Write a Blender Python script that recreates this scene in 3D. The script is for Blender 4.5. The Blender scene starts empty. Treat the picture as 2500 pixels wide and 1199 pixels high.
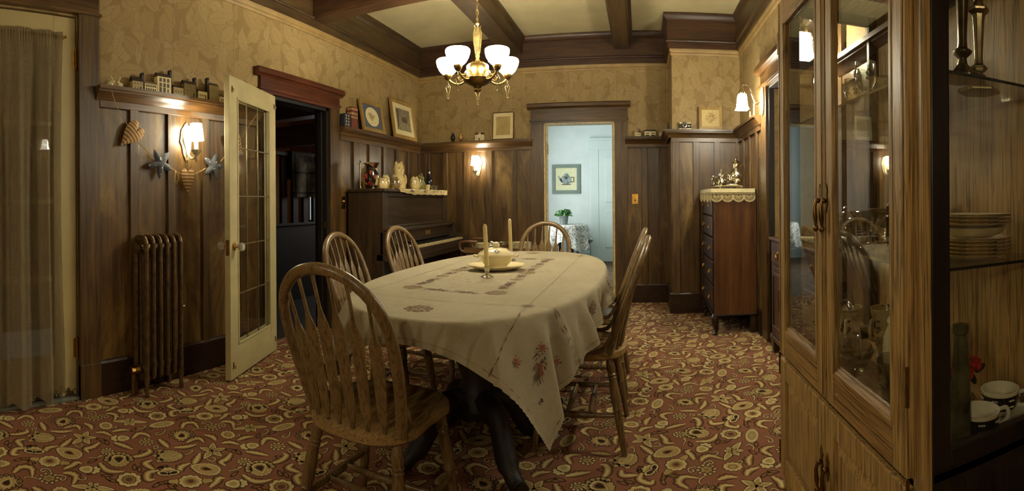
import bpy, math, random
from mathutils import Matrix, Vector
random.seed(7)
PI = math.pi
SC = bpy.context.scene
COL = SC.collection

# ---------------------------------------------------------------- camera, world, exposure
cam_d = bpy.data.cameras.new('camera')
cam = bpy.data.objects.new('camera', cam_d)
COL.objects.link(cam)
SC.camera = cam
F = 1210.2                                   # pixels per radian of the stitched panorama (2500 x 1199)
cam_d.type = 'PANO'
cam_d.panorama_type = 'CENTRAL_CYLINDRICAL'
cam_d.central_cylindrical_range_u_min = -1563.2 / F
cam_d.central_cylindrical_range_u_max = 936.8 / F
cam_d.central_cylindrical_range_v_min = -711.9 / F
cam_d.central_cylindrical_range_v_max = 487.1 / F
cam_d.clip_start = 0.01
EYE = 1.144
cam.matrix_world = (Matrix.Translation((0, 0, EYE)) @ Matrix.Rotation(-0.0016, 4, 'X')
                    @ Matrix.Rotation(0.0067, 4, 'Y') @ Matrix.Rotation(PI / 2, 4, 'X'))

w = bpy.data.worlds.new('night')
SC.world = w
w.use_nodes = True
w.node_tree.nodes['Background'].inputs[0].default_value = (0.05, 0.05, 0.04, 1)
w.node_tree.nodes['Background'].inputs[1].default_value = 0.3
SC.view_settings.view_transform = 'Standard'
SC.view_settings.look = 'None'
SC.view_settings.gamma = 1.0
SC.view_settings.exposure = 2.17
BOWL_E, SHADE_E, SQUARE_E, FILL_E = 18.0, 13.0, 42.0, 34.0  # glass bowls, cloth shades, square glass shades, added fill shades behind the camera
WARM = (1.0, 0.80, 0.45)


def area(name, loc, rot, sx, sy, power, color):
    l = bpy.data.lights.new(name, 'AREA')
    l.shape = 'RECTANGLE'
    l.size, l.size_y, l.energy, l.color = sx, sy, power, color
    o = bpy.data.objects.new(name, l)
    o.location, o.rotation_euler = loc, rot
    COL.objects.link(o)
    return o


# daylight of the blue hall behind the far doorway; an added fill for the dim room behind the left doorway
area('hall_window_light', (-2.0, 7.4, 1.5), (0, -PI / 2, 0), 1.6, 1.4, 14.5, (0.94, 0.98, 0.97))
area('stair_fill_light', (-3.1, 7.7, 1.8), (-PI / 2, 0, 0), .8, 1.2, 9, (1.0, 0.95, 0.85))  # added soft light that brightens the quilt, stands away from the window


# ---------------------------------------------------------------- mesh builder
class MB:
    def __init__(s):
        s.v, s.f, s.m, s.M = [], [], [], None

    def add(s, vs, fs, mi=0):
        b = len(s.v)
        if s.M is not None:
            vs = [tuple(s.M @ Vector(p)) for p in vs]
        s.v += [tuple(p) for p in vs]
        s.f += [tuple(b + i for i in f) for f in fs]
        s.m += [mi] * len(fs)
        return s

    def box(s, x0, x1, y0, y1, z0, z1, mi=0):
        vs = [(x, y, z) for x in (x0, x1) for y in (y0, y1) for z in (z0, z1)]
        return s.add(vs, [(0, 1, 3, 2), (4, 6, 7, 5), (0, 4, 5, 1), (2, 3, 7, 6), (0, 2, 6, 4), (1, 5, 7, 3)], mi)

    def obox(s, c, size, R=None, mi=0):
        hx, hy, hz = size[0] / 2, size[1] / 2, size[2] / 2
        R = R or Matrix.Identity(3)
        vs = [Vector(c) + R @ Vector((x, y, z)) for x in (-hx, hx) for y in (-hy, hy) for z in (-hz, hz)]
        return s.add(vs, [(0, 1, 3, 2), (4, 6, 7, 5), (0, 4, 5, 1), (2, 3, 7, 6), (0, 2, 6, 4), (1, 5, 7, 3)], mi)

    def bar(s, a, b, w, h, mi=0, up=(0, 0, 1)):
        a, b = Vector(a), Vector(b)
        t = (b - a).normalized()
        x = t.cross(Vector(up))
        if x.length < 1e-5:
            x = t.cross(Vector((0, 1, 0)))
        x.normalize()
        y = x.cross(t)
        vs = []
        for p in (a, b):
            for i, j in ((-1, -1), (1, -1), (1, 1), (-1, 1)):
                vs.append(p + x * (i * w / 2) + y * (j * h / 2))
        return s.add(vs, [(3, 2, 1, 0), (4, 5, 6, 7), (0, 1, 5, 4), (1, 2, 6, 5), (2, 3, 7, 6), (3, 0, 4, 7)], mi)

    def tube(s, pts, r, seg=10, mi=0, closed=False, cap=True, flat=1.0, up=None):
        P = [Vector(p) for p in pts]
        n = len(P)
        R = r if isinstance(r, (list, tuple)) else [r] * n
        T = []
        for i in range(n):
            a = P[(i - 1) % n] if (closed or i > 0) else P[i]
            b = P[(i + 1) % n] if (closed or i < n - 1) else P[i]
            d = b - a
            T.append(d.normalized() if d.length > 1e-9 else Vector((0, 0, 1)))
        X = Vector(up) if up else (Vector((0, 0, 1)) if abs(T[0].z) < 0.9 else Vector((1, 0, 0)))
        vs = []
        for i in range(n):
            X = X - T[i] * X.dot(T[i])
            if X.length < 1e-6:
                X = T[i].orthogonal()
            X.normalize()
            Y = T[i].cross(X)
            for k in range(seg):
                a = 2 * PI * k / seg
                vs.append(P[i] + X * (R[i] * math.cos(a)) + Y * (R[i] * flat * math.sin(a)))
        fs = []
        for i in range(n if closed else n - 1):
            j = (i + 1) % n
            for k in range(seg):
                k2 = (k + 1) % seg
                fs.append((i * seg + k, i * seg + k2, j * seg + k2, j * seg + k))
        if cap and not closed:
            fs.append(tuple(range(seg - 1, -1, -1)))
            fs.append(tuple((n - 1) * seg + k for k in range(seg)))
        return s.add(vs, fs, mi)

    def lathe(s, prof, c=(0, 0, 0), seg=24, mi=0, sx=1.0, sy=1.0, R=None, wav=None, a0=0.0):
        vs, fs = [], []
        n = len(prof)
        R = R or Matrix.Identity(3)
        for r, z in prof:
            for k in range(seg):
                a = a0 + 2 * PI * k / seg
                rr = r * (wav(a, z) if wav else 1.0)
                vs.append(Vector(c) + R @ Vector((rr * math.cos(a) * sx, rr * math.sin(a) * sy, z)))
        for i in range(n - 1):
            for k in range(seg):
                k2 = (k + 1) % seg
                fs.append((i * seg + k, i * seg + k2, (i + 1) * seg + k2, (i + 1) * seg + k))
        if prof[0][0] > 1e-6:
            fs.append(tuple(range(seg - 1, -1, -1)))
        if prof[-1][0] > 1e-6:
            fs.append(tuple((n - 1) * seg + k for k in range(seg)))
        return s.add(vs, fs, mi)

    def shell(s, prof, c=(0, 0, 0), seg=24, mi=0, sx=1.0, sy=1.0, R=None, wav=None, a0=0.0):
        """open lathe without caps (thin vessel outlines come as an outer and inner profile)"""
        vs, fs = [], []
        R = R or Matrix.Identity(3)
        for r, z in prof:
            for k in range(seg):
                a = a0 + 2 * PI * k / seg
                rr = r * (wav(a, z) if wav else 1.0)
                vs.append(Vector(c) + R @ Vector((rr * math.cos(a) * sx, rr * math.sin(a) * sy, z)))
        for i in range(len(prof) - 1):
            for k in range(seg):
                k2 = (k + 1) % seg
                fs.append((i * seg + k, i * seg + k2, (i + 1) * seg + k2, (i + 1) * seg + k))
        return s.add(vs, fs, mi)

    def ball(s, c, r, seg=16, mi=0, R=None):
        rx, ry, rz = r if isinstance(r, (list, tuple)) else (r, r, r)
        n = max(4, seg // 2)
        prof = [(math.sin(PI * i / n), -math.cos(PI * i / n) * rz) for i in range(n + 1)]
        prof[0] = (0.0, -rz)
        prof[-1] = (0.0, rz)
        return s.lathe(prof, c, seg, mi, rx, ry, R)

    def prism(s, pts, d, axis='y', at=0.0, mi=0):
        """outline pts (a,b) extruded by d along axis from 'at'; axis y: (x,z), x: (y,z), z: (x,y)"""
        def q(a, b, t):
            return {'y': (a, t, b), 'x': (t, a, b), 'z': (a, b, t)}[axis]
        n = len(pts)
        vs = [q(a, b, at) for a, b in pts] + [q(a, b, at + d) for a, b in pts]
        fs = [tuple(range(n)), tuple(range(2 * n - 1, n - 1, -1))]
        fs += [(i, n + i, n + (i + 1) % n, (i + 1) % n) for i in range(n)]
        return s.add(vs, fs, mi)

    def grid(s, nu, nv, fn, mi=0, closeu=False):
        vs = [fn(i / (nu if closeu else nu - 1), j / (nv - 1)) for j in range(nv) for i in range(nu)]
        fs = []
        for j in range(nv - 1):
            for i in range(nu if closeu else nu - 1):
                i2 = (i + 1) % nu
                fs.append((j * nu + i, j * nu + i2, (j + 1) * nu + i2, (j + 1) * nu + i))
        return s.add(vs, fs, mi)

    def run(s, prof, wall, a, b, base, mi=0, ma=0, mb=0):
        """profile (d, z) run along a wall: wall L (x=base+d), B (y=base-d), R (x=base-d)"""
        def q(d, z, t):
            return {'L': (base + d, t, z), 'R': (base - d, t, z), 'B': (t, base - d, z), 'F': (t, base + d, z)}[wall]
        n = len(prof)
        vs = [q(d, z, a + ma * d) for d, z in prof] + [q(d, z, b + mb * d) for d, z in prof]
        fs = [tuple(range(n)), tuple(range(2 * n - 1, n - 1, -1))]
        fs += [(i, n + i, n + (i + 1) % n, (i + 1) % n) for i in range(n)]
        return s.add(vs, fs, mi)

    def build(s, name, mats, parent=None, smooth=40, bevel=0.0, subd=0, loc=None):
        me = bpy.data.meshes.new(name)
        me.from_pydata(s.v, [], s.f)
        if not isinstance(mats, (list, tuple)):
            mats = [mats]
        for m in mats:
            me.materials.append(m)
        if len(mats) > 1:
            me.polygons.foreach_set('material_index', s.m)
        fix_normals(me)
        if smooth:
            me.shade_smooth()
            me.set_sharp_from_angle(angle=math.radians(smooth))
        o = bpy.data.objects.new(name, me)
        COL.objects.link(o)
        if parent is not None:
            o.parent = parent
        if loc is not None:
            o.location = loc
        if bevel:
            b = o.modifiers.new('bevel', 'BEVEL')
            b.width, b.segments, b.limit_method, b.angle_limit = bevel, 2, 'ANGLE', math.radians(50)
            b.harden_normals = False
        if subd:
            d = o.modifiers.new('subd', 'SUBSURF')
            d.levels = d.render_levels = subd
        return o


def fix_normals(me):
    import bmesh
    bm = bmesh.new()
    bm.from_mesh(me)
    bmesh.ops.recalc_face_normals(bm, faces=bm.faces)
    bm.to_mesh(me)
    bm.free()


def thing(name, label, cat, loc=(0, 0, 0), rz=0.0, group=None):
    o = bpy.data.objects.new(name, None)
    COL.objects.link(o)
    o.empty_display_size = 0.05
    o.location, o.rotation_euler = loc, (0, 0, rz)
    return tag(o, label, cat, group)


def tag(o, label, cat, group=None):
    o['label'], o['category'] = label, cat
    if group:
        o['group'] = group
    return o


def struct(mb, name, mats, **k):
    o = mb.build(name, mats, **k)
    if o.parent is None:
        o['kind'] = 'structure'
    return o


def dup(root, loc, rz=None, label=None, group=None):
    r = root.copy()
    COL.objects.link(r)
    r.location = loc
    if rz is not None:
        r.rotation_euler = (0, 0, rz)
    if label:
        r['label'] = label
    if group:
        r['group'] = group
    for ch in list(root.children):
        c = ch.copy()
        COL.objects.link(c)
        c.parent = r
        for g in list(ch.children):
            d = g.copy()
            COL.objects.link(d)
            d.parent = c
    return r


# ---------------------------------------------------------------- materials
def lin(c):
    return tuple(((x / 255) / 12.92 if x / 255 <= 0.04045 else ((x / 255 + 0.055) / 1.055) ** 2.4) for x in c) + (1.0,)


class NT:
    def __init__(s, name):
        s.mat = bpy.data.materials.new(name)
        s.mat.use_nodes = True
        s.n = s.mat.node_tree.nodes
        s.l = s.mat.node_tree.links
        s.bsdf = s.n['Principled BSDF']
        s.out = s.n['Material Output']

    def new(s, t, **k):
        n = s.n.new(t)
        for a, b in k.items():
            setattr(n, a, b)
        return n

    def link(s, a, b):
        s.l.new(a, b)

    def coord(s, scale=(1, 1, 1), rot=(0, 0, 0), kind='Object'):
        t = s.new('ShaderNodeTexCoord')
        m = s.new('ShaderNodeMapping')
        m.inputs['Scale'].default_value = scale
        m.inputs['Rotation'].default_value = rot
        s.link(t.outputs[kind], m.inputs[0])
        return m.outputs[0]

    def noise(s, vec, scale, detail=4, rough=0.55, dist=0.0):
        n = s.new('ShaderNodeTexNoise')
        n.inputs['Scale'].default_value = scale
        n.inputs['Detail'].default_value = detail
        n.inputs['Roughness'].default_value = rough
        n.inputs['Distortion'].default_value = dist
        s.link(vec, n.inputs['Vector'])
        return n.outputs['Fac']

    def ramp(s, fac, stops):
        r = s.new('ShaderNodeValToRGB')
        e = r.color_ramp.elements
        while len(e) < len(stops):
            e.new(0.5)
        for q, (p, c) in zip(e, stops):
            q.position = p
            q.color = c
        s.link(fac, r.inputs[0])
        return r.outputs[0]

    def mix(s, fac, a, b, mode='MIX'):
        m = s.new('ShaderNodeMix', data_type='RGBA', blend_type=mode)
        for sock, val in ((0, fac), (6, a), (7, b)):
            if isinstance(val, (int, float, tuple)):
                m.inputs[sock].default_value = val
            else:
                s.link(val, m.inputs[sock])
        return m.outputs[2]

    def math(s, op, a, b=None, c=None):
        m = s.new('ShaderNodeMath', operation=op)
        for i, val in enumerate((a, b, c)):
            if val is None:
                continue
            if isinstance(val, (int, float)):
                m.inputs[i].default_value = val
            else:
                s.link(val, m.inputs[i])
        return m.outputs[0]

    def bump(s, h, strength=0.2, dist=0.01):
        b = s.new('ShaderNodeBump')
        b.inputs['Strength'].default_value = strength
        b.inputs['Distance'].default_value = dist
        s.link(h, b.inputs['Height'])
        s.link(b.outputs[0], s.bsdf.inputs['Normal'])

    def set(s, **k):
        for a, v in k.items():
            s.bsdf.inputs[a.replace('_', ' ')].default_value = v
        return s


def wood(name, dark, mid, light, axis='z', rough=0.38, scale=1.0, grain=0.5, blotch=None, spec=0.5, bump=0.08):
    """stained wood: stretched noise along the grain axis; blotch = (colour, amount) of worn finish"""
    t = NT(name)
    k = {'x': (0.06, 1, 1), 'y': (1, 0.06, 1), 'z': (1, 1, 0.06)}[axis]
    v = t.coord(tuple(q * scale for q in k))
    n1 = t.noise(v, 14, 5, 0.6, 0.6)
    n2 = t.noise(v, 70, 3, 0.6, 0.2)
    base = t.ramp(n1, [(0.3, lin(dark)), (0.52, lin(mid)), (0.75, lin(light))])
    fine = t.ramp(n2, [(0.35, (1 - grain,) * 3 + (1,)), (0.6, (1, 1, 1, 1))])
    c = t.mix(1.0, base, fine, 'MULTIPLY')
    if blotch:
        v2 = t.coord(tuple((0.35 if q < 1 else 1) for q in k))
        n3 = t.noise(v2, 3.2, 6, 0.7, 0.8)
        fac = t.ramp(n3, [(0.5, (0, 0, 0, 1)), (0.72, (blotch[1],) * 3 + (1,))])
        c = t.mix(fac, c, lin(blotch[0]))
    t.link(c, t.bsdf.inputs['Base Color'])
    t.set(Roughness=rough)
    t.bsdf.inputs['Specular IOR Level'].default_value = spec
    t.bump(n2, bump, 0.004)
    return t.mat


def oak(name, pale, grain, axis='z', rough=0.4):
    """open-grained oak with dark flecks and cathedral lines"""
    t = NT(name)
    k = {'x': (0.035, 1, 1), 'y': (1, 0.035, 1), 'z': (1, 1, 0.035)}[axis]
    v = t.coord(k)
    n1 = t.noise(v, 20, 3, 0.5, 1.2)
    wv = t.math('FRACT', t.math('MULTIPLY', n1, 9.0))
    line = t.ramp(wv, [(0.0, (0.25, 0.25, 0.25, 1)), (0.22, (0.9, 0.9, 0.9, 1)), (0.8, (1, 1, 1, 1)), (1.0, (0.3, 0.3, 0.3, 1))])
    n2 = t.noise(v, 140, 3, 0.6)
    fleck = t.ramp(n2, [(0.38, (0.35, 0.35, 0.35, 1)), (0.5, (1, 1, 1, 1))])
    c = t.mix(line, lin(grain), lin(pale))
    c = t.mix(0.75, c, fleck, 'MULTIPLY')
    t.link(c, t.bsdf.inputs['Base Color'])
    t.set(Roughness=rough)
    t.bump(n2, 0.12, 0.003)
    return t.mat


def plain(name, c, rough=0.5, metal=0.0, var=0.12, nscale=20, bump=0.0, spec=0.5):
    t = NT(name)
    v = t.coord()
    n = t.noise(v, nscale, 4)
    lo = tuple(max(0, x * (1 - var)) for x in c)
    hi = tuple(min(255, x * (1 + var)) for x in c)
    t.link(t.ramp(n, [(0.3, lin(lo)), (0.7, lin(hi))]), t.bsdf.inputs['Base Color'])
    t.set(Roughness=rough, Metallic=metal)
    t.bsdf.inputs['Specular IOR Level'].default_value = spec
    if bump:
        t.bump(n, bump, 0.004)
    return t.mat


def glass(name, tint=(1, 1, 1), ior=1.5, rough=0.0, power=5.0):
    """thin clear glass: Schlick mix of see-through and mirror"""
    t = NT(name)
    tr = t.new('ShaderNodeBsdfTransparent')
    tr.inputs[0].default_value = tint + (1,)
    gl = t.new('ShaderNodeBsdfGlossy')
    gl.inputs['Roughness'].default_value = rough
    lw = t.new('ShaderNodeLayerWeight')
    lw.inputs[0].default_value = 0.5
    r0 = ((ior - 1) / (ior + 1)) ** 2
    fac = t.math('ADD', r0, t.math('MULTIPLY', 1 - r0, t.math('POWER', lw.outputs['Facing'], power)))
    mx = t.new('ShaderNodeMixShader')
    t.link(fac, mx.inputs[0])
    t.link(tr.outputs[0], mx.inputs[1])
    t.link(gl.outputs[0], mx.inputs[2])
    t.link(mx.outputs[0], t.out.inputs[0])
    t.n.remove(t.bsdf)
    return t.mat


def glow(name, c, strength, shade=0.0):
    """lit lamp glass: emits, with a diffuse skin"""
    t = NT(name)
    t.set(Roughness=0.3)
    t.bsdf.inputs['Base Color'].default_value = (0.85, 0.85, 0.82, 1)
    t.bsdf.inputs['Emission Color'].default_value = tuple(c) + (1,)
    t.bsdf.inputs['Emission Strength'].default_value = strength
    return t.mat


def wallpaper(name, base, leaf, line):
    """tone-on-tone printed leaves: voronoi cells as leaves, each with its own vein direction"""
    t = NT(name)
    v = t.coord((1, 1, 1))
    # bend the coordinates so that cell outlines curve like foliage
    nz = t.new('ShaderNodeTexNoise')
    nz.inputs['Scale'].default_value = 6.5
    nz.inputs['Detail'].default_value = 1
    t.link(v, nz.inputs['Vector'])
    sub = t.new('ShaderNodeVectorMath', operation='SUBTRACT')
    t.link(nz.outputs['Color'], sub.inputs[0])
    sub.inputs[1].default_value = (0.5, 0.5, 0.5)
    sc = t.new('ShaderNodeVectorMath', operation='SCALE')
    t.link(sub.outputs[0], sc.inputs[0])
    sc.inputs['Scale'].default_value = 0.05
    ad = t.new('ShaderNodeVectorMath', operation='ADD')
    t.link(v, ad.inputs[0])
    t.link(sc.outputs[0], ad.inputs[1])
    vec = ad.outputs[0]

    def leaves(scale, shift, L, W, freq, keep):
        off = t.new('ShaderNodeVectorMath', operation='ADD')
        t.link(vec, off.inputs[0])
        off.inputs[1].default_value = (shift, shift * 1.7, shift * 2.3)
        vo = t.new('ShaderNodeTexVoronoi', feature='F1')
        vo.inputs['Scale'].default_value = scale
        vo.inputs['Randomness'].default_value = 0.75
        t.link(off.outputs[0], vo.inputs['Vector'])
        loc = t.new('ShaderNodeVectorMath', operation='SUBTRACT')
        t.link(off.outputs[0], loc.inputs[0])
        t.link(vo.outputs['Position'], loc.inputs[1])
        sx = t.new('ShaderNodeSeparateXYZ')
        t.link(loc.outputs[0], sx.inputs[0])
        h = t.math('ADD', sx.outputs[0], sx.outputs[1])          # walls run along x or y: their sum runs along the wall
        cs = t.new('ShaderNodeSeparateColor')
        t.link(vo.outputs['Color'], cs.inputs[0])
        ang = t.math('MULTIPLY', cs.outputs[0], 6.283)
        ca, sa = t.math('COSINE', ang), t.math('SINE', ang)
        a = t.math('ADD', t.math('MULTIPLY', h, ca), t.math('MULTIPLY', sx.outputs[2], sa))
        b = t.math('SUBTRACT', t.math('MULTIPLY', sx.outputs[2], ca), t.math('MULTIPLY', h, sa))
        b = t.math('SUBTRACT', b, t.math('MULTIPLY', t.math('MULTIPLY', a, a), t.math('MULTIPLY', t.math('SUBTRACT', cs.outputs[1], 0.5), 9.0)))
        babs = t.math('ABSOLUTE', b)
        vc = t.math('SUBTRACT', a, t.math('MULTIPLY', babs, 0.9))
        fr = t.math('FRACT', t.math('MULTIPLY', vc, freq))
        lobe = t.math('MULTIPLY', t.math('ABSOLUTE', t.math('SUBTRACT', fr, 0.5)), 0.25)
        an = t.math('DIVIDE', a, L)
        edge = t.math('SUBTRACT', t.math('SUBTRACT', 1.0, t.math('MULTIPLY', an, an)), t.math('ADD', t.math('DIVIDE', babs, W), lobe))
        inside = t.math('MULTIPLY', t.math('GREATER_THAN', edge, 0.0), t.math('LESS_THAN', cs.outputs[2], keep))
        ol = t.math('LESS_THAN', edge, 0.085)
        vein = t.math('LESS_THAN', t.math('ABSOLUTE', t.math('SUBTRACT', fr, 0.5)), 0.085)
        rib = t.math('LESS_THAN', babs, 0.0016)
        m = t.math('MAXIMUM', t.math('MAXIMUM', ol, rib), t.math('MULTIPLY', vein, 0.75))
        return m, inside, cs.outputs[1]
    c = t.mix(0.42, lin(base), lin(line))
    for sc_, sh, L, W, fq, keep in ((7.0, 0.0, .105, .062, 60, 1.0), (6.6, .37, .105, .056, 52, 1.0), (6.2, .71, .100, .060, 66, .9), (5.8, 1.13, .105, .052, 46, .75)):
        m, ins, tone = leaves(sc_, sh, L, W, fq, keep)
        lc_ = t.mix(tone, lin(base), lin(leaf))
        lc_ = t.mix(t.math('MULTIPLY', m, 0.5), lc_, lin(line))
        c = t.mix(ins, c, lc_)
    s3 = t.new('ShaderNodeSeparateXYZ')
    t.link(v, s3.inputs[0])
    seam = t.math('FRACT', t.math('DIVIDE', t.math('ADD', t.math('ADD', s3.outputs[0], s3.outputs[1]), 50.93), 0.54))
    c = t.mix(t.math('MULTIPLY', t.math('LESS_THAN', seam, 0.005), 0.7), c, lin((84, 66, 38)))
    age = t.noise(t.coord(), 2.0, 5)
    c = t.mix(0.35, c, t.ramp(age, [(0.3, (0.75, 0.72, 0.66, 1)), (0.7, (1, 1, 1, 1))]), 'MULTIPLY')
    t.link(c, t.bsdf.inputs['Base Color'])
    t.set(Roughness=0.55)
    t.bsdf.inputs['Specular IOR Level'].default_value = 0.25
    return t.mat


# wood of the room: fir panelling and trim
M_panel = wood('fir_panel', (58, 40, 20), (88, 62, 31), (114, 85, 45), 'z', 0.36, 1.0, 0.45, ((164, 132, 72), 0.55))
M_trim = wood('fir_trim_upright', (62, 44, 23), (89, 65, 35), (110, 84, 46), 'z', 0.36)
M_trimx = wood('fir_trim_along_x', (62, 42, 22), (86, 60, 31), (108, 78, 42), 'x', 0.34)
M_trimy = wood('fir_trim_along_y', (70, 48, 25), (98, 68, 36), (120, 90, 48), 'y', 0.32)
M_base = wood('fir_baseboard', (36, 20, 11), (48, 28, 15), (62, 38, 20), 'y', 0.35)
M_beamy = wood('beam_along_y', (60, 42, 22), (78, 58, 32), (92, 70, 40), 'y', 0.4)
M_beamx = wood('beam_along_x', (56, 34, 20), (72, 46, 26), (88, 58, 33), 'x', 0.4)
M_paper = wallpaper('leaf_wallpaper', (156, 131, 87), (166, 142, 98), (118, 96, 59))
M_plaster = plain('ceiling_plaster', (184, 171, 131), 0.8, 0, 0.05, 3)
M_picrail = plain('painted_picture_rail', (150, 122, 74), 0.5, 0, 0.1, 8)
M_cream = plain('cream_paint', (180, 167, 124), 0.45, 0, 0.05, 6)
M_bluewall = plain('blue_white_paint', (198, 210, 208), 0.6, 0, 0.03, 3)
M_bluetrim = plain('blue_white_gloss', (196, 212, 210), 0.35, 0, 0.02, 3)
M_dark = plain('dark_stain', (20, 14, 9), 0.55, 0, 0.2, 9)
M_brass = plain('aged_brass', (196, 152, 78), 0.25, 1.0, 0.1, 30)
M_brassdk = plain('dark_brass', (120, 92, 50), 0.35, 1.0, 0.15, 30)
M_silver = plain('silver_plate', (204, 198, 178), 0.16, 1.0, 0.08, 20)
M_tarnish = plain('tarnished_silver', (150, 138, 112), 0.22, 1.0, 0.2, 20)
M_glass = glass('window_glass', (0.93, 0.93, 0.9), 1.5)
M_cabglass = glass('cabinet_glass', (0.93, 0.93, 0.9), 2.0)
M_knob = NT('faceted_knob_glass')
M_knob.set(Roughness=.03, IOR=1.5)
M_knob.bsdf.inputs['Transmission Weight'].default_value = .75
M_knob.bsdf.inputs['Base Color'].default_value = (.9, .88, .8, 1)
M_knob = M_knob.mat
M_crystal = glass('crystal', (0.90, 0.90, 0.85), 2.2, 0.02, 1.8)
M_black = plain('black_lacquer', (18, 17, 16), 0.3, 0, 0.1)
M_white = plain('white_glaze', (222, 208, 168), 0.15, 0, 0.04, 8)
M_ivory = plain('ivory', (206, 186, 136), 0.3, 0, 0.05, 8)
M_lead = plain('lead_came', (120, 106, 74), 0.4, 0.4, 0.1)

# ================================================================ THE ROOM
XL, YB, YC, XC, XR = -2.62, 5.482, 4.939, 0.322, 1.012
XH, YN, CE = 1.012, -1.25, 2.976
# openings: exterior door in the left wall, doorway in the left wall, doorway in the back wall, buffet niche in the right wall
E0, E1, EZ = 0.30, 1.222, 2.225
D0, D1, DZ = 2.84, 3.60, 1.972
B0, B1, BZ = -1.070, -0.280, 1.995
N0, N1, NZ = 2.46, 3.80, 2.03

b = MB()
for y0, y1, z0, z1 in ((YN, E0, 0, CE), (E0, E1, EZ, CE), (E1, D0, 0, CE), (D0, D1, DZ, CE), (D1, YB + .1, 0, CE)):
    b.box(XL - .12, XL, y0, y1, z0, z1)
struct(b, 'wall_left', M_paper, smooth=0)
b = MB()
for x0, x1, z0, z1 in ((XL, B0, 0, CE), (B0, B1, BZ, CE), (B1, XR, 0, CE)):
    b.box(x0, x1, YB, YB + .12, z0, z1)
b.box(XC, XR, YC, YB, 0, CE)
struct(b, 'wall_back', M_paper, smooth=0)
b = MB()
for y0, y1, z0, z1 in ((YN, N0, 0, CE), (N0, N1, NZ, CE), (N1, YB + .1, 0, CE)):
    b.box(XR, XR + .10, y0, y1, z0, z1)
b.box(XR + .10, XR + .62, N1, N1 + .08, 0, NZ + .1)      # the niche: far side, near side, back, top
b.box(XR + .10, XR + .62, N0 - .08, N0, 0, NZ + .1)
b.box(XR + .56, XR + .62, N0, N1, 0, NZ + .1)
b.box(XR + .10, XR + .62, N0, N1, NZ, NZ + .1)
struct(b, 'wall_right', M_paper, smooth=0)
b = MB().box(XL - .12, XR + .1, YN - .12, YN, 0, CE)
struct(b, 'wall_front', M_paper, smooth=0)
b = MB().box(XL - .12, XR + .7, YN - .12, YB + .12, CE, CE + .1)
struct(b, 'ceiling', M_plaster, smooth=0)

# ---------------------------------------------------------------- carpet
CP = ['red_ground', 'outline_brown', 'mid_brown', 'ochre', 'gold', 'cream', 'olive_gold']
CPC = [(142, 95, 72), (60, 41, 30), (106, 72, 48), (146, 113, 72), (180, 154, 102), (208, 188, 134), (164, 142, 94)]


def pile(name, c):
    t = NT('carpet_' + name)
    v = t.coord()
    n = t.noise(v, 420, 2, 0.6)
    n2 = t.noise(v, 5, 4, 0.6)
    col = t.mix(1.0, lin(c), t.ramp(n, [(0.3, (0.62, 0.62, 0.62, 1)), (0.7, (1.0, 1.0, 1.0, 1))]), 'MULTIPLY')
    col = t.mix(0.5, col, t.ramp(n2, [(0.3, (0.8, 0.78, 0.75, 1)), (0.7, (1, 1, 1, 1))]), 'MULTIPLY')
    t.link(col, t.bsdf.inputs['Base Color'])
    t.set(Roughness=0.95)
    t.bsdf.inputs['Specular IOR Level'].default_value = 0.1
    t.bump(n, 0.5, 0.004)
    return t.mat


CM = [pile(n, c) for n, c in zip(CP, CPC)]
rep = MB()


def lay(pts, k, mi):
    rep.add([(x, y, 0.00008 * k) for x, y in pts], [tuple(range(len(pts)))], mi)


def blob(cx, cy, ang, ra, rb, n, amp, k, mi, ph=0.0, tip=0.0, seg=44):
    """scalloped oval: ra along ang, rb across, n scallops; tip > 0 draws the far end to a point"""
    ca, sa = math.cos(ang), math.sin(ang)
    P = []
    for i in range(seg):
        t = 2 * PI * i / seg
        r = 1 + amp * (abs(math.sin((n * t) / 2 + ph)) - 0.5) if n else 1.0
        e = 1 + tip * max(0, math.cos(t)) ** 6
        wd = 1 - 0.35 * tip * max(0, math.cos(t)) if tip else 1
        a, c = ra * r * e * math.cos(t), rb * r * wd * math.sin(t)
        P.append((cx + a * ca - c * sa, cy + a * sa + c * ca))
    lay(P, k, mi)


def drop(cx, cy, ang, ra, rb, k, mi):
    ca, sa = math.cos(ang), math.sin(ang)
    P = []
    for i in range(26):
        t = 2 * PI * i / 26
        a, c = ra * math.cos(t), rb * math.sin(t) * math.sin(t / 2) ** 1.3
        P.append((cx + a * ca - c * sa, cy + a * sa + c * ca))
    lay(P, k, mi)


def catmull(pts, n):
    P = [Vector(p) for p in pts]
    P = [P[0] * 2 - P[1]] + P + [P[-1] * 2 - P[-2]]
    out = []
    m = len(P) - 3
    for i in range(m):
        for j in range(n):
            t = j / n
            a, b_, c, d = P[i:i + 4]
            out.append(0.5 * (2 * b_ + (c - a) * t + (2 * a - 5 * b_ + 4 * c - d) * t * t + (3 * b_ - a - 3 * c + d) * t ** 3))
    out.append(P[-2].copy())
    return out


def stroke(pts, wid, k, mi, wave=0.0, taper=True, n=7):
    P = catmull([(x, y, 0) for x, y in pts], n)
    L, R = [], []
    m = len(P)
    for i, p in enumerate(P):
        d = (P[min(i + 1, m - 1)] - P[max(i - 1, 0)])
        d.normalize()
        nx, ny = -d.y, d.x
        t = i / (m - 1)
        wd = wid * ((0.25 + 0.75 * math.sin(PI * min(1, t * 0.92 + 0.08)) ** 0.8) if taper else 1)
        wl = wd * (1 + wave * math.sin(i * 2.1))
        L.append((p.x + nx * wl, p.y + ny * wl))
        R.append((p.x - nx * wd, p.y - ny * wd))
    vs = [(x, y, 0.00008 * k) for x, y in L + R]
    rep.add(vs, [(i, i + 1, m + i + 1, m + i) for i in range(m - 1)], mi)


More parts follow.
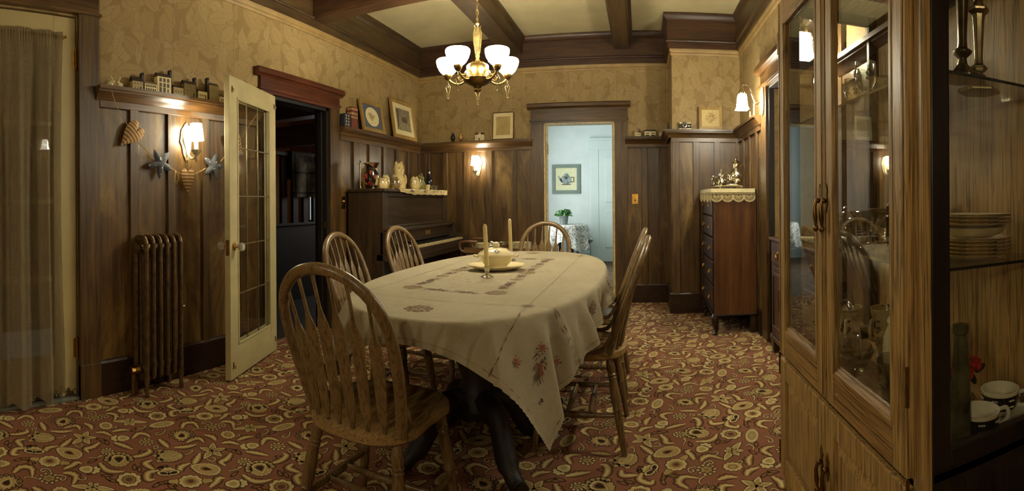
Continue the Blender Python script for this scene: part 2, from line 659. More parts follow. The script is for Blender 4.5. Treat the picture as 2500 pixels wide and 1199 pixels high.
R_ = math.radians
OUT, MID, OCH, GLD, CRM, OLV = 1, 2, 3, 4, 5, 6
LEAVES = [[(-0.152, 0.061), (-0.105, 0.085), (-0.052, 0.104)], [(0.002, 0.062), (0.017, 0.106), (0.01, 0.157), (-0.017, 0.165)], [(-0.185, 0.0), (-0.163, -0.046), (-0.16, -0.083), (-0.123, -0.088)], [(-0.212, -0.269), (-0.242, -0.239), (-0.24, -0.191)], [(-0.227, -0.183), (-0.248, -0.148), (-0.282, -0.102)], [(-0.046, -0.243), (-0.057, -0.202), (-0.07, -0.172), (-0.054, -0.155)], [(-0.017, -0.259), (-0.005, -0.233), (0.029, -0.221), (0.079, -0.259)], [(-0.022, -0.084), (0.038, -0.086), (0.07, -0.063), (0.089, -0.024)], [(0.076, 0.123), (0.082, 0.087), (0.119, 0.086), (0.146, 0.09)], [(0.163, 0.104), (0.154, 0.055), (0.196, 0.027), (0.209, 0.052)], [(-0.285, 0.033), (-0.267, 0.067), (-0.218, 0.083)], [(-0.405, 0.025), (-0.365, 0.04), (-0.323, 0.029)], [(-0.066, 0.26), (-0.009, 0.255), (0.027, 0.249)], [(0.043, 0.272), (0.072, 0.323), (0.083, 0.376)], [(0.04, 0.348), (0.034, 0.394), (0.049, 0.419), (0.091, 0.411)], [(-0.143, 0.159), (-0.169, 0.208), (-0.147, 0.234), (-0.107, 0.238)], [(-0.255, 0.108), (-0.25, 0.153), (-0.228, 0.19)], [(-0.094, -0.455), (-0.127, -0.411), (-0.103, -0.372), (-0.04, -0.39)]]
CURLS = [[(-0.03, -0.308), (-0.063, -0.303), (-0.081, -0.319), (-0.075, -0.341), (-0.058, -0.335), (-0.064, -0.322)], [(-0.008, -0.313), (-0.007, -0.279), (0.017, -0.262), (0.033, -0.281), (0.019, -0.29), (0.014, -0.277)], [(-0.007, -0.37), (-0.034, -0.39), (-0.046, -0.416), (-0.04, -0.427)], [(-0.021, 0.196), (-0.016, 0.216), (0.003, 0.208), (0.0, 0.191), (-0.012, 0.194)], [(0.122, 0.256), (0.129, 0.29), (0.12, 0.321), (0.108, 0.311)], [(0.049, -0.223), (0.066, -0.208), (0.059, -0.189), (0.045, -0.194)], [(-0.298, 0.126), (-0.281, 0.137), (-0.288, 0.153), (-0.297, 0.146)], [(-0.254, -0.101), (-0.215, -0.114), (-0.188, -0.105), (-0.199, -0.082), (-0.215, -0.088)], [(-0.083, -0.108), (-0.071, -0.076), (-0.068, -0.047), (-0.077, -0.055), (-0.064, -0.071)], [(-0.127, 0.342), (-0.105, 0.311), (-0.104, 0.281), (-0.123, 0.278), (-0.124, 0.299)], [(-0.213, 0.231), (-0.204, 0.255), (-0.219, 0.283), (-0.235, 0.275)]]
SPRIGS = [(0.154, 0.132, 60), (0.086, 0.029, 150), (0.101, -0.108, 0), (0.125, -0.101, 30), (0.08, -0.105, 60), (-0.286, -0.309, 90), (-0.189, -0.403, 100), (-0.145, -0.362, 0), (-0.187, -0.376, 60), (-0.186, 0.274, 80), (-0.188, 0.02, 0), (-0.168, 0.032, 160), (-0.213, 0.019, 40), (-0.05, -0.107, 100), (-0.217, 0.208, 120), (-0.003, 0.124, 0), (0.035, -0.149, 90), (0.253, 0.077, 90), (0.277, 0.089, 10), (0.112, 0.038, 150)]
for p in LEAVES:
    for wd, k, mi, wv in ((.0245, 1, OUT, .20), (.0205, 2, MID, .22), (.0160, 3, OCH, .24), (.0110, 4, GLD, .26), (.0055, 5, CRM, .2)):
        stroke(p, wd, k, mi, wv)
for x, y, a in SPRIGS:
    for ra, rb, k, mi in ((.026, .012, 1, OUT), (.020, .0085, 2, MID), (.012, .0045, 3, OCH)):
        blob(x, y, R_(a), ra, rb, 0, 0, k, mi, tip=.25, seg=16)
for p in CURLS:
    stroke(p, .0062, 1, OUT, 0, False, 5)
    stroke(p, .0028, 6, CRM, 0, False, 5)


def flower(x, y, a, ra, rb, n, amp, lay5, ph=0.0, tip=0.0):
    for s_, k, mi in lay5:
        blob(x, y, a, ra * s_, rb * s_, n, amp, k, mi, ph, tip)


# pineapple flower with dark teardrop heart
a = R_(151)
for q in range(-4, 5):
    an = a + q * 0.38
    r0 = .050 + .006 * (1 - abs(q) / 4)
    for rr, k, mi in ((.017, 7, OUT), (.0125, 8, GLD), (.006, 9, OLV)):
        blob(r0 * math.cos(an), r0 * math.sin(an), an, rr * 1.25, rr, 0, 0, k, mi, seg=14)
flower(0, 0, a, .056, .050, 14, .14, ((1.05, 7, OUT), (.98, 8, GLD)))
for s_, k, mi in ((.046, 10, OUT), (.043, 11, CRM), (.034, 12, OLV), (.026, 13, MID), (.019, 14, OUT)):
    drop(.004 * math.cos(a), .004 * math.sin(a), a + PI, s_, s_ * 1.05, k, mi)
# thistle
x, y, a = -0.032, 0.372, R_(-41)
for q in range(9):
    an = a + PI + (q - 4) * 0.5
    for rr, k, mi in ((.0125, 7, OUT), (.008, 8, GLD), (.005, 9, MID)):
        blob(x + .052 * math.cos(an), y + .052 * math.sin(an), an, rr * 1.3, rr, 0, 0, k, mi, seg=12)
flower(x, y, a, .046, .040, 12, .35, ((1.08, 10, OUT), (.95, 11, GLD)), tip=.3)
for s_, k, mi in ((.036, 12, CRM), (.028, 13, OCH), (.020, 14, OUT)):
    drop(x, y, a + PI, s_, s_ * .95, k, mi)
# star lily
x, y, a = -0.262, -0.048, R_(68)
for q, ln in enumerate((.062, .052, .05, .056, .05)):
    an = a + (q - 2) * 1.18
    for ra, rb, k, mi in ((ln * .62, .0215, 7, OUT), (ln * .57, .0170, 8, CRM), (ln * .42, .0105, 9, GLD), (ln * .3, .004, 10, OLV)):
        blob(x + ln * .55 * math.cos(an), y + ln * .55 * math.sin(an), an, ra, rb, 0, 0, k, mi, tip=.35, seg=18)
# wide lily
x, y, a = -0.308, 0.243, R_(-36)
for an, ln in ((a + 1.5, .075), (a - 1.5, .075), (a + .45, .045), (a - .45, .045), (a + PI + .5, .03), (a + PI - .5, .03)):
    for ra, rb, k, mi in ((ln * .6, .021, 7, OUT), (ln * .55, .0165, 8, CRM), (ln * .4, .009, 9, GLD)):
        blob(x + ln * .5 * math.cos(an), y + ln * .5 * math.sin(an), an, ra, rb, 0, 0, k, mi, tip=.3, seg=18)
# dotted round flower
x, y, a = 0.154, -0.039, R_(144)
flower(x, y, a, .049, .047, 9, .2, ((1.09, 7, OUT), (1.0, 8, CRM), (.72, 9, GLD)))
for q in range(16):
    an = q * PI / 8
    blob(x + .027 * math.cos(an), y + .027 * math.sin(an), an, .0045, .004, 0, 0, 10, OUT, seg=8)
flower(x, y, a, .021, .021, 0, 0, ((1, 10, OCH), (.7, 11, MID)))
# long scalloped leaf
x, y, a = -0.187, 0.363, R_(75)
flower(x, y, a, .068, .031, 22, .16, ((1.07, 7, OUT), (1.0, 8, CRM), (.74, 9, GLD), (.6, 10, OLV), (.3, 11, GLD)))
# big oval flower with inner pointed leaf
x, y, a = 0.091, 0.208, R_(53)
flower(x, y, a, .056, .05, 18, .16, ((1.09, 7, OUT), (1.0, 8, GLD), (.78, 9, OLV)), tip=.12)
flower(x, y, a, .040, .022, 12, .15, ((1.0, 10, CRM), (.82, 11, OLV), (.5, 12, GLD)), tip=.3)
for q in (-.5, 0, .5):
    an = a + PI + q * 1.6
    flower(x + .056 * math.cos(an), y + .056 * math.sin(an), an, .02, .012, 0, 0, ((1.2, 7, OUT), (1, 8, GLD)))
# paisley
x, y, a = -0.156, -0.166, R_(-151)
flower(x, y, a, .060, .046, 20, .14, ((1.07, 7, OUT), (1.0, 8, CRM), (.86, 9, GLD)), tip=.28)
for s_, k, mi in ((.036, 10, CRM), (.032, 11, OCH), (.022, 12, MID), (.014, 13, OUT)):
    drop(x, y, a + PI, s_, s_ * .75, k, mi)
# round winged flower
x, y, a = -0.128, -0.277, R_(54)
for sg in (0, PI):
    flower(x + .06 * math.cos(a + sg), y + .06 * math.sin(a + sg), a + sg, .024, .017, 5, .3, ((1.15, 7, OUT), (1, 8, GLD)), tip=.4)
flower(x, y, a, .046, .044, 10, .18, ((1.09, 9, OUT), (1.0, 10, CRM), (.7, 11, GLD), (.45, 12, OCH), (.25, 13, MID)))
# mask flower: crown over two dark petals
x, y, a = -0.226, -0.316, R_(152)
flower(x + .018 * math.cos(a), y + .018 * math.sin(a), a, .032, .032, 9, .25, ((1.12, 7, OUT), (1, 8, CRM), (.55, 9, GLD)))
for sg in (1, -1):
    an = a + sg * 1.25
    flower(x + .023 * math.cos(an), y + .023 * math.sin(an), an, .028, .017, 0, 0, ((1.18, 9, OUT), (1, 10, CRM), (.6, 11, OUT)))
# two tulips seen from the side
for x, y, a in ((0.006, -0.149, R_(53)), (-0.173, 0.109, R_(-120))):
    flower(x + .02 * math.cos(a), y + .02 * math.sin(a), a, .026, .027, 7, .3, ((1.15, 7, OUT), (1, 8, CRM)))
    for dx in (.3, -.4):
        flower(x + .018 * math.cos(a + dx), y + .018 * math.sin(a + dx), a, .006, .005, 0, 0, ((1, 9, OUT),))
    flower(x - .012 * math.cos(a), y - .012 * math.sin(a), a, .029, .028, 3, .2, ((1.13, 9, OUT), (1, 10, CRM), (.55, 11, GLD)))
# small oval flower
x, y, a = -0.328, 0.111, R_(163)
flower(x, y, a, .040, .033, 11, .18, ((1.09, 7, OUT), (1.0, 8, CRM), (.68, 9, GLD), (.5, 10, OCH), (.32, 11, GLD)))
# dot clusters and star
for x, y, n, r in ((-0.076, 0.193, 9, .030), (-0.094, -0.007, 9, .024), (-0.004, -0.33, 10, .036)):
    for q in range(n):
        an = q * 2 * PI / n
        flower(x + r * math.cos(an), y + r * math.sin(an), an, .0075, .0055, 0, 0, ((1.5, 7, OUT), (1, 8, CRM)))
    flower(x, y, 0, r * .62, r * .62, 6, .5, ((1.15, 9, OUT), (1.0, 10, OLV), (.5, 11, OCH)))

floor = MB().box(XL - .12, XR + .62, YN - .12, YB + .03, -.05, 0, 0)
cell_v, cell_f, cell_m = rep.v, rep.f, rep.m
for i in range(-12, 13):
    for j in range(-12, 13):
        ox, oy = -1.913 + .4375 * (i - j), 1.086 + .4375 * (i + j)
        if not (XL - .25 < ox < XR + .65 and YN - .2 < oy < YB + .5):
            continue
        if oy < -.9:
            continue
        base = len(floor.v)
        vs = [(x + ox, y + oy, z) for x, y, z in cell_v]
        keep = [(f, m) for f, m in zip(cell_f, cell_m)
                if all(XL - .1 < vs[q][0] < XR + .6 and YN < vs[q][1] < YB + .02 for q in f)]
        floor.v += vs
        floor.f += [tuple(base + q for q in f) for f, m in keep]
        floor.m += [m for f, m in keep]
fm = bpy.data.meshes.new('floor')
fm.from_pydata(floor.v, [], floor.f)
for m in CM:
    fm.materials.append(m)
fm.polygons.foreach_set('material_index', floor.m)
fo = bpy.data.objects.new('floor', fm)
COL.objects.link(fo)
fo['kind'] = 'structure'

# ---------------------------------------------------------------- wainscot, plate rail, baseboard, crown
RZ = 1.826
PW = .012                                                    # panel sheet thickness


def panels(name, wall, base, a, bb, stiles, mats, hz=1.705):
    m = MB()
    m.run([(0, 0), (PW, 0), (PW, 1.80), (0, 1.80)], wall, a, bb, base, 0)
    for s0, s1 in stiles:
        m.run([(PW, .19), (PW + .02, .19), (PW + .02, hz + .01), (PW, hz + .01)], wall, s0, s1, base, 1)
    m.run([(PW, hz), (PW + .022, hz), (PW + .022, 1.80), (PW, 1.80)], wall, a, bb, base, 2)
    return struct(m, name, mats, smooth=0, bevel=.002)


def rail(name, wall, base, a, bb, mat, ma=0, mb=0):
    m = MB()
    m.run([(0, 1.795), (.034, 1.745), (.042, 1.752), (.047, 1.768), (.062, 1.785), (.074, 1.795), (.074, 1.803), (.092, 1.805), (.092, RZ), (0, RZ)], wall, a, bb, base, 0, ma, mb)
    return struct(m, name, mat, smooth=35)


def skirt(name, wall, base, a, bb, mat):
    m = MB()
    m.run([(0, 0), (.034, 0), (.034, .192), (.028, .205), (PW, .207), (0, .207)], wall, a, bb, base)
    return struct(m, name, mat, smooth=0)


def crown(name, wall, base, a, bb, mat, ma=0, mb=0):
    m = MB()
    m.run([(0, 2.635), (.040, 2.635), (.040, 2.690), (.058, 2.694), (.062, 2.703), (.056, 2.712), (.046, 2.716), (.046, 2.905),
           (.060, 2.915), (.078, 2.940), (.084, 2.955), (.084, CE), (0, CE)], wall, a, bb, base, 0, ma, mb)
    return struct(m, name, mat, smooth=35)


def picrail(name, wall, base, a, bb, ma=0, mb=0):
    m = MB()
    m.run([(0, 2.572), (.010, 2.572), (.016, 2.588), (.012, 2.602), (.022, 2.620), (.022, 2.635), (0, 2.635)], wall, a, bb, base, 0, ma, mb)
    return struct(m, name, M_picrail, smooth=35)


LW = [(1.561, 1.621), (1.843, 1.902), (2.130, 2.190), (2.415, 2.475)]
RW = [(3.975 + .287 * i, 4.035 + .287 * i) for i in range(6)]
WL = (M_panel, M_trim, M_trimy)
WB = (M_panel, M_trim, M_trimx)
panels('trim_1', 'L', XL, 1.352, 2.66, LW, WL)
panels('trim_2', 'L', XL, 3.752, YB, RW, WL)
panels('trim_3', 'B', YB, XL, B0 - .148, [(-2.53, -2.47), (-2.29, -2.235), (-2.024, -1.957), (-1.76, -1.68), (-1.44, -1.387)], WB)
panels('trim_4', 'B', YB, B1 + .138, XC, [(.018, .082)], WB)
panels('trim_5', 'B', YC, XC - PW, XR, [(XC, .392), (.529, .588), (.740, .800), (.962, XR - .01)], WB)
panels('trim_6', 'R', XR, 3.985, YC, [(4.10, 4.16), (4.37, 4.43), (4.64, 4.70)], WL)
panels('trim_7', 'R', XR, YN, N0 - .20, [(1.98, 2.04), (.2, .26)], WL)
m = MB().box(XC - PW, XC, YC, YB - .03, 0, 1.80)
struct(m, 'trim_8', M_panel, smooth=0)
rail('trim_9', 'L', XL, 1.325, 2.70, M_trimy)
rail('trim_10', 'L', XL, 3.735, YB, M_trimy)
rail('trim_11', 'B', YB, XL, B0 - .13, M_trimx)
rail('trim_12', 'B', YB, B1 + .118, XC, M_trimx)
rail('trim_13', 'B', YC, XC, XR, M_trimx, -1)
rail('trim_14', 'R', XR, 3.96, YC, M_trimy)
rail('trim_15', 'R', XR, YN, N0 - .17, M_trimy)
rail('trim_16', 'R', XC, YC, YB, M_trimy, -1)
skirt('baseboard_left', 'L', XL, E1 + .13, 2.70, M_base)
skirt('baseboard_left_far', 'L', XL, 3.75, YB, M_base)
skirt('baseboard_back', 'B', YB, XL, B0 - .147, M_base)
skirt('baseboard_back_right', 'B', YB, B1 + .137, XC, M_base)
m = MB().run([(0, 0), (.034, 0), (.034, .192), (.028, .205), (0, .207)], 'B', XC - .034, XR, YC)
m.box(XC - .034, XC, YC, YB - .03, 0, .205)
struct(m, 'baseboard_chimney', M_base, smooth=0)
skirt('baseboard_right', 'R', XR, 3.985, YC, M_base)
skirt('baseboard_right_near', 'R', XR, YN, N0 - .18, M_base)
crown('trim_17', 'L', XL, YN, YB, M_beamy)
crown('trim_18', 'B', YB, XL, XC, M_beamx)
crown('trim_19', 'B', YC, XC, XR, M_beamx, -1)
crown('trim_20', 'R', XR, YN, YC, M_beamy)
crown('trim_21', 'R', XC, YC, YB, M_beamx, -1)
picrail('trim_22', 'L', XL, YN, YB)
picrail('trim_23', 'B', YB, XL, XC)
picrail('trim_24', 'B', YC, XC, XR, -1)
picrail('trim_39', 'R', XC, YC, YB, -1)
picrail('trim_25', 'R', XR, YN, YC)


# ceiling beams: a deep one across the room, shallower ones running to the back wall
def beam(name, axis, c0, c1, a, bb, zb, mat):
    m = MB()
    h = [(c0, CE), (c0, zb + .02), (c0 + .012, zb), (c1 - .012, zb), (c1, zb + .02), (c1, CE)]
    p = [(c0 - .03, CE), (c0 - .03, CE - .035), (c0 - .012, CE - .05), (c0, CE - .06)] + h[1:5] + [(c1, CE - .06), (c1 + .012, CE - .05), (c1 + .03, CE - .035), (c1 + .03, CE)]
    if axis == 'y':
        m.prism(p, bb - a, 'y', a)
    else:
        m.prism(p, bb - a, 'x', a)
    return struct(m, name, mat, smooth=35)


beam('trim_26', 'x', 3.33, 3.505, XL + .046, XR - .046, 2.69, M_beamx)
beam('trim_27', 'y', -1.52, -1.30, 3.505, YB - .046, 2.785, M_beamy)
beam('trim_28', 'y', -.275, -.105, 3.505, YB - .046, 2.785, M_beamy)
beam('trim_29', 'y', -1.52, -1.30, YN, 3.33, 2.785, M_beamy)
beam('trim_30', 'y', -.275, -.105, YN, 3.33, 2.785, M_beamy)


# ---------------------------------------------------------------- door and niche casings
def cap(m, wall, base, a, bb, z, h=.045, d=.03, mi=0):
    m.run([(0, z - .02), (d, z - .02), (d + .012, z - .008), (d + .03, z), (d + .03, z + h - .012), (d + .022, z + h), (0, z + h)], wall, a, bb, base, mi)


# exterior door casing
m = MB()
m.run([(0, 0), (.030, 0), (.030, EZ + .02), (0, EZ + .02)], 'L', E1 - .002, 1.352, XL, 0)
m.run([(0, 0), (.036, 0), (.036, .20), (0, .20)], 'L', E1 - .002, 1.354, XL, 0)
m.run([(0, 0), (.030, 0), (.030, EZ + .02), (0, EZ + .02)], 'L', E0 - .13, E0, XL, 0)
m.run([(0, EZ + .018), (.030, EZ + .018), (.030, 2.43), (0, 2.43)], 'L', E0 - .13, 1.352, XL, 1)
m.run([(0, EZ + .010), (.042, EZ + .010), (.042, EZ + .026), (0, EZ + .026)], 'L', E0 - .15, 1.366, XL, 1)
cap(m, 'L', XL, E0 - .17, 1.39, 2.43, mi=1)
struct(m, 'trim_31', (M_trim, M_trimy), smooth=0, bevel=.002)
# left doorway casing
m = MB()
m.run([(0, 0), (.028, 0), (.028, DZ + .03), (0, DZ + .03)], 'L', D0 - .135, D0, XL, 0)
m.run([(0, 0), (.028, 0), (.028, DZ + .03), (0, DZ + .03)], 'L', D1, D1 + .145, XL, 0)
m.run([(0, DZ), (.030, DZ), (.030, 2.115), (0, 2.115)], 'L', D0 - .135, D1 + .145, XL, 1)
m.run([(0, DZ + .024), (.040, DZ + .024), (.040, DZ + .042), (0, DZ + .042)], 'L', D0 - .15, D1 + .16, XL, 1)
cap(m, 'L', XL, D0 - .185, D1 + .195, 2.115, mi=1)
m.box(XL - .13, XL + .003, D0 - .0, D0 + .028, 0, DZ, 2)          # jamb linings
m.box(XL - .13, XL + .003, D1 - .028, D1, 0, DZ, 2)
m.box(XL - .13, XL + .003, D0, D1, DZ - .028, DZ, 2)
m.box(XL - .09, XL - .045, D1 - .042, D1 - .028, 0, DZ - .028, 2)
struct(m, 'trim_32', (M_trim, wood('doorway_head', (70, 34, 20), (92, 46, 26), (112, 60, 36), 'y', .34), M_dark), smooth=0, bevel=.002)
# back doorway casing, with its cream jamb lining
m = MB()
for x0, x1 in ((B0 - .150, B0), (B1, B1 + .14)):
    m.run([(0, 0), (.028, 0), (.028, BZ + .03), (0, BZ + .03)], 'B', x0, x1, YB, 0)
    m.run([(0, 0), (.036, 0), (.036, .21), (0, .21)], 'B', x0, x1, YB, 0)
m.run([(0, BZ), (.030, BZ), (.030, 2.175), (0, 2.175)], 'B', B0 - .150, B1 + .14, YB, 1)
m.run([(0, BZ + .022), (.042, BZ + .022), (.042, BZ + .038), (0, BZ + .038)], 'B', B0 - .165, B1 + .155, YB, 1)
cap(m, 'B', YB, B0 - .19, B1 + .175, 2.175, mi=1)
struct(m, 'trim_33', (M_trim, M_trimx), smooth=0, bevel=.002)
m = MB()
for x0, x1 in ((B0, B0 + .012), (B1 - .012, B1)):
    m.box(x0, x1, YB - .03, YB + .13, 0, BZ)
m.box(B0, B1, YB - .03, YB + .13, BZ - .012, BZ)
m.box(B0 + .012, B0 + .03, YB + .03, YB + .07, 0, BZ - .012)
m.box(B1 - .03, B1 - .012, YB + .03, YB + .07, 0, BZ - .012)
jl = struct(m, 'trim_34', plain('cream_jamb', (196, 178, 130), .45), smooth=0)
for z in (1.66, .28):
    h = MB().box(B0 + .03, B0 + .033, YB + .015, YB + .05, z, z + .10)
    h.tube([(B0 + .034, YB + .03, z - .006), (B0 + .034, YB + .03, z + .106)], .006, 8)
    h.build('hinge', M_brassdk, jl)
# niche casing on the right wall
m = MB()
for y0, y1 in ((N1, N1 + .17), (N0 - .17, N0)):
    m.run([(0, 0), (.026, 0), (.026, NZ + .02), (0, NZ + .02)], 'R', y0, y1, XR, 0)
m.run([(0, NZ), (.028, NZ), (.028, 2.175), (0, 2.175)], 'R', N0 - .17, N1 + .17, XR, 1)
m.run([(0, NZ + .005), (.05, NZ + .005), (.05, NZ + .025), (0, NZ + .025)], 'R', N0 - .185, N1 + .185, XR, 1)
cap(m, 'R', XR, N0 - .23, N1 + .23, 2.175, .05, .04, mi=1)
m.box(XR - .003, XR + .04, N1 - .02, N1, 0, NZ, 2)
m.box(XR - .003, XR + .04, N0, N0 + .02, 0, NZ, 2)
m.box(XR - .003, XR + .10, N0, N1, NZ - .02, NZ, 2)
struct(m, 'trim_35', (M_trim, M_trimy, M_dark), smooth=0, bevel=.002)

# ---------------------------------------------------------------- exterior door with its glass, left
M_paint = NT('chipped_cream_paint')
v_ = M_paint.coord()
nn = M_paint.noise(v_, 26, 6, .75)
zz = M_paint.new('ShaderNodeSeparateXYZ')
M_paint.link(v_, zz.inputs[0])
low = M_paint.math('MULTIPLY', M_paint.math('SUBTRACT', 0.14, zz.outputs[2]), 2.2)
chip = M_paint.math('GREATER_THAN', M_paint.math('ADD', nn, M_paint.math('MAXIMUM', low, -.035)), 0.69)
M_paint.link(M_paint.mix(chip, lin((182, 165, 114)), lin((60, 48, 30))), M_paint.bsdf.inputs['Base Color'])
M_paint.set(Roughness=.45)
M_paint = M_paint.mat
X0, X1 = XL - .055, XL - .012
dm = MB()
gy0, gy1, gz0, gz1 = .44, 1.075, .26, 2.04
for y0, y1, z0, z1 in ((E0 + .005, gy0, .022, EZ - .006), (gy1, E1 - .006, .022, EZ - .006), (gy0, gy1, .022, gz0), (gy0, gy1, gz1, EZ - .006)):
    dm.box(X0, X1, y0, y1, z0, z1)
door1 = struct(dm, 'door_1', M_paint, smooth=0, bevel=.002)
mu = MB()
for i in range(1, 4):
    z = gz0 + (gz1 - gz0) * i / 4
    mu.box(X0 + .008, X1 - .008, gy0, gy1, z - .012, z + .012)
mu.box(X0 + .008, X1 - .008, .745, .77, gz0, gz1)
mu.build('muntin', M_paint, door1, 0)
MB().box(X0 + .018, X0 + .022, gy0, gy1, gz0, gz1).build('pane', M_glass, door1, 0)
for z in (1.92, .24):
    h = MB().box(X1 - .002, X1 + .003, E1 - .028, E1 - .006, z, z + .11)
    h.tube([(X1 + .006, E1 - .007, z - .008), (X1 + .006, E1 - .007, z + .118)], .007, 8)
    h.build('hinge', M_brass, door1)
m = MB().box(XL - .12, XL + .02, E0, E1, 0, .018)
struct(m, 'trim_36', plain('grey_sill', (112, 112, 100), .5), smooth=0, bevel=.004)
# night garden behind the exterior door: dim wall, pale green light painted into its colour
m = MB().box(-4.6, -4.55, -1.5, 2.5, -.1, 2.8)
gq = NT('night_garden')
gq.link(gq.ramp(gq.noise(gq.coord(), 5, 5, .7), [(.45, lin((8, 12, 8))), (.62, lin((30, 60, 46))), (.75, lin((90, 130, 110)))]), gq.bsdf.inputs['Base Color'])
struct(m, 'wall_garden', gq.mat, smooth=0)

# ---------------------------------------------------------------- blue hall behind the far doorway
HX0, HX1, HY = -2.30, .55, 9.0
m = MB()
m.box(HX0 - .1, HX1 + .1, HY, HY + .1, 0, 2.8)
m.box(HX1, HX1 + .1, YB + .12, HY, 0, 2.8)
for y0, y1, z0, z1 in ((YB + .12, 6.4, 0, 2.8), (6.4, 8.4, 0, .7), (6.4, 8.4, 2.2, 2.8), (8.4, HY, 0, 2.8)):
    m.box(HX0 - .1, HX0, y0, y1, z0, z1)
m.box(HX0 - .1, HX1 + .1, YB + .1, HY, 2.7, 2.8)
struct(m, 'wall_hall', M_bluewall, smooth=0)
hf = NT('hall_carpet')
hv = hf.coord()
hf.link(hf.ramp(hf.noise(hv, 16, 4, .6, 1.5), [(.42, lin((52, 40, 30))), (.5, lin((110, 92, 66))), (.56, lin((60, 48, 36))), (.66, lin((132, 116, 90)))]), hf.bsdf.inputs['Base Color'])
hf.set(Roughness=.95)
m = MB().box(HX0 - .1, HX1 + .1, YB + .03, HY + .1, -.05, 0.001)
struct(m, 'floor_hall', hf.mat, smooth=0)
m = MB()
m.run([(0, 0), (.02, 0), (.02, .17), (.012, .185), (0, .185)], 'B', HX0, -.92, HY)
m.run([(0, 0), (.02, 0), (.02, .17), (.012, .185), (0, .185)], 'B', .36, HX1, HY)
struct(m, 'baseboard_hall', M_bluetrim, smooth=0)
m = MB()                                                      # hall door casing
m.run([(0, 0), (.03, 0), (.03, 2.06), (0, 2.06)], 'B', -.90, -.755, HY)
m.run([(0, 0), (.03, 0), (.03, 2.06), (0, 2.06)], 'B', .20, .345, HY)
m.run([(0, 2.04), (.034, 2.04), (.034, 2.20), (.06, 2.215), (.06, 2.25), (0, 2.25)], 'B', -.94, .385, HY)
struct(m, 'trim_37', M_bluetrim, smooth=0, bevel=.003)
m = MB()
m.box(-.755, .20, HY - .022, HY - .002, .01, 2.04)
hd = struct(m, 'door_3', M_bluetrim, smooth=0)
for x0, x1 in ((-.63, -.33), (-.22, .08)):
    for z0, z1 in ((.25, .95), (1.08, 1.9)):
        p = MB().run([(0, z0), (.012, z0 + .012), (.012, z1 - .012), (0, z1)], 'B', x0, x1, HY - .022)
        p.build('door_panel', M_bluetrim, hd, 0, bevel=.004)

# ---------------------------------------------------------------- dim stair room behind the left doorway
m = MB()
m.box(-7.0, XL - .12, 8.2, 8.3, 0, 2.9)
m.box(-7.1, -7.0, 1.5, 8.3, 0, 2.9)
m.box(-7.0, XL - .12, 2.0, 2.1, 0, 2.9)
m.box(XL - .16, XL - .12, YB, 8.2, 0, 2.9)
struct(m, 'wall_stair', (plain('pink_paper', (150, 108, 72), .7, 0, .25, 26),), smooth=0)
m = MB().box(-7.1, XL - .12, 2.0, 8.3, 2.9, 3.0)
struct(m, 'ceiling_stair', M_plaster, smooth=0)
m = MB()
m.box(-7.0, XL - .13, 5.5, 5.75, 2.35, 2.62)
m.box(-7.0, XL - .13, 7.3, 7.5, 2.2, 2.6)
struct(m, 'trim_38', M_beamx, smooth=0)
m = MB().box(-7.1, XL - .12, 2.0, 8.3, -.05, 0)
struct(m, 'floor_stair', M_dark, smooth=0)
wm = NT('pale_window_daylight')
wm.bsdf.inputs['Emission Color'].default_value = (.8, .9, 1, 1)
wm.bsdf.inputs['Emission Strength'].default_value = .25
m = MB().box(-6.4, -4.6, 8.17, 8.19, .75, 1.35)
win = struct(m, 'window_1', wm.mat, smooth=0)
fr = MB()
for x in (-6.42, -5.95, -5.5, -5.05, -4.6):
    fr.box(x - .025, x + .025, 8.13, 8.17, .70, 1.40)
fr.box(-6.44, -4.58, 8.13, 8.17, .68, .75)
fr.box(-6.44, -4.58, 8.13, 8.17, 1.35, 1.42)
fr.build('window_frame', M_bluetrim, win, 0)

# ================================================================ LAMPS
M_bowl = glow('lit_opal_bowl', (1.0, .92, .68), BOWL_E)
M_shade = glow('lit_cloth_shade', (1.0, .92, .70), SHADE_E)
M_sqshade = glow('lit_square_glass', (1.0, .93, .72), SQUARE_E)
M_fitting = plain('pale_gilt', (182, 172, 140), .35, .25, .12, 40)

M_gilt = plain('chandelier_gilt', (118, 100, 62), .35, .6, .2, 40)
CX, CY = -1.058, 3.126
ch = thing('chandelier', 'brass five-arm chandelier with white glass bowls hanging over the table', 'chandelier', (CX, CY, 0))
m = MB().lathe([(0, CE), (.062, CE), (.060, CE - .012), (.03, CE - .03), (.012, CE - .04), (0, CE - .045)], seg=24)
m.build('ceiling_canopy', M_brassdk, ch)
cm = MB()
z = CE - .035
k = 0
while z > 2.375:                                               # chain of oval links
    pts = []
    for q in range(14):
        a = 2 * PI * q / 14
        x, zz_ = .0085 * math.cos(a), .021 * math.sin(a)
        pts.append((x, 0, z - .02 + zz_) if k % 2 == 0 else (0, x, z - .02 + zz_))
    cm.tube(pts, .0026, 6, closed=True)
    z -= .033
    k += 1
cm.tube([(0.006, 0.004, CE - .03), (-.006, .005, 2.8), (.006, -.004, 2.6), (0, 0, 2.35)], .0018, 5)
cm.build('chain', M_gilt, ch)
sm = MB().lathe([(0, 2.365), (.006, 2.36), (.008, 2.345), (.005, 2.335), (.012, 2.325), (.014, 2.315), (.008, 2.305), (.016, 2.29), (.021, 2.26),
                 (.022, 2.23), (.018, 2.19), (.014, 2.15), (.011, 2.12), (.015, 2.10), (.010, 2.085), (.016, 2.07), (.026, 2.062), (.032, 2.05)], seg=20)
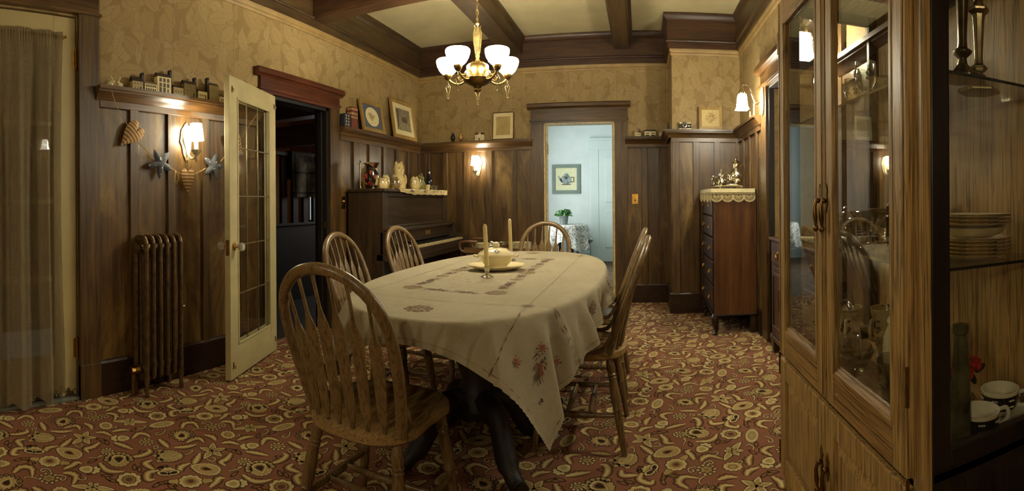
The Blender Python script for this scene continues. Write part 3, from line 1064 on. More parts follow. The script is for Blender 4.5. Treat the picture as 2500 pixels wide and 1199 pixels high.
for q in range(6):                                            # acanthus leaves up the stem
    a = q * PI / 3
    sm.tube([(.016 * math.cos(a), .016 * math.sin(a), 2.12), (.025 * math.cos(a), .025 * math.sin(a), 2.20), (.026 * math.cos(a), .026 * math.sin(a), 2.26), (.018 * math.cos(a), .018 * math.sin(a), 2.29), (.027 * math.cos(a), .027 * math.sin(a), 2.30)], [.002, .004, .004, .003, .0015], 6)
sm.build('stem', M_gilt, ch)
bm_ = MB().lathe([(.036, 2.058), (.060, 2.035), (.074, 2.00), (.072, 1.965), (.080, 1.955), (.10, 1.945), (.092, 1.93), (.06, 1.912), (.03, 1.90), (.022, 1.885), (.026, 1.875), (.016, 1.862), (0, 1.858)], seg=32)
for q in range(16):
    a = q * PI / 8
    bm_.ball((.044 * math.cos(a), .044 * math.sin(a), 2.052), .0075, 8)
M_bronze = plain('chandelier_bronze', (122, 98, 54), .32, 1.0, .15, 30)
bm_.build('body', M_bronze, ch)
fb = MB()
fb.tube([(0, 0, 1.858), (.0, 0, 1.842)], .004, 8)
fb.prism([(0, 1.842), (.013, 1.822), (.006, 1.80), (.008, 1.776), (-.008, 1.776), (-.006, 1.80), (-.013, 1.822)], .006, 'y', -.003)
fb.build('finial', M_gilt, ch)
# arms at 72 degree steps, one pointing away from the room's entrance side
va = math.atan2(-CY, -CX)
for q in range(5):
    a = va + R_(36) + q * R_(72)
    ca, sa = math.cos(a), math.sin(a)
    am = MB()
    am.tube(
            [(p.x * ca, p.x * sa, p.z) for p in catmull([(.065, 0, 1.965), (.105, 0, 1.93), (.150, 0, 1.925), (.190, 0, 1.945), (.212, 0, 1.972)], 5)], .0075, 8)
    am.tube([(p.x * ca, p.x * sa, p.z) for p in catmull([(.08, 0, 1.985), (.115, 0, 1.985), (.135, 0, 1.960), (.115, 0, 1.945), (.10, 0, 1.958)], 5)], .005, 6)
    am.lathe([(.0, 1.958), (.016, 1.962), (.024, 1.976), (.030, 1.99), (.028, 1.997), (.018, 1.992)], (.212 * ca, .212 * sa, 0), 16)
    arm = am.build('arm', M_bronze, ch)
    bo = MB().shell([(.020, 1.992), (.036, 2.000), (.056, 2.020), (.072, 2.050), (.079, 2.078), (.078, 2.092), (.073, 2.098), (.070, 2.092), (.071, 2.075), (.064, 2.05), (.046, 2.02), (.02, 2.002)], (.212 * ca, .212 * sa, 0), 32,
                    wav=lambda t, zz_: 1 + (.018 * math.cos(8 * t) if zz_ < 2.06 else 0))
    bo.build('glass_bowl', M_bowl, arm)
    pd = MB()
    cx_, cy_ = .212 * ca, .212 * sa
    pd.tube([(cx_, cy_, 1.958), (cx_, cy_, 1.935)], .002, 6)
    ring = [(0, 1.937), (.016, 1.908), (.005, 1.868), (.0065, 1.838), (-.0065, 1.838), (-.005, 1.868), (-.016, 1.908)]
    P = [(cx_ - x * math.sin(va), cy_ + x * math.cos(va), zz_) for x, zz_ in ring]
    pd.tube(P, .0024, 6, closed=True)
    pd.ball((cx_, cy_, 1.911), (.0055, .0055, .009), 8)
    pd.ball((cx_, cy_, 1.834), .005, 8)
    pd.build('drop_pendant', M_gilt, arm)


M_fill_shade = glow('fill_cloth_shade', (1.0, .92, .70), FILL_E)  # stronger emission for the added fill lamps out of view


def candle_sconce(loc, rz, label, shade=None):
    """scalloped back plate against a wall behind +y side; arm reaches out along -y"""
    t = thing('wall_sconce', label, 'wall lamp', loc, rz)
    pts = []
    for i in range(40):
        a = 2 * PI * i / 40
        r = 1 + .09 * abs(math.sin(4.5 * a))
        zz_ = math.sin(a)
        wdt = .048 if zz_ > 0 else .040
        pts.append((wdt * r * math.cos(a) * (1 - .35 * max(0, -zz_)), .115 * r * zz_))
    p = MB().prism(pts, .010, 'y', -.012)
    for i in range(-2, 3):
        p.tube([(0, -.014, -.07), (.013 * i, -.020, .01), (.017 * i, -.014, .085 - .01 * abs(i))], [.004, .008, .004], 6)
    p.ball((0, -.012, .122), .008, 8)
    p.build('back_plate', M_fitting, t, bevel=.003)
    a_ = MB().tube([(0, q.y, q.z) for q in catmull([(0, -.014, -.05), (0, -.030, -.085), (0, -.065, -.110), (0, -.10, -.105), (0, -.112, -.075)], 5)], .008, 8)
    a_.ball((0, -.112, -.118), (.010, .010, .014), 8)
    a_.tube([(0, -.112, -.14), (0, -.112, -.10)], [.003, .008], 8)
    a_.build('arm', M_fitting, t)
    c_ = MB().lathe([(.008, -.095), (.018, -.085), (.030, -.062), (.031, -.056), (.015, -.064)], (0, -.112, 0), 20, wav=lambda q, zz_: 1 + .08 * math.cos(10 * q))
    c_.build('drip_cup', M_fitting, t)
    MB().lathe([(.013, -.075), (.013, .02), (.006, .03)], (0, -.112, 0), 16).build('candle_sleeve', M_white, t)
    s_ = MB().shell([(.0505, .003), (.038, .112), (.0365, .112), (.049, .003)], (0, -.112, 0), 28)
    s_.build('lamp_shade', shade or M_shade, t)
    return t


candle_sconce((XL + PW, 2.00, 1.535), PI / 2, 'white shaded sconce above the hanging heart and star garland')
candle_sconce((-1.852, YB - PW, 1.535), 0, 'white shaded sconce on the back wall between piano and doorway')



candle_sconce((-1.75, YN, 1.60), PI, 'added white shaded fill lamp on the wall behind the camera, left of the pair', M_fill_shade)  # unseen lamp, added to brighten the foreground
candle_sconce((-.15, YN, 1.60), PI, 'added white shaded fill lamp on the wall behind the camera, right of the pair', M_fill_shade)  # second unseen lamp, added as foreground fill


def arm_sconce(y, label):
    t = thing('wall_sconce', label, 'wall lamp', (XR - .026, y, 1.93))
    pts = []
    for i in range(44):
        a = 2 * PI * i / 44
        r = 1 + .08 * abs(math.cos(4 * a))
        pts.append((.042 * r * math.cos(a), .115 * r * math.sin(a)))
    p = MB().prism(pts, .008, 'x', -.010)
    for i in range(10):
        a = 2 * PI * i / 10
        p.tube([(-.018, 0, 0), (-.014, .020 * math.cos(a), .055 * math.sin(a)), (-.010, .038 * math.cos(a), .105 * math.sin(a))], [.006, .009, .004], 6)
    p.build('back_plate', M_fitting, t, bevel=.002)
    P = catmull([(-.012, 0, -.01), (-.055, 0, -.030), (-.085, 0, .03), (-.105, 0, .095), (-.140, 0, .125), (-.165, 0, .118), (-.172, 0, .085)], 6)
    a_ = MB().tube([tuple(q) for q in P], .0055, 8)
    a_.ball((-.166, 0, .128), .010, 8)
    a_.lathe([(.004, .10), (.022, .075), (.026, .05), (.02, .04)], (-.172, 0, 0), 14)
    a_.build('arm', M_silver, t)
    s_ = MB().shell([(.040, .042), (.046, .02), (.055, -.055), (.070, -.080), (.067, -.080), (.052, -.053), (.043, .02), (.037, .042)], (-.172, 0, 0), 4, a0=PI / 4)
    s_.build('lamp_shade', M_sqshade, t, smooth=0, bevel=.004)
    return t


arm_sconce(N1 + .085, 'square glass shade sconce on curved arm above the dresser side')
arm_sconce(N0 - .085, 'square glass shade sconce seen through the china cabinet glass')

# ================================================================ GLASS DOOR (swung back against the left wall)
fd = thing('french_door', 'open cream glazed door with glass knobs beside the left doorway', 'door', (XL + .040, 2.800, 0), math.atan2(-.68, .235) + PI / 2)
# local: hinge at origin, door runs along -y, faces +x
W_, H_, T_ = .74, 1.945, .040
dm = MB()
st, tr_, br_ = .105, .125, .215
for y0, y1, z0, z1 in ((-W_, -W_ + st, .012, H_), (-st, 0, .012, H_), (-W_ + st, -st, .012, br_), (-W_ + st, -st, H_ - tr_, H_)):
    dm.box(0, T_, y0, y1, z0, z1)
dm.build('frame', M_cream, fd, 0, bevel=.003)
lm = MB()
g0, g1, h0, h1 = -W_ + st, -st, br_, H_ - tr_
for y0, y1, z0, z1 in ((g0, g0 + .014, h0, h1), (g1 - .014, g1, h0, h1), (g0, g1, h0, h0 + .014), (g0, g1, h1 - .014, h1)):
    lm.box(T_ - .006, T_ + .004, y0, y1, z0, z1)
    lm.box(-.004, .006, y0, y1, z0, z1)
lm.build('glazing_bead', M_cream, fd, 0, bevel=.002)
MB().box(.018, .022, g0, g1, h0, h1).build('glass_pane', M_glass, fd, 0)
cmn = MB()
for i in (1, 2):
    y = g0 + (g1 - g0) * i / 3
    cmn.box(.0165, .0235, y - .0035, y + .0035, h0, h1)
for i in range(1, 5):
    z = h0 + (h1 - h0) * i / 5
    cmn.box(.0165, .0235, g0, g1, z - .0035, z + .0035)
cmn.build('lead_came', M_lead, fd, 0)
for sgn, x in ((1, T_), (-1, 0)):
    kb = MB().lathe([(.0, 0), (.026, 0), (.026, .004), (.012, .010), (.009, .03)], (x, -W_ + .05, .855), 20, R=Matrix.Rotation(sgn * PI / 2, 3, 'Y'))
    ro = kb.build('rosette', M_brass, fd)
    gk = MB().lathe([(.010, .028), (.017, .034), (.027, .048), (.029, .058), (.024, .070), (.012, .076), (0, .077)], (x, -W_ + .05, .855), 10, R=Matrix.Rotation(sgn * PI / 2, 3, 'Y'))
    gk.build('glass_knob', M_knob, ro, 20)
lk = MB().box(.008, .032, -W_ - .002, -W_, .80, .90)
lk.build('lock_plate', M_brassdk, fd, 0)
for z in (1.86, .10):
    for y in (-W_ + .035, -.03):
        hk = MB().tube([(T_, y, z), (T_ + .016, y, z), (T_ + .016, y, z - .018)], .003, 6)
        hk.box(T_, T_ + .003, y - .006, y + .006, z - .02, z + .02)
        hk.build('curtain_hook', M_brassdk, fd)

# ================================================================ CURTAIN on the exterior door
cu = thing('curtain', 'sheer tan gathered curtain hanging over the exterior door', 'curtain', (XL, .74, 0))
lt = NT('sheer_linen')
lv = lt.coord((1, 1, 1))
ln1 = lt.noise(lt.coord((1, 1, .02)), 500, 2)
ln2 = lt.noise(lt.coord((1, .02, 1)), 400, 2)
lt.link(lt.ramp(lt.math('MULTIPLY', lt.math('ADD', ln1, ln2), .5), [(.35, lin((116, 100, 74))), (.65, lin((164, 146, 110)))]), lt.bsdf.inputs['Base Color'])
lt.set(Roughness=.9)
trs = lt.new('ShaderNodeBsdfTransparent')
trl = lt.new('ShaderNodeBsdfTranslucent')
trl.inputs[0].default_value = lin((150, 132, 96))
mxa = lt.new('ShaderNodeMixShader')
mxa.inputs[0].default_value = .25
lt.link(lt.bsdf.outputs[0], mxa.inputs[1])
lt.link(trl.outputs[0], mxa.inputs[2])
mxb = lt.new('ShaderNodeMixShader')
mxb.inputs[0].default_value = .20
lt.link(mxa.outputs[0], mxb.inputs[1])
lt.link(trs.outputs[0], mxb.inputs[2])
lt.link(mxb.outputs[0], lt.out.inputs[0])
M_linen = lt.mat


def curt(u, v):
    y = -.40 + .765 * u
    z = 2.105 - 2.045 * v
    ga = math.sin(2 * PI * (5.2 * u + .35 * math.sin(6 * u))) + .35 * math.sin(2 * PI * 12.3 * u + 1)
    fine = .007 * math.sin(2 * PI * 46 * u) * max(0, 1 - v * 14)
    amp = .012 + .030 * min(1, v * 2.2)
    x = .052 + amp * ga * .8 + fine
    if v > .985:
        x += .004
    z += .018 * math.sin(2 * PI * 5.2 * u + .6) * v * v - .03 * (v ** 3) * math.sin(PI * u)
    y2 = y * (1 - .06 * math.sin(PI * min(1, v * 1.1)))
    return (max(.012, x), y2, z)


cmesh = MB().grid(240, 60, curt).build('cloth', M_linen, cu, 80)
rd = MB().tube([(.030, -.43, 2.088), (.030, .395, 2.088)], .005, 8)
for y in (-.43, .395):
    rd.tube([(-.010, y, 2.088), (.030, y, 2.088)], .004, 6)
    rd.ball((.03, y, 2.088), .009, 8)
rd.build('curtain_rod', M_brass, cu)

# ================================================================ RADIATOR
M_rad = plain('bronze_radiator_paint', (96, 74, 44), .42, .45, .25, 30, .1)
ra = thing('radiator', 'bronze painted cast iron column radiator against the left wall panelling', 'radiator', (XL + .115, 1.555, 0))
NS = 6
for i in range(NS):
    y = .024 + i * .050
    s_ = MB()
    for x in (-.060, .060):
        s_.tube([(x, y, .115), (x, y, .90)], .0125, 10, flat=1.8, up=(0, 1, 0))
    s_.tube([tuple(q) for q in catmull([(-.060, y, .885), (-.045, y, .918), (0, y, .925), (.045, y, .918), (.060, y, .885)], 5)], .0125, 10, flat=1.8, up=(0, 1, 0))
    s_.tube([(-.060, y, .12), (0, y, .10), (.060, y, .12)], .0125, 10, flat=1.8, up=(0, 1, 0))
    if i < NS - 1:
        for z in (.865, .15):
            s_.tube([(0, y, z), (0, y + .05, z)], .024, 10)
    s_.tube([(0, y, .12), (0, y, .90)], .008, 8)
    if i in (0, NS - 1):
        for x in (-.062, .062):
            s_.tube([(x, y, .12), (x, y, .06), (x * 1.05, y, 0)], [.020, .012, .015], 8)
    s_.build('section', M_rad, ra, subd=0)
pl_ = MB()
for z in (.865,):
    pl_.lathe([(.030, 0), (.030, .012), (.016, .014), (.016, .022)], (0, .002, z), 8, R=Matrix.Rotation(PI / 2, 3, 'X'))
pl_.build('end_plug', M_rad, ra)
vv = MB().lathe([(.026, -.01), (.026, .02), (.018, .022), (.018, .04), (.024, .042), (.024, .052)], (.0, .002, .15), 8, R=Matrix.Rotation(PI / 2, 3, 'X'))
vv.build('valve_nut', M_brass, ra)
vp = MB().tube([(0, -.030, .15), (0, -.032, .08), (0, -.032, 0)], .012, 10)
vp.build('supply_pipe', M_rad, ra)
av = MB().lathe([(.006, 0), (.008, .01), (.004, .02)], (0.06, .292, .5), 8, R=Matrix.Rotation(-PI / 2, 3, 'X'))
av.build('air_vent', M_silver, ra)

# ================================================================ DINING TABLE
TX, TY, TA, TB, TP, TZ = -.725, 2.50, .525, 1.07, 2.4, .760
M_tabwood = wood('table_oak', (22, 15, 10), (32, 22, 14), (42, 30, 18), 'y', .6)
dt = thing('dining_table', 'oval pedestal dining table hidden under the embroidered cloth', 'table', (TX, TY, 0))


def sup(t, a=TA, b_=TB, p=TP):
    c, s_ = math.cos(t), math.sin(t)
    return (math.copysign(abs(c) ** (2 / p), c) * a, math.copysign(abs(s_) ** (2 / p), s_) * b_)


tt = MB().prism([sup(2 * PI * i / 72, TA - .004, TB - .004) for i in range(72)], .028, 'z', TZ - .031)
tt.build('tabletop', M_tabwood, dt, 30)
ap = MB()
for x in (-.32, .32):
    ap.box(x - .012, x + .012, -.72, .72, TZ - .11, TZ - .031)
for y in (-.72, .72):
    ap.box(-.32, .32, y - .012, y + .012, TZ - .11, TZ - .031)
ap.build('apron', M_tabwood, dt, 0)
for y in (-.42, .42):
    p_ = MB().lathe([(.10, .20), (.11, .24), (.075, .30), (.06, .36), (.095, .46), (.10, .54), (.06, .60), (.09, .64), (.13, .66), (.13, TZ - .031)], (0, y, 0), 24)
    ped = p_.build('pedestal', M_tabwood, dt)
    for sx_, sy_ in ((1, 1), (-1, 1), (1, -1), (-1, -1)):
        f_ = MB().tube([tuple(q) for q in catmull([(.05 * sx_, y + .04 * sy_, .27), (.13 * sx_, y + .10 * sy_, .24), (.19 * sx_, y + .17 * sy_, .10), (.245 * sx_, y + .22 * sy_, .035), (.275 * sx_, y + .25 * sy_, .030)], 5)], [.05] * 6 + [.045] * 6 + [.035] * 6 + [.03] * 3, 10)
        f_.build('foot', M_tabwood, ped)

# ---------------------------------------------------------------- the cloth: flat sheet laid on the oval top, hanging where it passes the edge
CHX, CHY, TH = .695, 1.165, TZ + .003
BD = []
for i in range(900):
    t = 2 * PI * i / 900
    x, y = sup(t)
    gx = math.copysign(abs(x / TA) ** (TP - 1) / TA, x)
    gy = math.copysign(abs(y / TB) ** (TP - 1) / TB, y)
    l_ = math.hypot(gx, gy) or 1
    BD.append((x, y, gx / l_, gy / l_))
SL = [0.0]
for i in range(1, 900):
    SL.append(SL[-1] + math.hypot(BD[i][0] - BD[i - 1][0], BD[i][1] - BD[i - 1][1]))


def corner_dist(x, y):
    return math.atan2(abs(y) - (TB - .34), abs(x) - (TA - .34)) - PI / 4


def drape(u, v, off=0.0):
    """flat cloth point -> draped point (relative to the table's centre)"""
    ins = abs(u / TA) ** TP + abs(v / TB) ** TP
    if ins <= 1.0:
        wr = .0012 * math.sin(9 * u + 4 * v) * math.sin(7 * v - 3 * u)
        return Vector((u, v, TH + wr + off))
    bi, bd = 0, 9e9
    for i in range(0, 900, 6):
        d = (BD[i][0] - u) ** 2 + (BD[i][1] - v) ** 2
        if d < bd:
            bi, bd = i, d
    for i in range(bi - 6, bi + 7):
        q = BD[i % 900]
        d = (q[0] - u) ** 2 + (q[1] - v) ** 2
        if d < bd:
            bi, bd = i % 900, d
    bx, by, nx, ny = BD[bi]
    d = math.sqrt(bd)
    s_ = SL[bi]
    # soft roll over the edge
    r0 = .022
    if d < r0 * PI / 2:
        ang = d / r0
        out, dz = r0 * math.sin(ang), r0 * (1 - math.cos(ang))
    else:
        out, dz = r0, r0 + d - r0 * PI / 2
    cdist = 9.0
    if abs(u) > .25 and abs(v) > .75:
        cdist = math.atan2(abs(ny), abs(nx)) - R_(46)
    e = max(0.0, d - .03)
    rip = math.sin(s_ * 23 + .7) * .5 + math.sin(s_ * 41 + 2) * .3 + math.sin(s_ * 11) * .4
    fl = e * (.10 + .26 * rip * (1 if abs(cdist) > 1.2 else .25))
    if cdist < 8:
        fl += e * .27 * math.exp(-(cdist / .34) ** 2) + e * .10 * math.exp(-(cdist / .07) ** 2)
    fl += min(1, e / .10) * (.013 * math.sin(36 * s_) + .008 * math.sin(61 * s_ + 1)) * (1 if abs(v) < .8 or abs(nx) > .6 else .35)
    fl = max(-.02, min(fl, d * .55))
    drop_ = math.sqrt(max(1e-6, (dz ** 2) - min(fl, dz * .6) ** 2))
    px_, py_ = bx + nx * (out + fl + off * 2.2), by + ny * (out + fl + off * 2.2)
    return Vector((px_, py_, TH - drop_ + (off if d < .01 else 0)))


cl = thing('tablecloth', 'cream embroidered cloth draped over the dining table', 'tablecloth', (TX, TY, 0))
tcn = NT('cream_linen_cloth')
wv1 = tcn.noise(tcn.coord((1, .03, 1)), 700, 2)
wv2 = tcn.noise(tcn.coord((.03, 1, 1)), 700, 2)
big = tcn.noise(tcn.coord(), 4, 5)
tcn.link(tcn.mix(.25, tcn.ramp(tcn.math('MULTIPLY', tcn.math('ADD', wv1, wv2), .5), [(.35, lin((144, 133, 110))), (.65, lin((166, 156, 132)))]), tcn.ramp(big, [(.35, lin((136, 125, 98))), (.65, lin((166, 156, 130)))])), tcn.bsdf.inputs['Base Color'])
tcn.set(Roughness=.85)
tcn.bsdf.inputs['Specular IOR Level'].default_value = .2
tcn.bump(tcn.noise(tcn.coord(), 9, 5, .65), .35, .012)
M_cloth = tcn.mat
NU, NV = 210, 330
cg = MB().grid(NU, NV, lambda a_, b_: drape(-CHX - .02 + 2 * CHX * a_, -CHY + 2 * CHY * b_))
clo = cg.build('cloth_sheet', M_cloth, cl, 80)

M_thr = [plain('thread_' + n, c, .8, 0, .15, 60) for n, c in (('brown', (92, 60, 34)), ('ochre', (128, 96, 48)), ('rust', (122, 58, 40)), ('green', (58, 66, 44)), ('dark', (66, 46, 28)))]


class Emb:
    def __init__(s):
        s.m = MB()

    def pt(s, u, v):
        p = drape(u - .02, v, .0024)
        return tuple(p)

    def dot(s, u, v, ra, rb, ang, mi, n=8):
        c, q = math.cos(ang), math.sin(ang)
        P = []
        for i in range(n):
            a_ = 2 * PI * i / n
            x, y = ra * math.cos(a_), rb * math.sin(a_)
            P.append(s.pt(u + x * c - y * q, v + x * q + y * c))
        s.m.add(P, [tuple(range(n))], mi)

    def line(s, pts, wdt, mi, step=.012):
        L, Rr = [], []
        P = []
        for (a0, b0), (a1, b1) in zip(pts[:-1], pts[1:]):
            n = max(1, int(math.hypot(a1 - a0, b1 - b0) / step))
            P += [(a0 + (a1 - a0) * i / n, b0 + (b1 - b0) * i / n) for i in range(n)]
        P.append(pts[-1])
        for i, p in enumerate(P):
            q0, q1 = P[max(0, i - 1)], P[min(len(P) - 1, i + 1)]
            dx, dy = q1[0] - q0[0], q1[1] - q0[1]
            l_ = math.hypot(dx, dy) or 1
            L.append(s.pt(p[0] - dy / l_ * wdt, p[1] + dx / l_ * wdt))
            Rr.append(s.pt(p[0] + dy / l_ * wdt, p[1] - dx / l_ * wdt))
        n = len(P)
        s.m.add(L + Rr, [(i, i + 1, n + i + 1, n + i) for i in range(n - 1)], mi)

    def medal(s, u, v, r, mi=1, dark=0):
        for q in range(8):
            a_ = q * PI / 4
            s.dot(u + r * .62 * math.cos(a_), v + r * .62 * math.sin(a_), r * .26, r * .12, a_, mi)
            s.dot(u + r * .95 * math.cos(a_ + .39), v + r * .95 * math.sin(a_ + .39), r * .15, r * .10, a_ + 2, mi)
            s.dot(u + r * .33 * math.cos(a_ + .39), v + r * .33 * math.sin(a_ + .39), r * .14, r * .05, a_ + .39, dark)
        ring = [(u + r * .86 * math.cos(q * PI / 8), v + r * .86 * math.sin(q * PI / 8)) for q in range(17)]
        s.line(ring, r * .035, mi)
        s.dot(u, v, r * .12, r * .12, 0, dark)

    def spray(s, u, v, ang, ln, red=2):
        c, q = math.cos(ang), math.sin(ang)

        def w_(a_, b_):
            return (u + a_ * c - b_ * q, v + a_ * q + b_ * c)
        s.line([w_(-ln, -.004), w_(-ln * .4, .01), w_(ln * .2, -.006), w_(ln, .006)], .0012, 3)
        for k_, (a_, b_, r_) in enumerate(((-.15, .0, .0150), (.25, .008, .012), (-.55, .010, .008), (.65, -.010, .009))):
            x, y = w_(a_ * ln, b_)
            for z in range(6):
                an = z * PI / 3 + k_
                s.dot(x + r_ * .55 * math.cos(an), y + r_ * .55 * math.sin(an), r_ * .5, r_ * .33, an, (red, 0, 0, 4, 1)[(k_ + z) % 2 if k_ < 2 else (k_ + z) % 3 + 1])
            s.dot(x, y, r_ * .25, r_ * .25, 0, 4)
        for i in range(13):
            a_ = -ln + 2 * ln * (i + .5) / 13
            x, y = w_(a_, (.020 if i % 2 else -.020) * random.uniform(.5, 1.15))
            s.dot(x, y, .0085, .0026, ang + (.6 if i % 2 else -.6), random.choice((0, 3, 1, 4)))

    def square(s, u, v, r):
        for i in range(-2, 3):
            for j in range(-2, 3):
                if (i + j) % 2 == 0 or i == 0 or j == 0:
                    s.dot(u + i * r * .4, v + j * r * .4, r * .24, r * .24, PI / 4, 2 if abs(i) + abs(j) < 3 else 0, 4)


em = Emb()
fx, f0, f1 = .190, -.555, .575
for sgn in (-1, 1):
    ys = [f0 + (f1 - f0) * i / 10 for i in range(11)]
    for i, y in enumerate(ys):
        x = sgn * fx - .03
        if i in (0, 5, 10):
            em.medal(x, y, .045)
        elif i in (3, 7):
            em.medal(x, y, .032)
        else:
            em.spray(x, y + (.01 if i % 2 else -.01), PI / 2 + .1 * sgn, .052)
for y in (f0 - .02, f1 + .02):
    em.spray(-.10, y, .05, .062)
    em.spray(.035, y - .008, -.05, .062)
for i in range(18):
    em.dot(random.uniform(-.15, .10), random.uniform(-.5, .5), .008, .0045, random.choice((0, .5)), 1)
# medallions on the end flaps and the corners' drop motifs
em.medal(-.01, -.93, .050)
em.medal(-.01, .93, .050)
cr_ = .345
for sx_ in (-1, 1):
    for sy_ in (-1, 1):
        em.medal(sx_ * cr_, sy_ * .78, .022, 0)
        em.square(sx_ * .475, sy_ * .945, .016)
        em.square(sx_ * .42, sy_ * 1.05, .016)
        em.square(sx_ * .60, sy_ * .87, .016)
        em.spray(sx_ * .51, sy_ * 1.0, math.atan2(sy_ * .7, sx_ * .5), .045)
        em.dot(sx_ * .575, sy_ * 1.07, .009, .007, .8, 4)
    for y in (-.45, 0, .45):
        em.medal(sx_ * .60, y, .030, 0)
emo = em.m.build('embroidery', M_thr, cl, 0)
# drawn-thread lines of the cloth
ln = Emb()
for sx_ in (-1, 1):
    ln.line([(sx_ * cr_, -CHY + .01), (sx_ * cr_, CHY - .01)], .0011, 0)
for sy_ in (-1, 1):
    ln.line([(-CHX + .01, sy_ * .78), (CHX - .01, sy_ * .78)], .0011, 0)
hm = .022
ln.line([(-CHX + hm, -CHY + hm), (CHX - hm, -CHY + hm), (CHX - hm, CHY - hm), (-CHX + hm, CHY - hm), (-CHX + hm, -CHY + hm)], .0008, 1)
ln.m.build('drawn_thread_line', M_thr, cl, 0)

# ================================================================ CHAIRS
M_chair = oak('chair_oak', (122, 97, 60), (94, 71, 42), 'z', .30)
M_seat = oak('chair_seat_oak', (162, 132, 84), (106, 78, 46), 'y', .34)


def hoop_pt(t):
    """bent back hoop, t 0..1 from left foot to right foot; leans back (towards -y)"""
    a = PI * t
    if t < .30:
        k_ = t / .30
        x, h = -(.168 + .029 * math.sin(k_ * PI / 2)), k_ * .28
    elif t > .70:
        k_ = (1 - t) / .30
        x, h = .168 + .029 * math.sin(k_ * PI / 2), k_ * .28
    else:
        q = (t - .30) / .40
        an = PI * (1 - q)
        x, h = .197 * math.cos(an), .28 + .218 * math.sin(an) ** .86
    lean = -.150 - .185 * (h / .51) ** 1.1
    return Vector((x, lean - (.03 * (1 - (x / .168) ** 2) if h < .02 else 0), .452 + h))


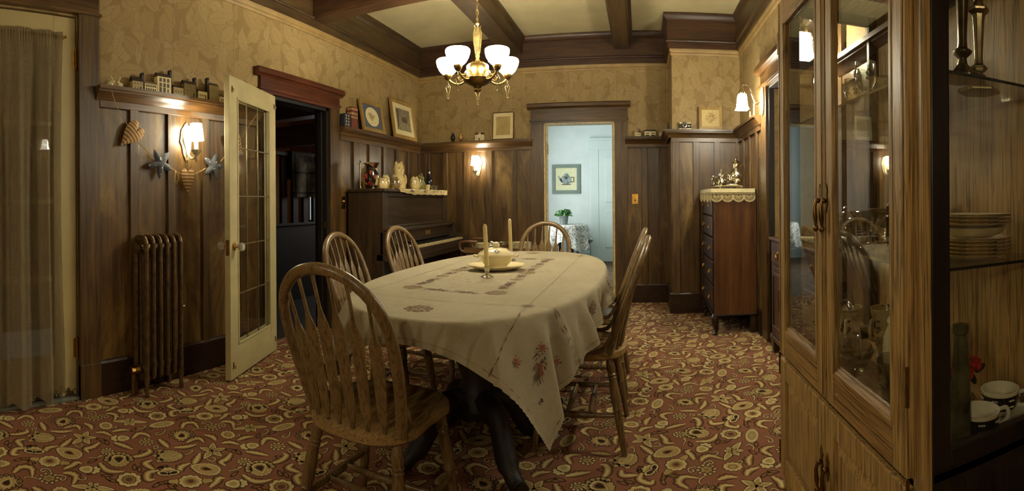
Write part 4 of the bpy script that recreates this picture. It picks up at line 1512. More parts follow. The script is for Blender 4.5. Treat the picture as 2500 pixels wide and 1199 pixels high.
def make_chair(label, loc, rz, name='dining_chair'):
    t = thing(name, label, 'chair', loc, rz, None)
    # shield seat with rounded rear and a gentle saddle
    out = []
    for i in range(64):
        a = 2 * PI * i / 64
        c, s_ = math.cos(a), math.sin(a)
        wx = .222 if s_ > 0 else .215
        x = math.copysign(abs(c) ** .72, c) * wx * (1 - .06 * (1 - abs(s_)) * (s_ < .3))
        y = math.copysign(abs(s_) ** .78, s_) * (.215 if s_ > 0 else .222)
        if -.1 < y < .1:
            x *= 1 - .035 * math.cos(y / .1 * PI / 2)
        out.append((x, y))
    sm_ = MB()
    rings = [(.30, .448, 0), (.75, .446, 0), (.93, .4525, 0), (1.0, .447, 0), (1.0, .424, 0), (.95, .414, 0)]
    vs = [(0, 0, .447)]
    for k_, z, _ in rings:
        vs += [(x * k_, y * k_, z) for x, y in out]
    vs.append((0, 0, .414))
    fs = [(0, 1 + i, 1 + (i + 1) % 64) for i in range(64)]
    for r in range(len(rings) - 1):
        for i in range(64):
            j = (i + 1) % 64
            fs.append((1 + r * 64 + i, 1 + (r + 1) * 64 + i, 1 + (r + 1) * 64 + j, 1 + r * 64 + j))
    e = len(vs) - 1
    b0 = 1 + (len(rings) - 1) * 64
    fs += [(e, b0 + (i + 1) % 64, b0 + i) for i in range(64)]
    sm_.add(vs, fs)
    sm_.build('seat', M_seat, t, 45)
    hp = [hoop_pt(i / 60) for i in range(61)]
    hp[0].z -= .012
    hp[-1].z -= .012
    hb = MB().tube([tuple(p) for p in hp], .0190, 12, flat=.82)
    hb.build('back_hoop', M_chair, t)
    # six arrow spindles
    for i in range(6):
        u = -1 + 2 * (i + .5) / 6
        bx, by = u * .150, -.168 - .030 * (1 - u * u)
        tx = u * .178
        best = min(hp, key=lambda p: abs(p.x - tx) + (1 if p.z < .72 else 0))
        top = Vector((tx, best.y, best.z))
        bot = Vector((bx, by, .44))
        L, n_ = [], 30
        sp = MB()
        ax = (top - bot).normalized()
        xs = Vector((1, 0, 0)) - ax * ax.x
        xs.normalize()
        ys = ax.cross(xs)
        for k_ in range(n_ + 1):
            q = k_ / n_
            if q < .04:
                hw = .0065
            elif q < .17:
                hw = .0065 + .0120 * math.sin((q - .04) / .13 * PI / 2)
            elif q < .65:
                hw = .0185 + .0040 * (q - .17) / .48
            elif q < .75:
                hw = .0060 + .0165 * (1 - (q - .65) / .10) ** 1.15
            else:
                hw = .0060 - .0010 * (q - .75) / .25
            th = .0062
            p = bot.lerp(top, q) + ys * (.010 * math.sin(PI * q))
            L.append((p, hw, th))
        vs = []
        for p, hw, th in L:
            for k_ in range(8):
                an = 2 * PI * k_ / 8 + PI / 8
                vs.append(p + xs * (hw * 1.06 * math.cos(an)) + ys * (th * 1.06 * math.sin(an)))
        fs = []
        for r in range(n_):
            for k_ in range(8):
                k2 = (k_ + 1) % 8
                fs.append((r * 8 + k_, r * 8 + k2, (r + 1) * 8 + k2, (r + 1) * 8 + k_))
        sp.add(vs, fs)
        sp.build('arrow_spindle', M_chair, t, 50)
    # bentwood braces from hoop to seat
    for sx_ in (-1, 1):
        br = MB().tube([tuple(q) for q in catmull([(sx_ * .187, -.195, .575), (sx_ * .187, -.165, .535), (sx_ * .187, -.125, .475), (sx_ * .187, -.085, .458), (sx_ * .190, -.025, .461)], 6)], .0105, 8, flat=.7)
        br.ball((sx_ * .1905, -.03, .468), .0045, 8)
        br.build('brace', M_chair, t)
    # turned legs, side stretchers and two cross stretchers
    feet = {}
    for sx_ in (-1, 1):
        for sy_ in (-1, 1):
            a_ = Vector((sx_ * .148, sy_ * .145, .425))
            b_ = Vector((sx_ * .205, sy_ * (.195 if sy_ > 0 else .215), 0))
            feet[(sx_, sy_)] = (a_, b_)
            prof = [(0, .013), (.06, .0175), (.12, .021), (.17, .017), (.185, .022), (.20, .017), (.215, .021), (.23, .017), (.32, .021), (.46, .0225), (.52, .019), (.535, .0225), (.55, .0185), (.70, .0175), (.9, .014), (1, .0125)]
            lg = MB().tube([tuple(a_.lerp(b_, q)) for q, r in prof], [r for q, r in prof], 12)
            lg.build('leg', M_chair, t)
    for sx_ in (-1, 1):
        p0 = feet[(sx_, 1)][0].lerp(feet[(sx_, 1)][1], .60)
        p1 = feet[(sx_, -1)][0].lerp(feet[(sx_, -1)][1], .60)
        prof = [(0, .009), (.15, .012), (.3, .0115), (.33, .015), (.36, .012), (.39, .016), (.5, .0165), (.61, .016), (.64, .012), (.67, .015), (.7, .0115), (.85, .012), (1, .009)]
        MB().tube([tuple(p0.lerp(p1, q)) for q, r in prof], [r for q, r in prof], 10).build('stretcher', M_chair, t)
    for fr_ in (.36, .64):
        p0 = feet[(-1, 1)][0].lerp(feet[(-1, 1)][1], .60).lerp(feet[(-1, -1)][0].lerp(feet[(-1, -1)][1], .60), fr_)
        p1 = feet[(1, 1)][0].lerp(feet[(1, 1)][1], .60).lerp(feet[(1, -1)][0].lerp(feet[(1, -1)][1], .60), fr_)
        prof = [(0, .008), (.2, .012), (.38, .0125), (.42, .016), (.45, .012), (.5, .016), (.55, .012), (.58, .016), (.62, .0125), (.8, .012), (1, .008)]
        MB().tube([tuple(p0.lerp(p1, q)) for q, r in prof], [r for q, r in prof], 10).build('stretcher', M_chair, t)
    return t


GC = 'arrow back chairs around the dining table'
c0 = make_chair('arrow-back oak chair in the foreground, pulled up to the near table end', (-.850, 1.462, 0), R_(-2))
c0['group'] = GC
dup(c0, (-1.300, 2.33, 0), R_(-90 + 4), 'arrow-back chair on the window side of the table, nearest the glazed door', GC)
dup(c0, (-1.305, 3.02, 0), R_(-90 - 3), 'arrow-back chair between the table and the piano keyboard', GC)
dup(c0, (-.760, 3.625, 0), R_(180), 'arrow-back chair at the far table end before the blue doorway', GC)
dup(c0, (-.292, 2.405, 0), R_(90), 'arrow-back chair seen edge-on right of the table, nearer the camera', GC)
dup(c0, (-.300, 3.045, 0), R_(90), 'arrow-back chair right of the table, behind the nearer right one', GC)

# ================================================================ PIANO
M_piano = wood('piano_black_walnut', (48, 36, 25), (64, 49, 34), (84, 66, 46), 'y', .3, 1, .4)
M_pianoz = wood('piano_black_walnut_upright', (48, 35, 23), (64, 48, 31), (84, 62, 40), 'z', .34, 1, .4)
PX, PY0, PL, PZ = XL + .05, 3.845, 1.49, 1.252
pi_ = thing('upright_piano', 'dark walnut upright piano standing against the left wall in the corner', 'piano', (PX, PY0, 0))
for y0, y1 in ((0, .035), (PL - .035, PL)):
    MB().prism([(0, 0), (.37, 0), (.37, .60), (.37, PZ - .03), (0, PZ - .03)], y1 - y0, 'y', y0).build('side_panel', M_pianoz, pi_, 0, bevel=.003)
MB().box(0, .345, .035, PL - .035, .06, PZ - .03).build('case', M_piano, pi_, 0)
MB().box(-.005, .395, -.012, PL + .012, PZ - .03, PZ).build('lid', M_piano, pi_, 0, bevel=.006)
m = MB()
for y0, y1, z0, z1 in ((.035, .10, .885, PZ - .03), (PL - .10, PL - .035, .885, PZ - .03), (.10, PL - .10, PZ - .075, PZ - .03), (.10, PL - .10, .885, .91)):
    m.box(.345, .372, y0, y1, z0, z1)
up = m.build('upper_frame', M_piano, pi_, 0, bevel=.005)
MB().box(.345, .356, .10, PL - .10, .91, PZ - .075).build('upper_panel', M_piano, up, 0)
m = MB().box(.30, .475, .01, PL - .01, .862, .885)
m.build('music_ledge', M_piano, pi_, 0, bevel=.005)
MB().prism([(.345, .745), (.43, .745), (.445, .862), (.345, .862)], PL - .10, 'y', .05).build('fallboard', M_piano, pi_, 0)
pn = MB().obox((.4455, .80, .815), (.004, .125, .044), Matrix.Rotation(-.128, 3, 'Y'))
pn.build('name_plate', plain('worn_brass_plate', (150, 122, 74), .35, .7, .3, 60), pi_, 0)
for y0, y1 in ((0, .06), (PL - .06, PL)):
    m = MB().prism([(.34, .655), (.635, .655), (.64, .68), (.635, .745), (.60, .762), (.50, .765), (.48, .86), (.34, .86)], y1 - y0, 'y', y0)
    m.build('key_block', M_piano, pi_, 0, bevel=.006)
MB().box(.30, .625, .0, PL, .595, .66).build('key_bed', M_piano, pi_, 0, bevel=.006)
MB().box(.598, .622, .06, PL - .06, .66, .708).build('key_slip', M_piano, pi_, 0, bevel=.004)
kw = MB()
NW = 52
k0, k1 = .065, PL - .065
wk = (k1 - k0) / NW
for i in range(NW):
    kw.box(.44, .597, k0 + i * wk + .0008, k0 + (i + 1) * wk - .0008, .70, .722)
kb_ = kw.build('white_keys', M_ivory, pi_, 0)
kk = MB()
for i in range(NW - 1):
    if (i + 5) % 7 in (0, 1, 3, 4, 5):
        y = k0 + (i + 1) * wk
        kk.box(.44, .542, y - .006, y + .006, .722, .735)
kk.build('black_keys', M_black, pi_, 0, bevel=.001)
MB().box(.30, .33, .035, PL - .035, .08, .595).build('lower_panel', M_pianoz, pi_, 0)
for y in (.035, PL - .095):
    lg = MB().lathe([(.034, 0), (.038, .03), (.025, .06), (.034, .12), (.040, .30), (.034, .48), (.026, .53), (.04, .56), (.04, .60)], (.575, y + .03, 0), 16)
    lg.build('leg', M_pianoz, pi_)
for y in (.66, .83):
    MB().tube([(.33, y, .10), (.42, y, .09), (.46, y, .085)], [.012, .014, .018], 8, flat=.4).build('pedal', M_brass, pi_)

# ---------------------------------------------------------------- on the piano lid
PT = PZ + .001
rn = thing('runner', 'pale cloth runner with dark woven figures hanging over the piano lid edge', 'cloth', (PX, PY0, PT))
M_run = plain('runner_cloth', (186, 166, 118), .9, 0, .15, 60)
M_runfig = plain('runner_figure', (74, 62, 58), .9, 0, .3, 60)


def rfn(u, v):
    y = .12 + 1.33 * v
    x = .06 + .385 * u
    z = .002
    if x > .392:
        d = x - .392
        hang = .55 + .45 * min(1, max(0, (y - .28) / .3)) if y > .28 else .0
        z = -(d * 1.0) * hang
        x = .400 + .004 * math.sin(30 * y) * hang
        z += .003 * math.sin(40 * y)
    return (x, y, z)


MB().grid(30, 90, rfn).build('cloth', M_run, rn, 60)
for y in (.52, .86, 1.1, 1.30):
    fg = MB()
    for dy in (-.04, -.013, .013, .04):
        fg.add([(.402, y + dy - .009, -.006), (.402, y + dy + .009, -.006), (.4035, y + dy + .007, -.030), (.4035, y + dy - .007, -.030)], [(0, 1, 2, 3)])
        fg.add([(.30, y + dy - .009, .0035), (.30, y + dy + .009, .0035), (.38, y + dy + .009, .0035), (.38, y + dy - .009, .0035)], [(0, 1, 2, 3)])
    fg.build('woven_figure', M_runfig, rn, 0)

PT += .0035
v_ = thing('flower_vase', 'tall dark vase painted with red flowers at the near end of the piano', 'vase', (-2.395, 3.985, PZ))
vp_ = NT('painted_flower_glaze')
vc = vp_.coord()
vo = vp_.new('ShaderNodeTexVoronoi')
vo.inputs['Scale'].default_value = 26
vp_.link(vc, vo.inputs['Vector'])
sp_ = vp_.new('ShaderNodeSeparateColor')
vp_.link(vo.outputs['Color'], sp_.inputs[0])
vp_.link(vp_.ramp(sp_.outputs[0], [(.2, lin((26, 20, 17))), (.5, lin((52, 40, 26))), (.66, lin((150, 44, 32))), (.75, lin((44, 32, 24))), (.9, lin((190, 160, 100)))]), vp_.bsdf.inputs['Base Color'])
vp_.set(Roughness=.12)
MB().shell([(.0, 0), (.050, 0), (.062, .02), (.072, .08), (.064, .14), (.050, .185), (.054, .215), (.074, .245), (.070, .246), (.048, .215), (.044, .185), (.058, .14), (.0, .02)], seg=36,
           wav=lambda a, z: 1 + (.10 * math.cos(7 * a) if z > .21 else 0)).build('body', vp_.mat, v_)
fl_ = MB()
for k_, (a, z) in enumerate(((-1.9, .12), (-1.2, .15), (-2.3, .09), (-.6, .11))):
    for q in range(6):
        an = q * PI / 3
        fl_.ball((.066 * math.cos(a), .066 * math.sin(a) + .012 * math.cos(an), z + .014 * math.sin(an)), (.010, .012, .012), 8, k_ % 2)
fl_.build('painted_blossom', (plain('red_glaze', (158, 48, 34), .2, 0, .2), plain('rust_glaze', (128, 62, 34), .2, 0, .2)), v_)


def candle_post(loc, label, h):
    t = thing('candle_holder', label, 'candle holder', loc)
    m_ = MB().lathe([(.026, 0), (.028, .006), (.012, .012), (.009, .03)], seg=16)
    n_ = int(h / .016)
    m_.lathe([(.0085 if i % 2 else .0115, .02 + (h - .03) * i / n_) for i in range(n_ + 1)], seg=12)
    m_.build('twisted_column', M_tarnish, t)
    MB().lathe([(.008, h - .012), (.026, h - .008), (.026, h - .002), (.008, h)], seg=16).build('drip_pan', M_tarnish, t)
    MB().lathe([(.007, h - .002), (.008, h + .02), (.0, h + .021)], seg=10).build('candle_stub', M_dark, t)
    return t


candle_post((-2.485, 3.925, PZ), 'thin metal candle holder left of the painted vase on the piano', .245)
candle_post((-2.45, 5.16, PZ), 'thin metal candle holder near the corner end of the piano', .20)
M_owlc = plain('cream_ceramic', (206, 184, 130), .14, 0, .12, 40)
M_owlg = plain('olive_ceramic', (112, 92, 58), .2, 0, .35, 60)
M_owlp = plain('green_dotted_ceramic', (104, 102, 58), .15, 0, .6, 90)


def owl(loc, rz, h, wd, mat, label, tall=False, name='owl_figurine'):
    t = thing(name, label, 'figurine', loc, rz, None)
    b_ = MB()
    bands = lambda a, z: 1 + .02 * math.sin(z / h * 60)
    if tall:
        b_.lathe([(0, 0), (wd * .80, 0), (wd * .98, h * .05), (wd, h * .18), (wd * .86, h * .36), (wd * .64, h * .46), (wd * .60, h * .52), (wd * .76, h * .64), (wd * .78, h * .76), (wd * .60, h * .90), (wd * .25, h * .965), (0, h * .97)], seg=28, sy=.85, wav=bands)
    else:
        b_.lathe([(0, 0), (wd * .75, 0), (wd * .97, h * .12), (wd, h * .35), (wd * .84, h * .58), (wd * .82, h * .72), (wd * .66, h * .88), (wd * .3, h * .96), (0, h * .965)], seg=28, sy=.85, wav=bands)
    b_.build('body', mat, t)
    for s_ in (-1, 1):
        e_ = MB().ball((s_ * wd * .42, 0, h * .93), (wd * .2, wd * .14, h * .10), 10)
        e_.build('ear_tuft', mat, t)
        y_ = MB().ball((s_ * wd * .32, -wd * (.55 if tall else .62), h * .78), (wd * .22, wd * .12, wd * .22), 12)
        ey = y_.build('eye', mat, t)
        MB().ball((s_ * wd * .32, -wd * (.66 if tall else .73), h * .78), (wd * .08, wd * .05, wd * .08), 8).build('pupil', M_owlg, ey)
        w__ = MB().ball((s_ * wd * .86, -wd * .1, h * .34), (wd * .22, wd * .5, h * .22), 12)
        w__.build('wing', mat, t)
    MB().lathe([(wd * .09, 0), (wd * .05, wd * .14), (0, wd * .2)], (0, -wd * (.62 if tall else .72), h * .71), 8, R=Matrix.Rotation(PI * .6, 3, 'X')).build('beak', mat, t)
    return t


OZ = PZ + .0045
RO = R_(62)
owl((-2.375, 4.155, OZ), RO, .105, .048, M_owlc, 'small cream owl figurine right of the painted vase on the piano')
owl((-2.45, 4.345, OZ), RO, .145, .050, M_owlc, 'white owl figurine standing half behind the dark olive owl')
owl((-2.345, 4.345, OZ), RO, .120, .050, M_owlg, 'dark olive owl figurine on the piano runner')
owl((-2.41, 4.555, OZ), RO, .285, .078, M_owlc, 'tallest glossy cream owl jar in the middle of the piano', True, 'owl_jar')
owl((-2.280, 4.675, OZ), RO, .135, .050, M_owlc, 'cream owl figurine in front of the tallest owl jar to its right')
owl((-2.36, 4.805, OZ), RO, .135, .050, M_owlc, 'cream owl figurine beside the green speckled owl')
owl((-2.345, 4.945, OZ), RO, .165, .050, M_owlp, 'green speckled owl figurine on the piano')
cp = thing('cup', 'small cream cup left of the dark bottle on the piano', 'cup', (-2.335, 5.10, OZ))
MB().shell([(0, .002), (.022, .002), (.030, .03), (.031, .062), (.028, .062), (.027, .03), (0, .008)], seg=20).build('body', M_owlc, cp)
bt = thing('bottle', 'dark blue long-necked bottle at the far end of the piano', 'bottle', (-2.375, 5.235, OZ))
MB().lathe([(0, 0), (.036, 0), (.040, .01), (.040, .105), (.030, .135), (.015, .155), (.0125, .22), (.016, .222), (.016, .236), (0, .237)], seg=24).build('glass_body', plain('cobalt_bottle', (20, 22, 34), .06, 0, .1), bt)
MB().lathe([(.0132, .165), (.0137, .215), (.0132, .218)], seg=20).build('foil', plain('pale_foil', (150, 150, 150), .3, .7, .1), bt)
for i, (x, y) in enumerate(((-2.315, 5.19), (-2.30, 5.265))):
    g_ = thing('tumbler', ('small clear tumbler left of the dark bottle', 'small clear tumbler right of the dark bottle')[i], 'glass', (x, y, OZ))
    MB().shell([(0, .001), (.018, .001), (.023, .055), (.0215, .055), (.017, .006), (0, .006)], seg=18).build('bowl', M_crystal, g_)

# ---------------------------------------------------------------- table setting
PL_ = TZ + .0045
tp = thing('platter', 'oval cream platter under the tureen on the dining table', 'platter', (-.772, 2.575, PL_), R_(15))
MB().lathe([(0, .003), (.09, .002), (.11, .006), (.150, .022), (.158, .026), (.157, .030), (.146, .027), (.108, .012), (0, .010)], seg=48, sy=.76, wav=lambda a, z: 1 + .012 * math.cos(12 * a) * (z > .018)).build('dish', M_white, tp)
tu = thing('tureen', 'cream lidded tureen with brown star on the lid, on the platter', 'tureen', (-.772, 2.575, PL_ + .0115), R_(15))
MB().shell([(0, 0), (.055, 0), (.062, .006), (.060, .012), (.082, .035), (.098, .065), (.104, .070), (.102, .073), (.095, .068), (0, .02)], seg=40, sy=.84).build('bowl', M_white, tu)
lid = MB().shell([(.098, .070), (.099, .075), (.085, .089), (.055, .103), (.022, .109), (0, .110)], seg=40, sy=.84).build('lid', M_white, tu)
MB().ball((0, 0, .122), (.020, .019, .018), 14).build('knob', M_white, lid)
for a in (-1.50, -.25, 1.0, 2.26, 3.51):
    sr = MB()
    for q in range(10):
        an = q * 2 * PI / 10
        def lp(du, dv):
            r = .076 + dv
            aa = a + du / .076
            z = .103 - max(0, r - .055) * .467 + (.055 - r) * .18 * (r < .055) + .0022
            return (r * math.cos(aa), r * .84 * math.sin(aa), z)
        c_, s_ = math.cos(an), math.sin(an)
        sr.add([lp(.006 * c_ - .0025 * s_, .006 * s_ + .0025 * c_), lp(.024 * c_, .024 * s_), lp(.006 * c_ + .0025 * s_, .006 * s_ - .0025 * c_)], [(0, 1, 2)])
    sr.build('painted_star', M_thr[4], lid, 0)
for x in (-.104, .104):
    MB().tube([(x * .93, -.025, .06), (x * 1.14, -.018, .066), (x * 1.14, .018, .066), (x * .93, .025, .06)], .006, 8).build('handle', M_white, tu)
M_wax = NT('candle_wax')
M_wax.set(Roughness=.35)
M_wax.link(M_wax.ramp(M_wax.noise(M_wax.coord(), 30, 3), [(.3, lin((206, 186, 124))), (.7, lin((222, 204, 148)))]), M_wax.bsdf.inputs['Base Color'])
M_wax.bsdf.inputs['Subsurface Weight'].default_value = .15
M_wax.bsdf.inputs['Subsurface Radius'].default_value = (.02, .012, .005)
M_wax = M_wax.mat


def table_candle(loc, tilt, label):
    t = thing('candlestick', label, 'candlestick', loc)
    MB().lathe([(0, .002), (.032, 0), (.032, .004), (.014, .010), (.006, .018), (.008, .026), (.014, .036), (.015, .052), (.012, .053), (.0, .040)], seg=24).build('holder', M_silver, t)
    a_, b_ = Vector((0, 0, .035)), Vector((tilt[0], tilt[1], .262))
    c_ = MB().tube([tuple(a_.lerp(b_, q)) for q in (0, .2, .6, .93, .975, 1)], [.0115, .0115, .011, .0105, .007, .001], 16)
    cd_ = c_.build('candle', M_wax, t)
    MB().tube([tuple(b_), (b_.x + .002, b_.y, b_.z + .010)], .0012, 6).build('wick', M_dark, cd_)
    return t


table_candle((-.742, 2.315, PL_), (-.010, 0), 'silver candlestick with cream taper in front of the tureen')
table_candle((-.800, 2.985, PL_), (-.006, 0), 'silver candlestick with cream taper behind the tureen')

# ================================================================ TEA TROLLEY with plates by the back wall
tr = thing('tea_trolley', 'wooden tea trolley with curved handle behind the table by the back wall', 'trolley', (-1.42, 4.98, 0))
M_tro = wood('trolley_wood', (92, 62, 34), (116, 82, 46), (136, 100, 60), 'x', .35)
MB().box(-.36, .36, -.20, .20, .60, .622).build('top_tray', M_tro, tr, 0, bevel=.004)
MB().box(-.33, .33, -.18, .18, .24, .258).build('lower_shelf', M_tro, tr, 0, bevel=.004)
for x in (-.33, .33):
    for y in (-.17, .17):
        MB().tube([(x, y, .60), (x, y, .04), (x, y, 0)], [.016, .014, .016], 8).build('leg', M_tro, tr)
for y in (-.19, .19):
    MB().tube([tuple(q) for q in catmull([(-.34, y, .60), (-.40, y, .63), (-.405, y, .70), (-.34, y, .715), (-.22, y, .712)], 5)], .013, 8).build('handle', M_tro, tr)
MB().box(-.36, .36, -.205, -.19, .60, .655).build('gallery_rail', M_tro, tr, 0, bevel=.003)
MB().box(-.36, .36, .19, .205, .60, .655).build('gallery_rail', M_tro, tr, 0, bevel=.003)


def plate(loc, r, h, mat, label, group, rim=None):
    t = thing('plate', label, 'plate', loc, 0, group)
    MB().lathe([(0, .002), (r * .62, 0), (r * .66, .004), (r * .98, h), (r, h + .002), (r * .98, h + .0045), (r * .64, .008), (0, .006)], seg=40).build('dish', mat, t)
    if rim:
        MB().shell([(r * .965, h + .0018), (r * 1.004, h + .002), (r * .985, h + .0052), (r * .95, h + .0032)], seg=56, wav=lambda a, z: 1 + .008 * math.cos(28 * a)).build('gold_rim', rim, t)
    return t


q0 = plate((-1.62, 4.97, .6225), .098, .009, M_white, 'cream plate in the left stack on the tea trolley', 'plates stacked on the left of the trolley')
for i in range(1, 7):
    dup(q0, (-1.62, 4.97, .6225 + .0085 * i))
q1 = plate((-1.22, 4.97, .6225), .105, .009, M_white, 'cream plate in the right stack on the tea trolley', 'plates stacked on the right of the trolley')
for i in range(1, 9):
    dup(q1, (-1.22, 4.97, .6225 + .0085 * i))
gb = thing('sauce_boat', 'silver sauce boat between the two plate stacks on the trolley', 'sauce boat', (-1.42, 4.95, .6225), R_(10))
MB().lathe([(.032, 0), (.03, .006), (.010, .014), (.012, .03)], seg=18).build('foot', M_silver, gb)
MB().shell([(0, .026), (.03, .030), (.052, .055), (.060, .080), (.057, .080), (.048, .056), (0, .034)], seg=28, sx=1.5, sy=.75, wav=lambda a, z: 1 + (.35 * max(0, math.cos(a)) ** 4 if z > .05 else 0)).build('bowl', M_silver, gb)
MB().tube([tuple(q) for q in catmull([(-.085, 0, .075), (-.125, 0, .085), (-.125, 0, .05), (-.075, 0, .045)], 5)], .005, 8).build('handle', M_silver, gb)

# ================================================================ TALL CHEST with lace cloth and silver tea service
M_mah = wood('mahogany', (66, 40, 22), (90, 57, 31), (112, 74, 41), 'z', .3, .8, .35)
M_mahd = wood('dark_mahogany', (34, 20, 12), (50, 30, 17), (66, 42, 24), 'y', .32)
DX0, DX1, DY0, DY1, DZ1 = .598, .972, 4.085, 4.800, 1.222
ck = thing('chest_of_drawers', 'tall red-brown chest of drawers on cabriole legs by the right corner', 'chest of drawers', (DX0, DY0, 0))
dx, dy = DX1 - DX0, DY1 - DY0
m = MB()
m.box(.012, dx, 0, .02, .17, DZ1 - .02)
m.box(.012, dx, dy - .02, dy, .17, DZ1 - .02)
m.box(dx - .015, dx, .02, dy - .02, .17, DZ1 - .02)
m.box(.030, dx - .015, .02, dy - .02, .17, DZ1 - .02)
m.build('carcass', M_mah, ck, 0)
MB().box(-.008, dx, -.012, dy + .012, DZ1 - .02, DZ1).build('top', M_mah, ck, 0, bevel=.005)
MB().box(.004, dx, -.006, dy + .006, .155, .17).build('base_moulding', M_mahd, ck, 0, bevel=.004)
zs = [.185, .41, .62, .815, .995, 1.19]
for i in range(5):
    d_ = MB().box(.0, .030, .024, dy - .024, zs[i] + .006, zs[i + 1] - .006)
    dr = d_.build('drawer', M_mahd, ck, 0, bevel=.004)
    for y in (.16, dy - .16):
        hb_ = MB().prism([(y - .030, (zs[i] + zs[i + 1]) / 2 + .022), (y, (zs[i] + zs[i + 1]) / 2 + .032), (y + .030, (zs[i] + zs[i + 1]) / 2 + .022), (y + .018, (zs[i] + zs[i + 1]) / 2 - .004), (y - .018, (zs[i] + zs[i + 1]) / 2 - .004)], .003, 'x', -.003)
        zc = (zs[i] + zs[i + 1]) / 2 + .012
        hb_.tube([tuple(q) for q in catmull([(-.004, y - .024, zc), (-.014, y - .022, zc - .018), (-.018, y, zc - .030), (-.014, y + .022, zc - .018), (-.004, y + .024, zc)], 4)], .003, 6)
        hb_.build('drop_handle', M_brass, dr)
for x, y, sx_, sy_ in ((.03, .03, -1, -1), (.03, dy - .03, -1, 1)):
    MB().tube([tuple(q) for q in catmull([(x, y, .158), (x + .012 * sx_, y + .012 * sy_, .12), (x + .004 * sx_, y + .004 * sy_, .07), (x - .004 * sx_, y - .004 * sy_, .03), (x + .012 * sx_, y + .012 * sy_, .010), (x + .016 * sx_, y + .016 * sy_, 0)], 4)], [.034] * 4 + [.032] * 4 + [.020] * 4 + [.014] * 4 + [.02] * 4 + [.022], 10).build('cabriole_leg', M_mahd, ck)
for y in (.03, dy - .03):
    MB().box(dx - .05, dx - .005, y - .022, y + .022, 0, .158).build('rear_leg', M_mahd, ck, 0, bevel=.003)

# lace: solid linen top with a crochet border of scallops
lc = thing('lace_cloth', 'white linen cloth with crochet lace border hanging over the tall chest', 'cloth', (DX0, DY0, DZ1))
M_lin2 = plain('white_linen', (204, 192, 152), .85, 0, .05, 80)
M_lace = plain('crochet_thread', (196, 180, 132), .9, 0, .1, 90)
lz = .0022


def lacept(s, d):
    """s along the hanging edge (front corner at 0: s<0 on the drawer side, s>0 on the near side), d the drop"""
    if s < 0:
        return (-.014 - .006 * math.sin(s * 30) * d * 6, -.012 - s, -d)
    return (-.014 + s + .0, -.018 - .008 * math.sin(s * 34 + 1) * d * 6, -d)


MB().box(-.012, dx - .004, -.016, dy + .012, .0005, lz).build('linen_centre', M_lin2, lc, 0)
hem = MB()
for s0, s1 in ((-(dy + .02), 0), (0, dx)):
    hem.grid(40, 4, lambda u, v: lacept(s0 + (s1 - s0) * u, -.002 + .030 * v))
hem.build('linen_hem', M_lin2, lc, 60)
lb = MB()


def lth(pts, r=.0014):
    lb.tube([lacept(max(-dy - .02, min(dx, s)), d) for s, d in pts], r, 5, cap=False)


per = .105
for seg_, (s0, s1) in enumerate(((-(dy + .02), 0), (0, dx))):
    n_ = max(1, round((s1 - s0) / per))
    pw = (s1 - s0) / n_
    for d in (.030, .040):
        lth([(s0 + (s1 - s0) * i / 30, d) for i in range(31)])
    for i in range(60):
        s = s0 + (s1 - s0) * i / 60
        lth([(s, .030), (s + .003, .040)], .001)
    for i in range(n_):
        c = s0 + (i + .5) * pw
        for rr in (.022, .034, .046, .052):
            lth([(c + rr * 1.02 * math.cos(q * PI / 14), .052 + rr * 1.05 * math.sin(q * PI / 14)) for q in range(15)], .0018 if rr > .04 else .0014)
        for q in range(1, 14):
            a = q * PI / 14
            lth([(c + .010 * math.cos(a), .052 + .010 * math.sin(a)), (c + .050 * math.cos(a), .052 + .052 * math.sin(a))], .0012)
        for q in range(0, 14):
            a = (q + .5) * PI / 14
            s, d = c + .053 * math.cos(a), .052 + .055 * math.sin(a)
            lth([(s + .006 * math.cos(t), d + .006 * math.sin(t)) for t in [k_ * PI / 4 for k_ in range(9)]], .0011)
        for q in range(7):
            s = c - pw / 2 + pw * q / 6
            lth([(s, .040), (s + .008, .054)], .0011)
            lth([(s + .008, .040), (s, .054)], .0011)
lb.build('crochet_border', M_lace, lc, 60)

tray = thing('serving_tray', 'footed silver tray on the lace cloth of the tall chest', 'tray', (.785, 4.40, DZ1 + lz), 0)
MB().lathe([(0, .018), (.13, .018), (.150, .022), (.152, .028), (.146, .028), (.128, .023), (0, .023)], seg=40, sx=1, sy=1.45).build('dish', M_silver, tray)
for x, y in ((-.09, -.14), (.09, -.14), (-.09, .14), (.09, .14)):
    MB().lathe([(.010, 0), (.006, .008), (.010, .019)], (x, y, 0), 10).build('foot', M_silver, tray)
for y in (-.222, .222):
    MB().tube([tuple(q) for q in catmull([(-.05, y * .94, .026), (-.04, y * 1.1, .034), (.04, y * 1.1, .034), (.05, y * .94, .026)], 5)], .004, 8).build('handle', M_silver, tray)
TT = DZ1 + lz + .0232


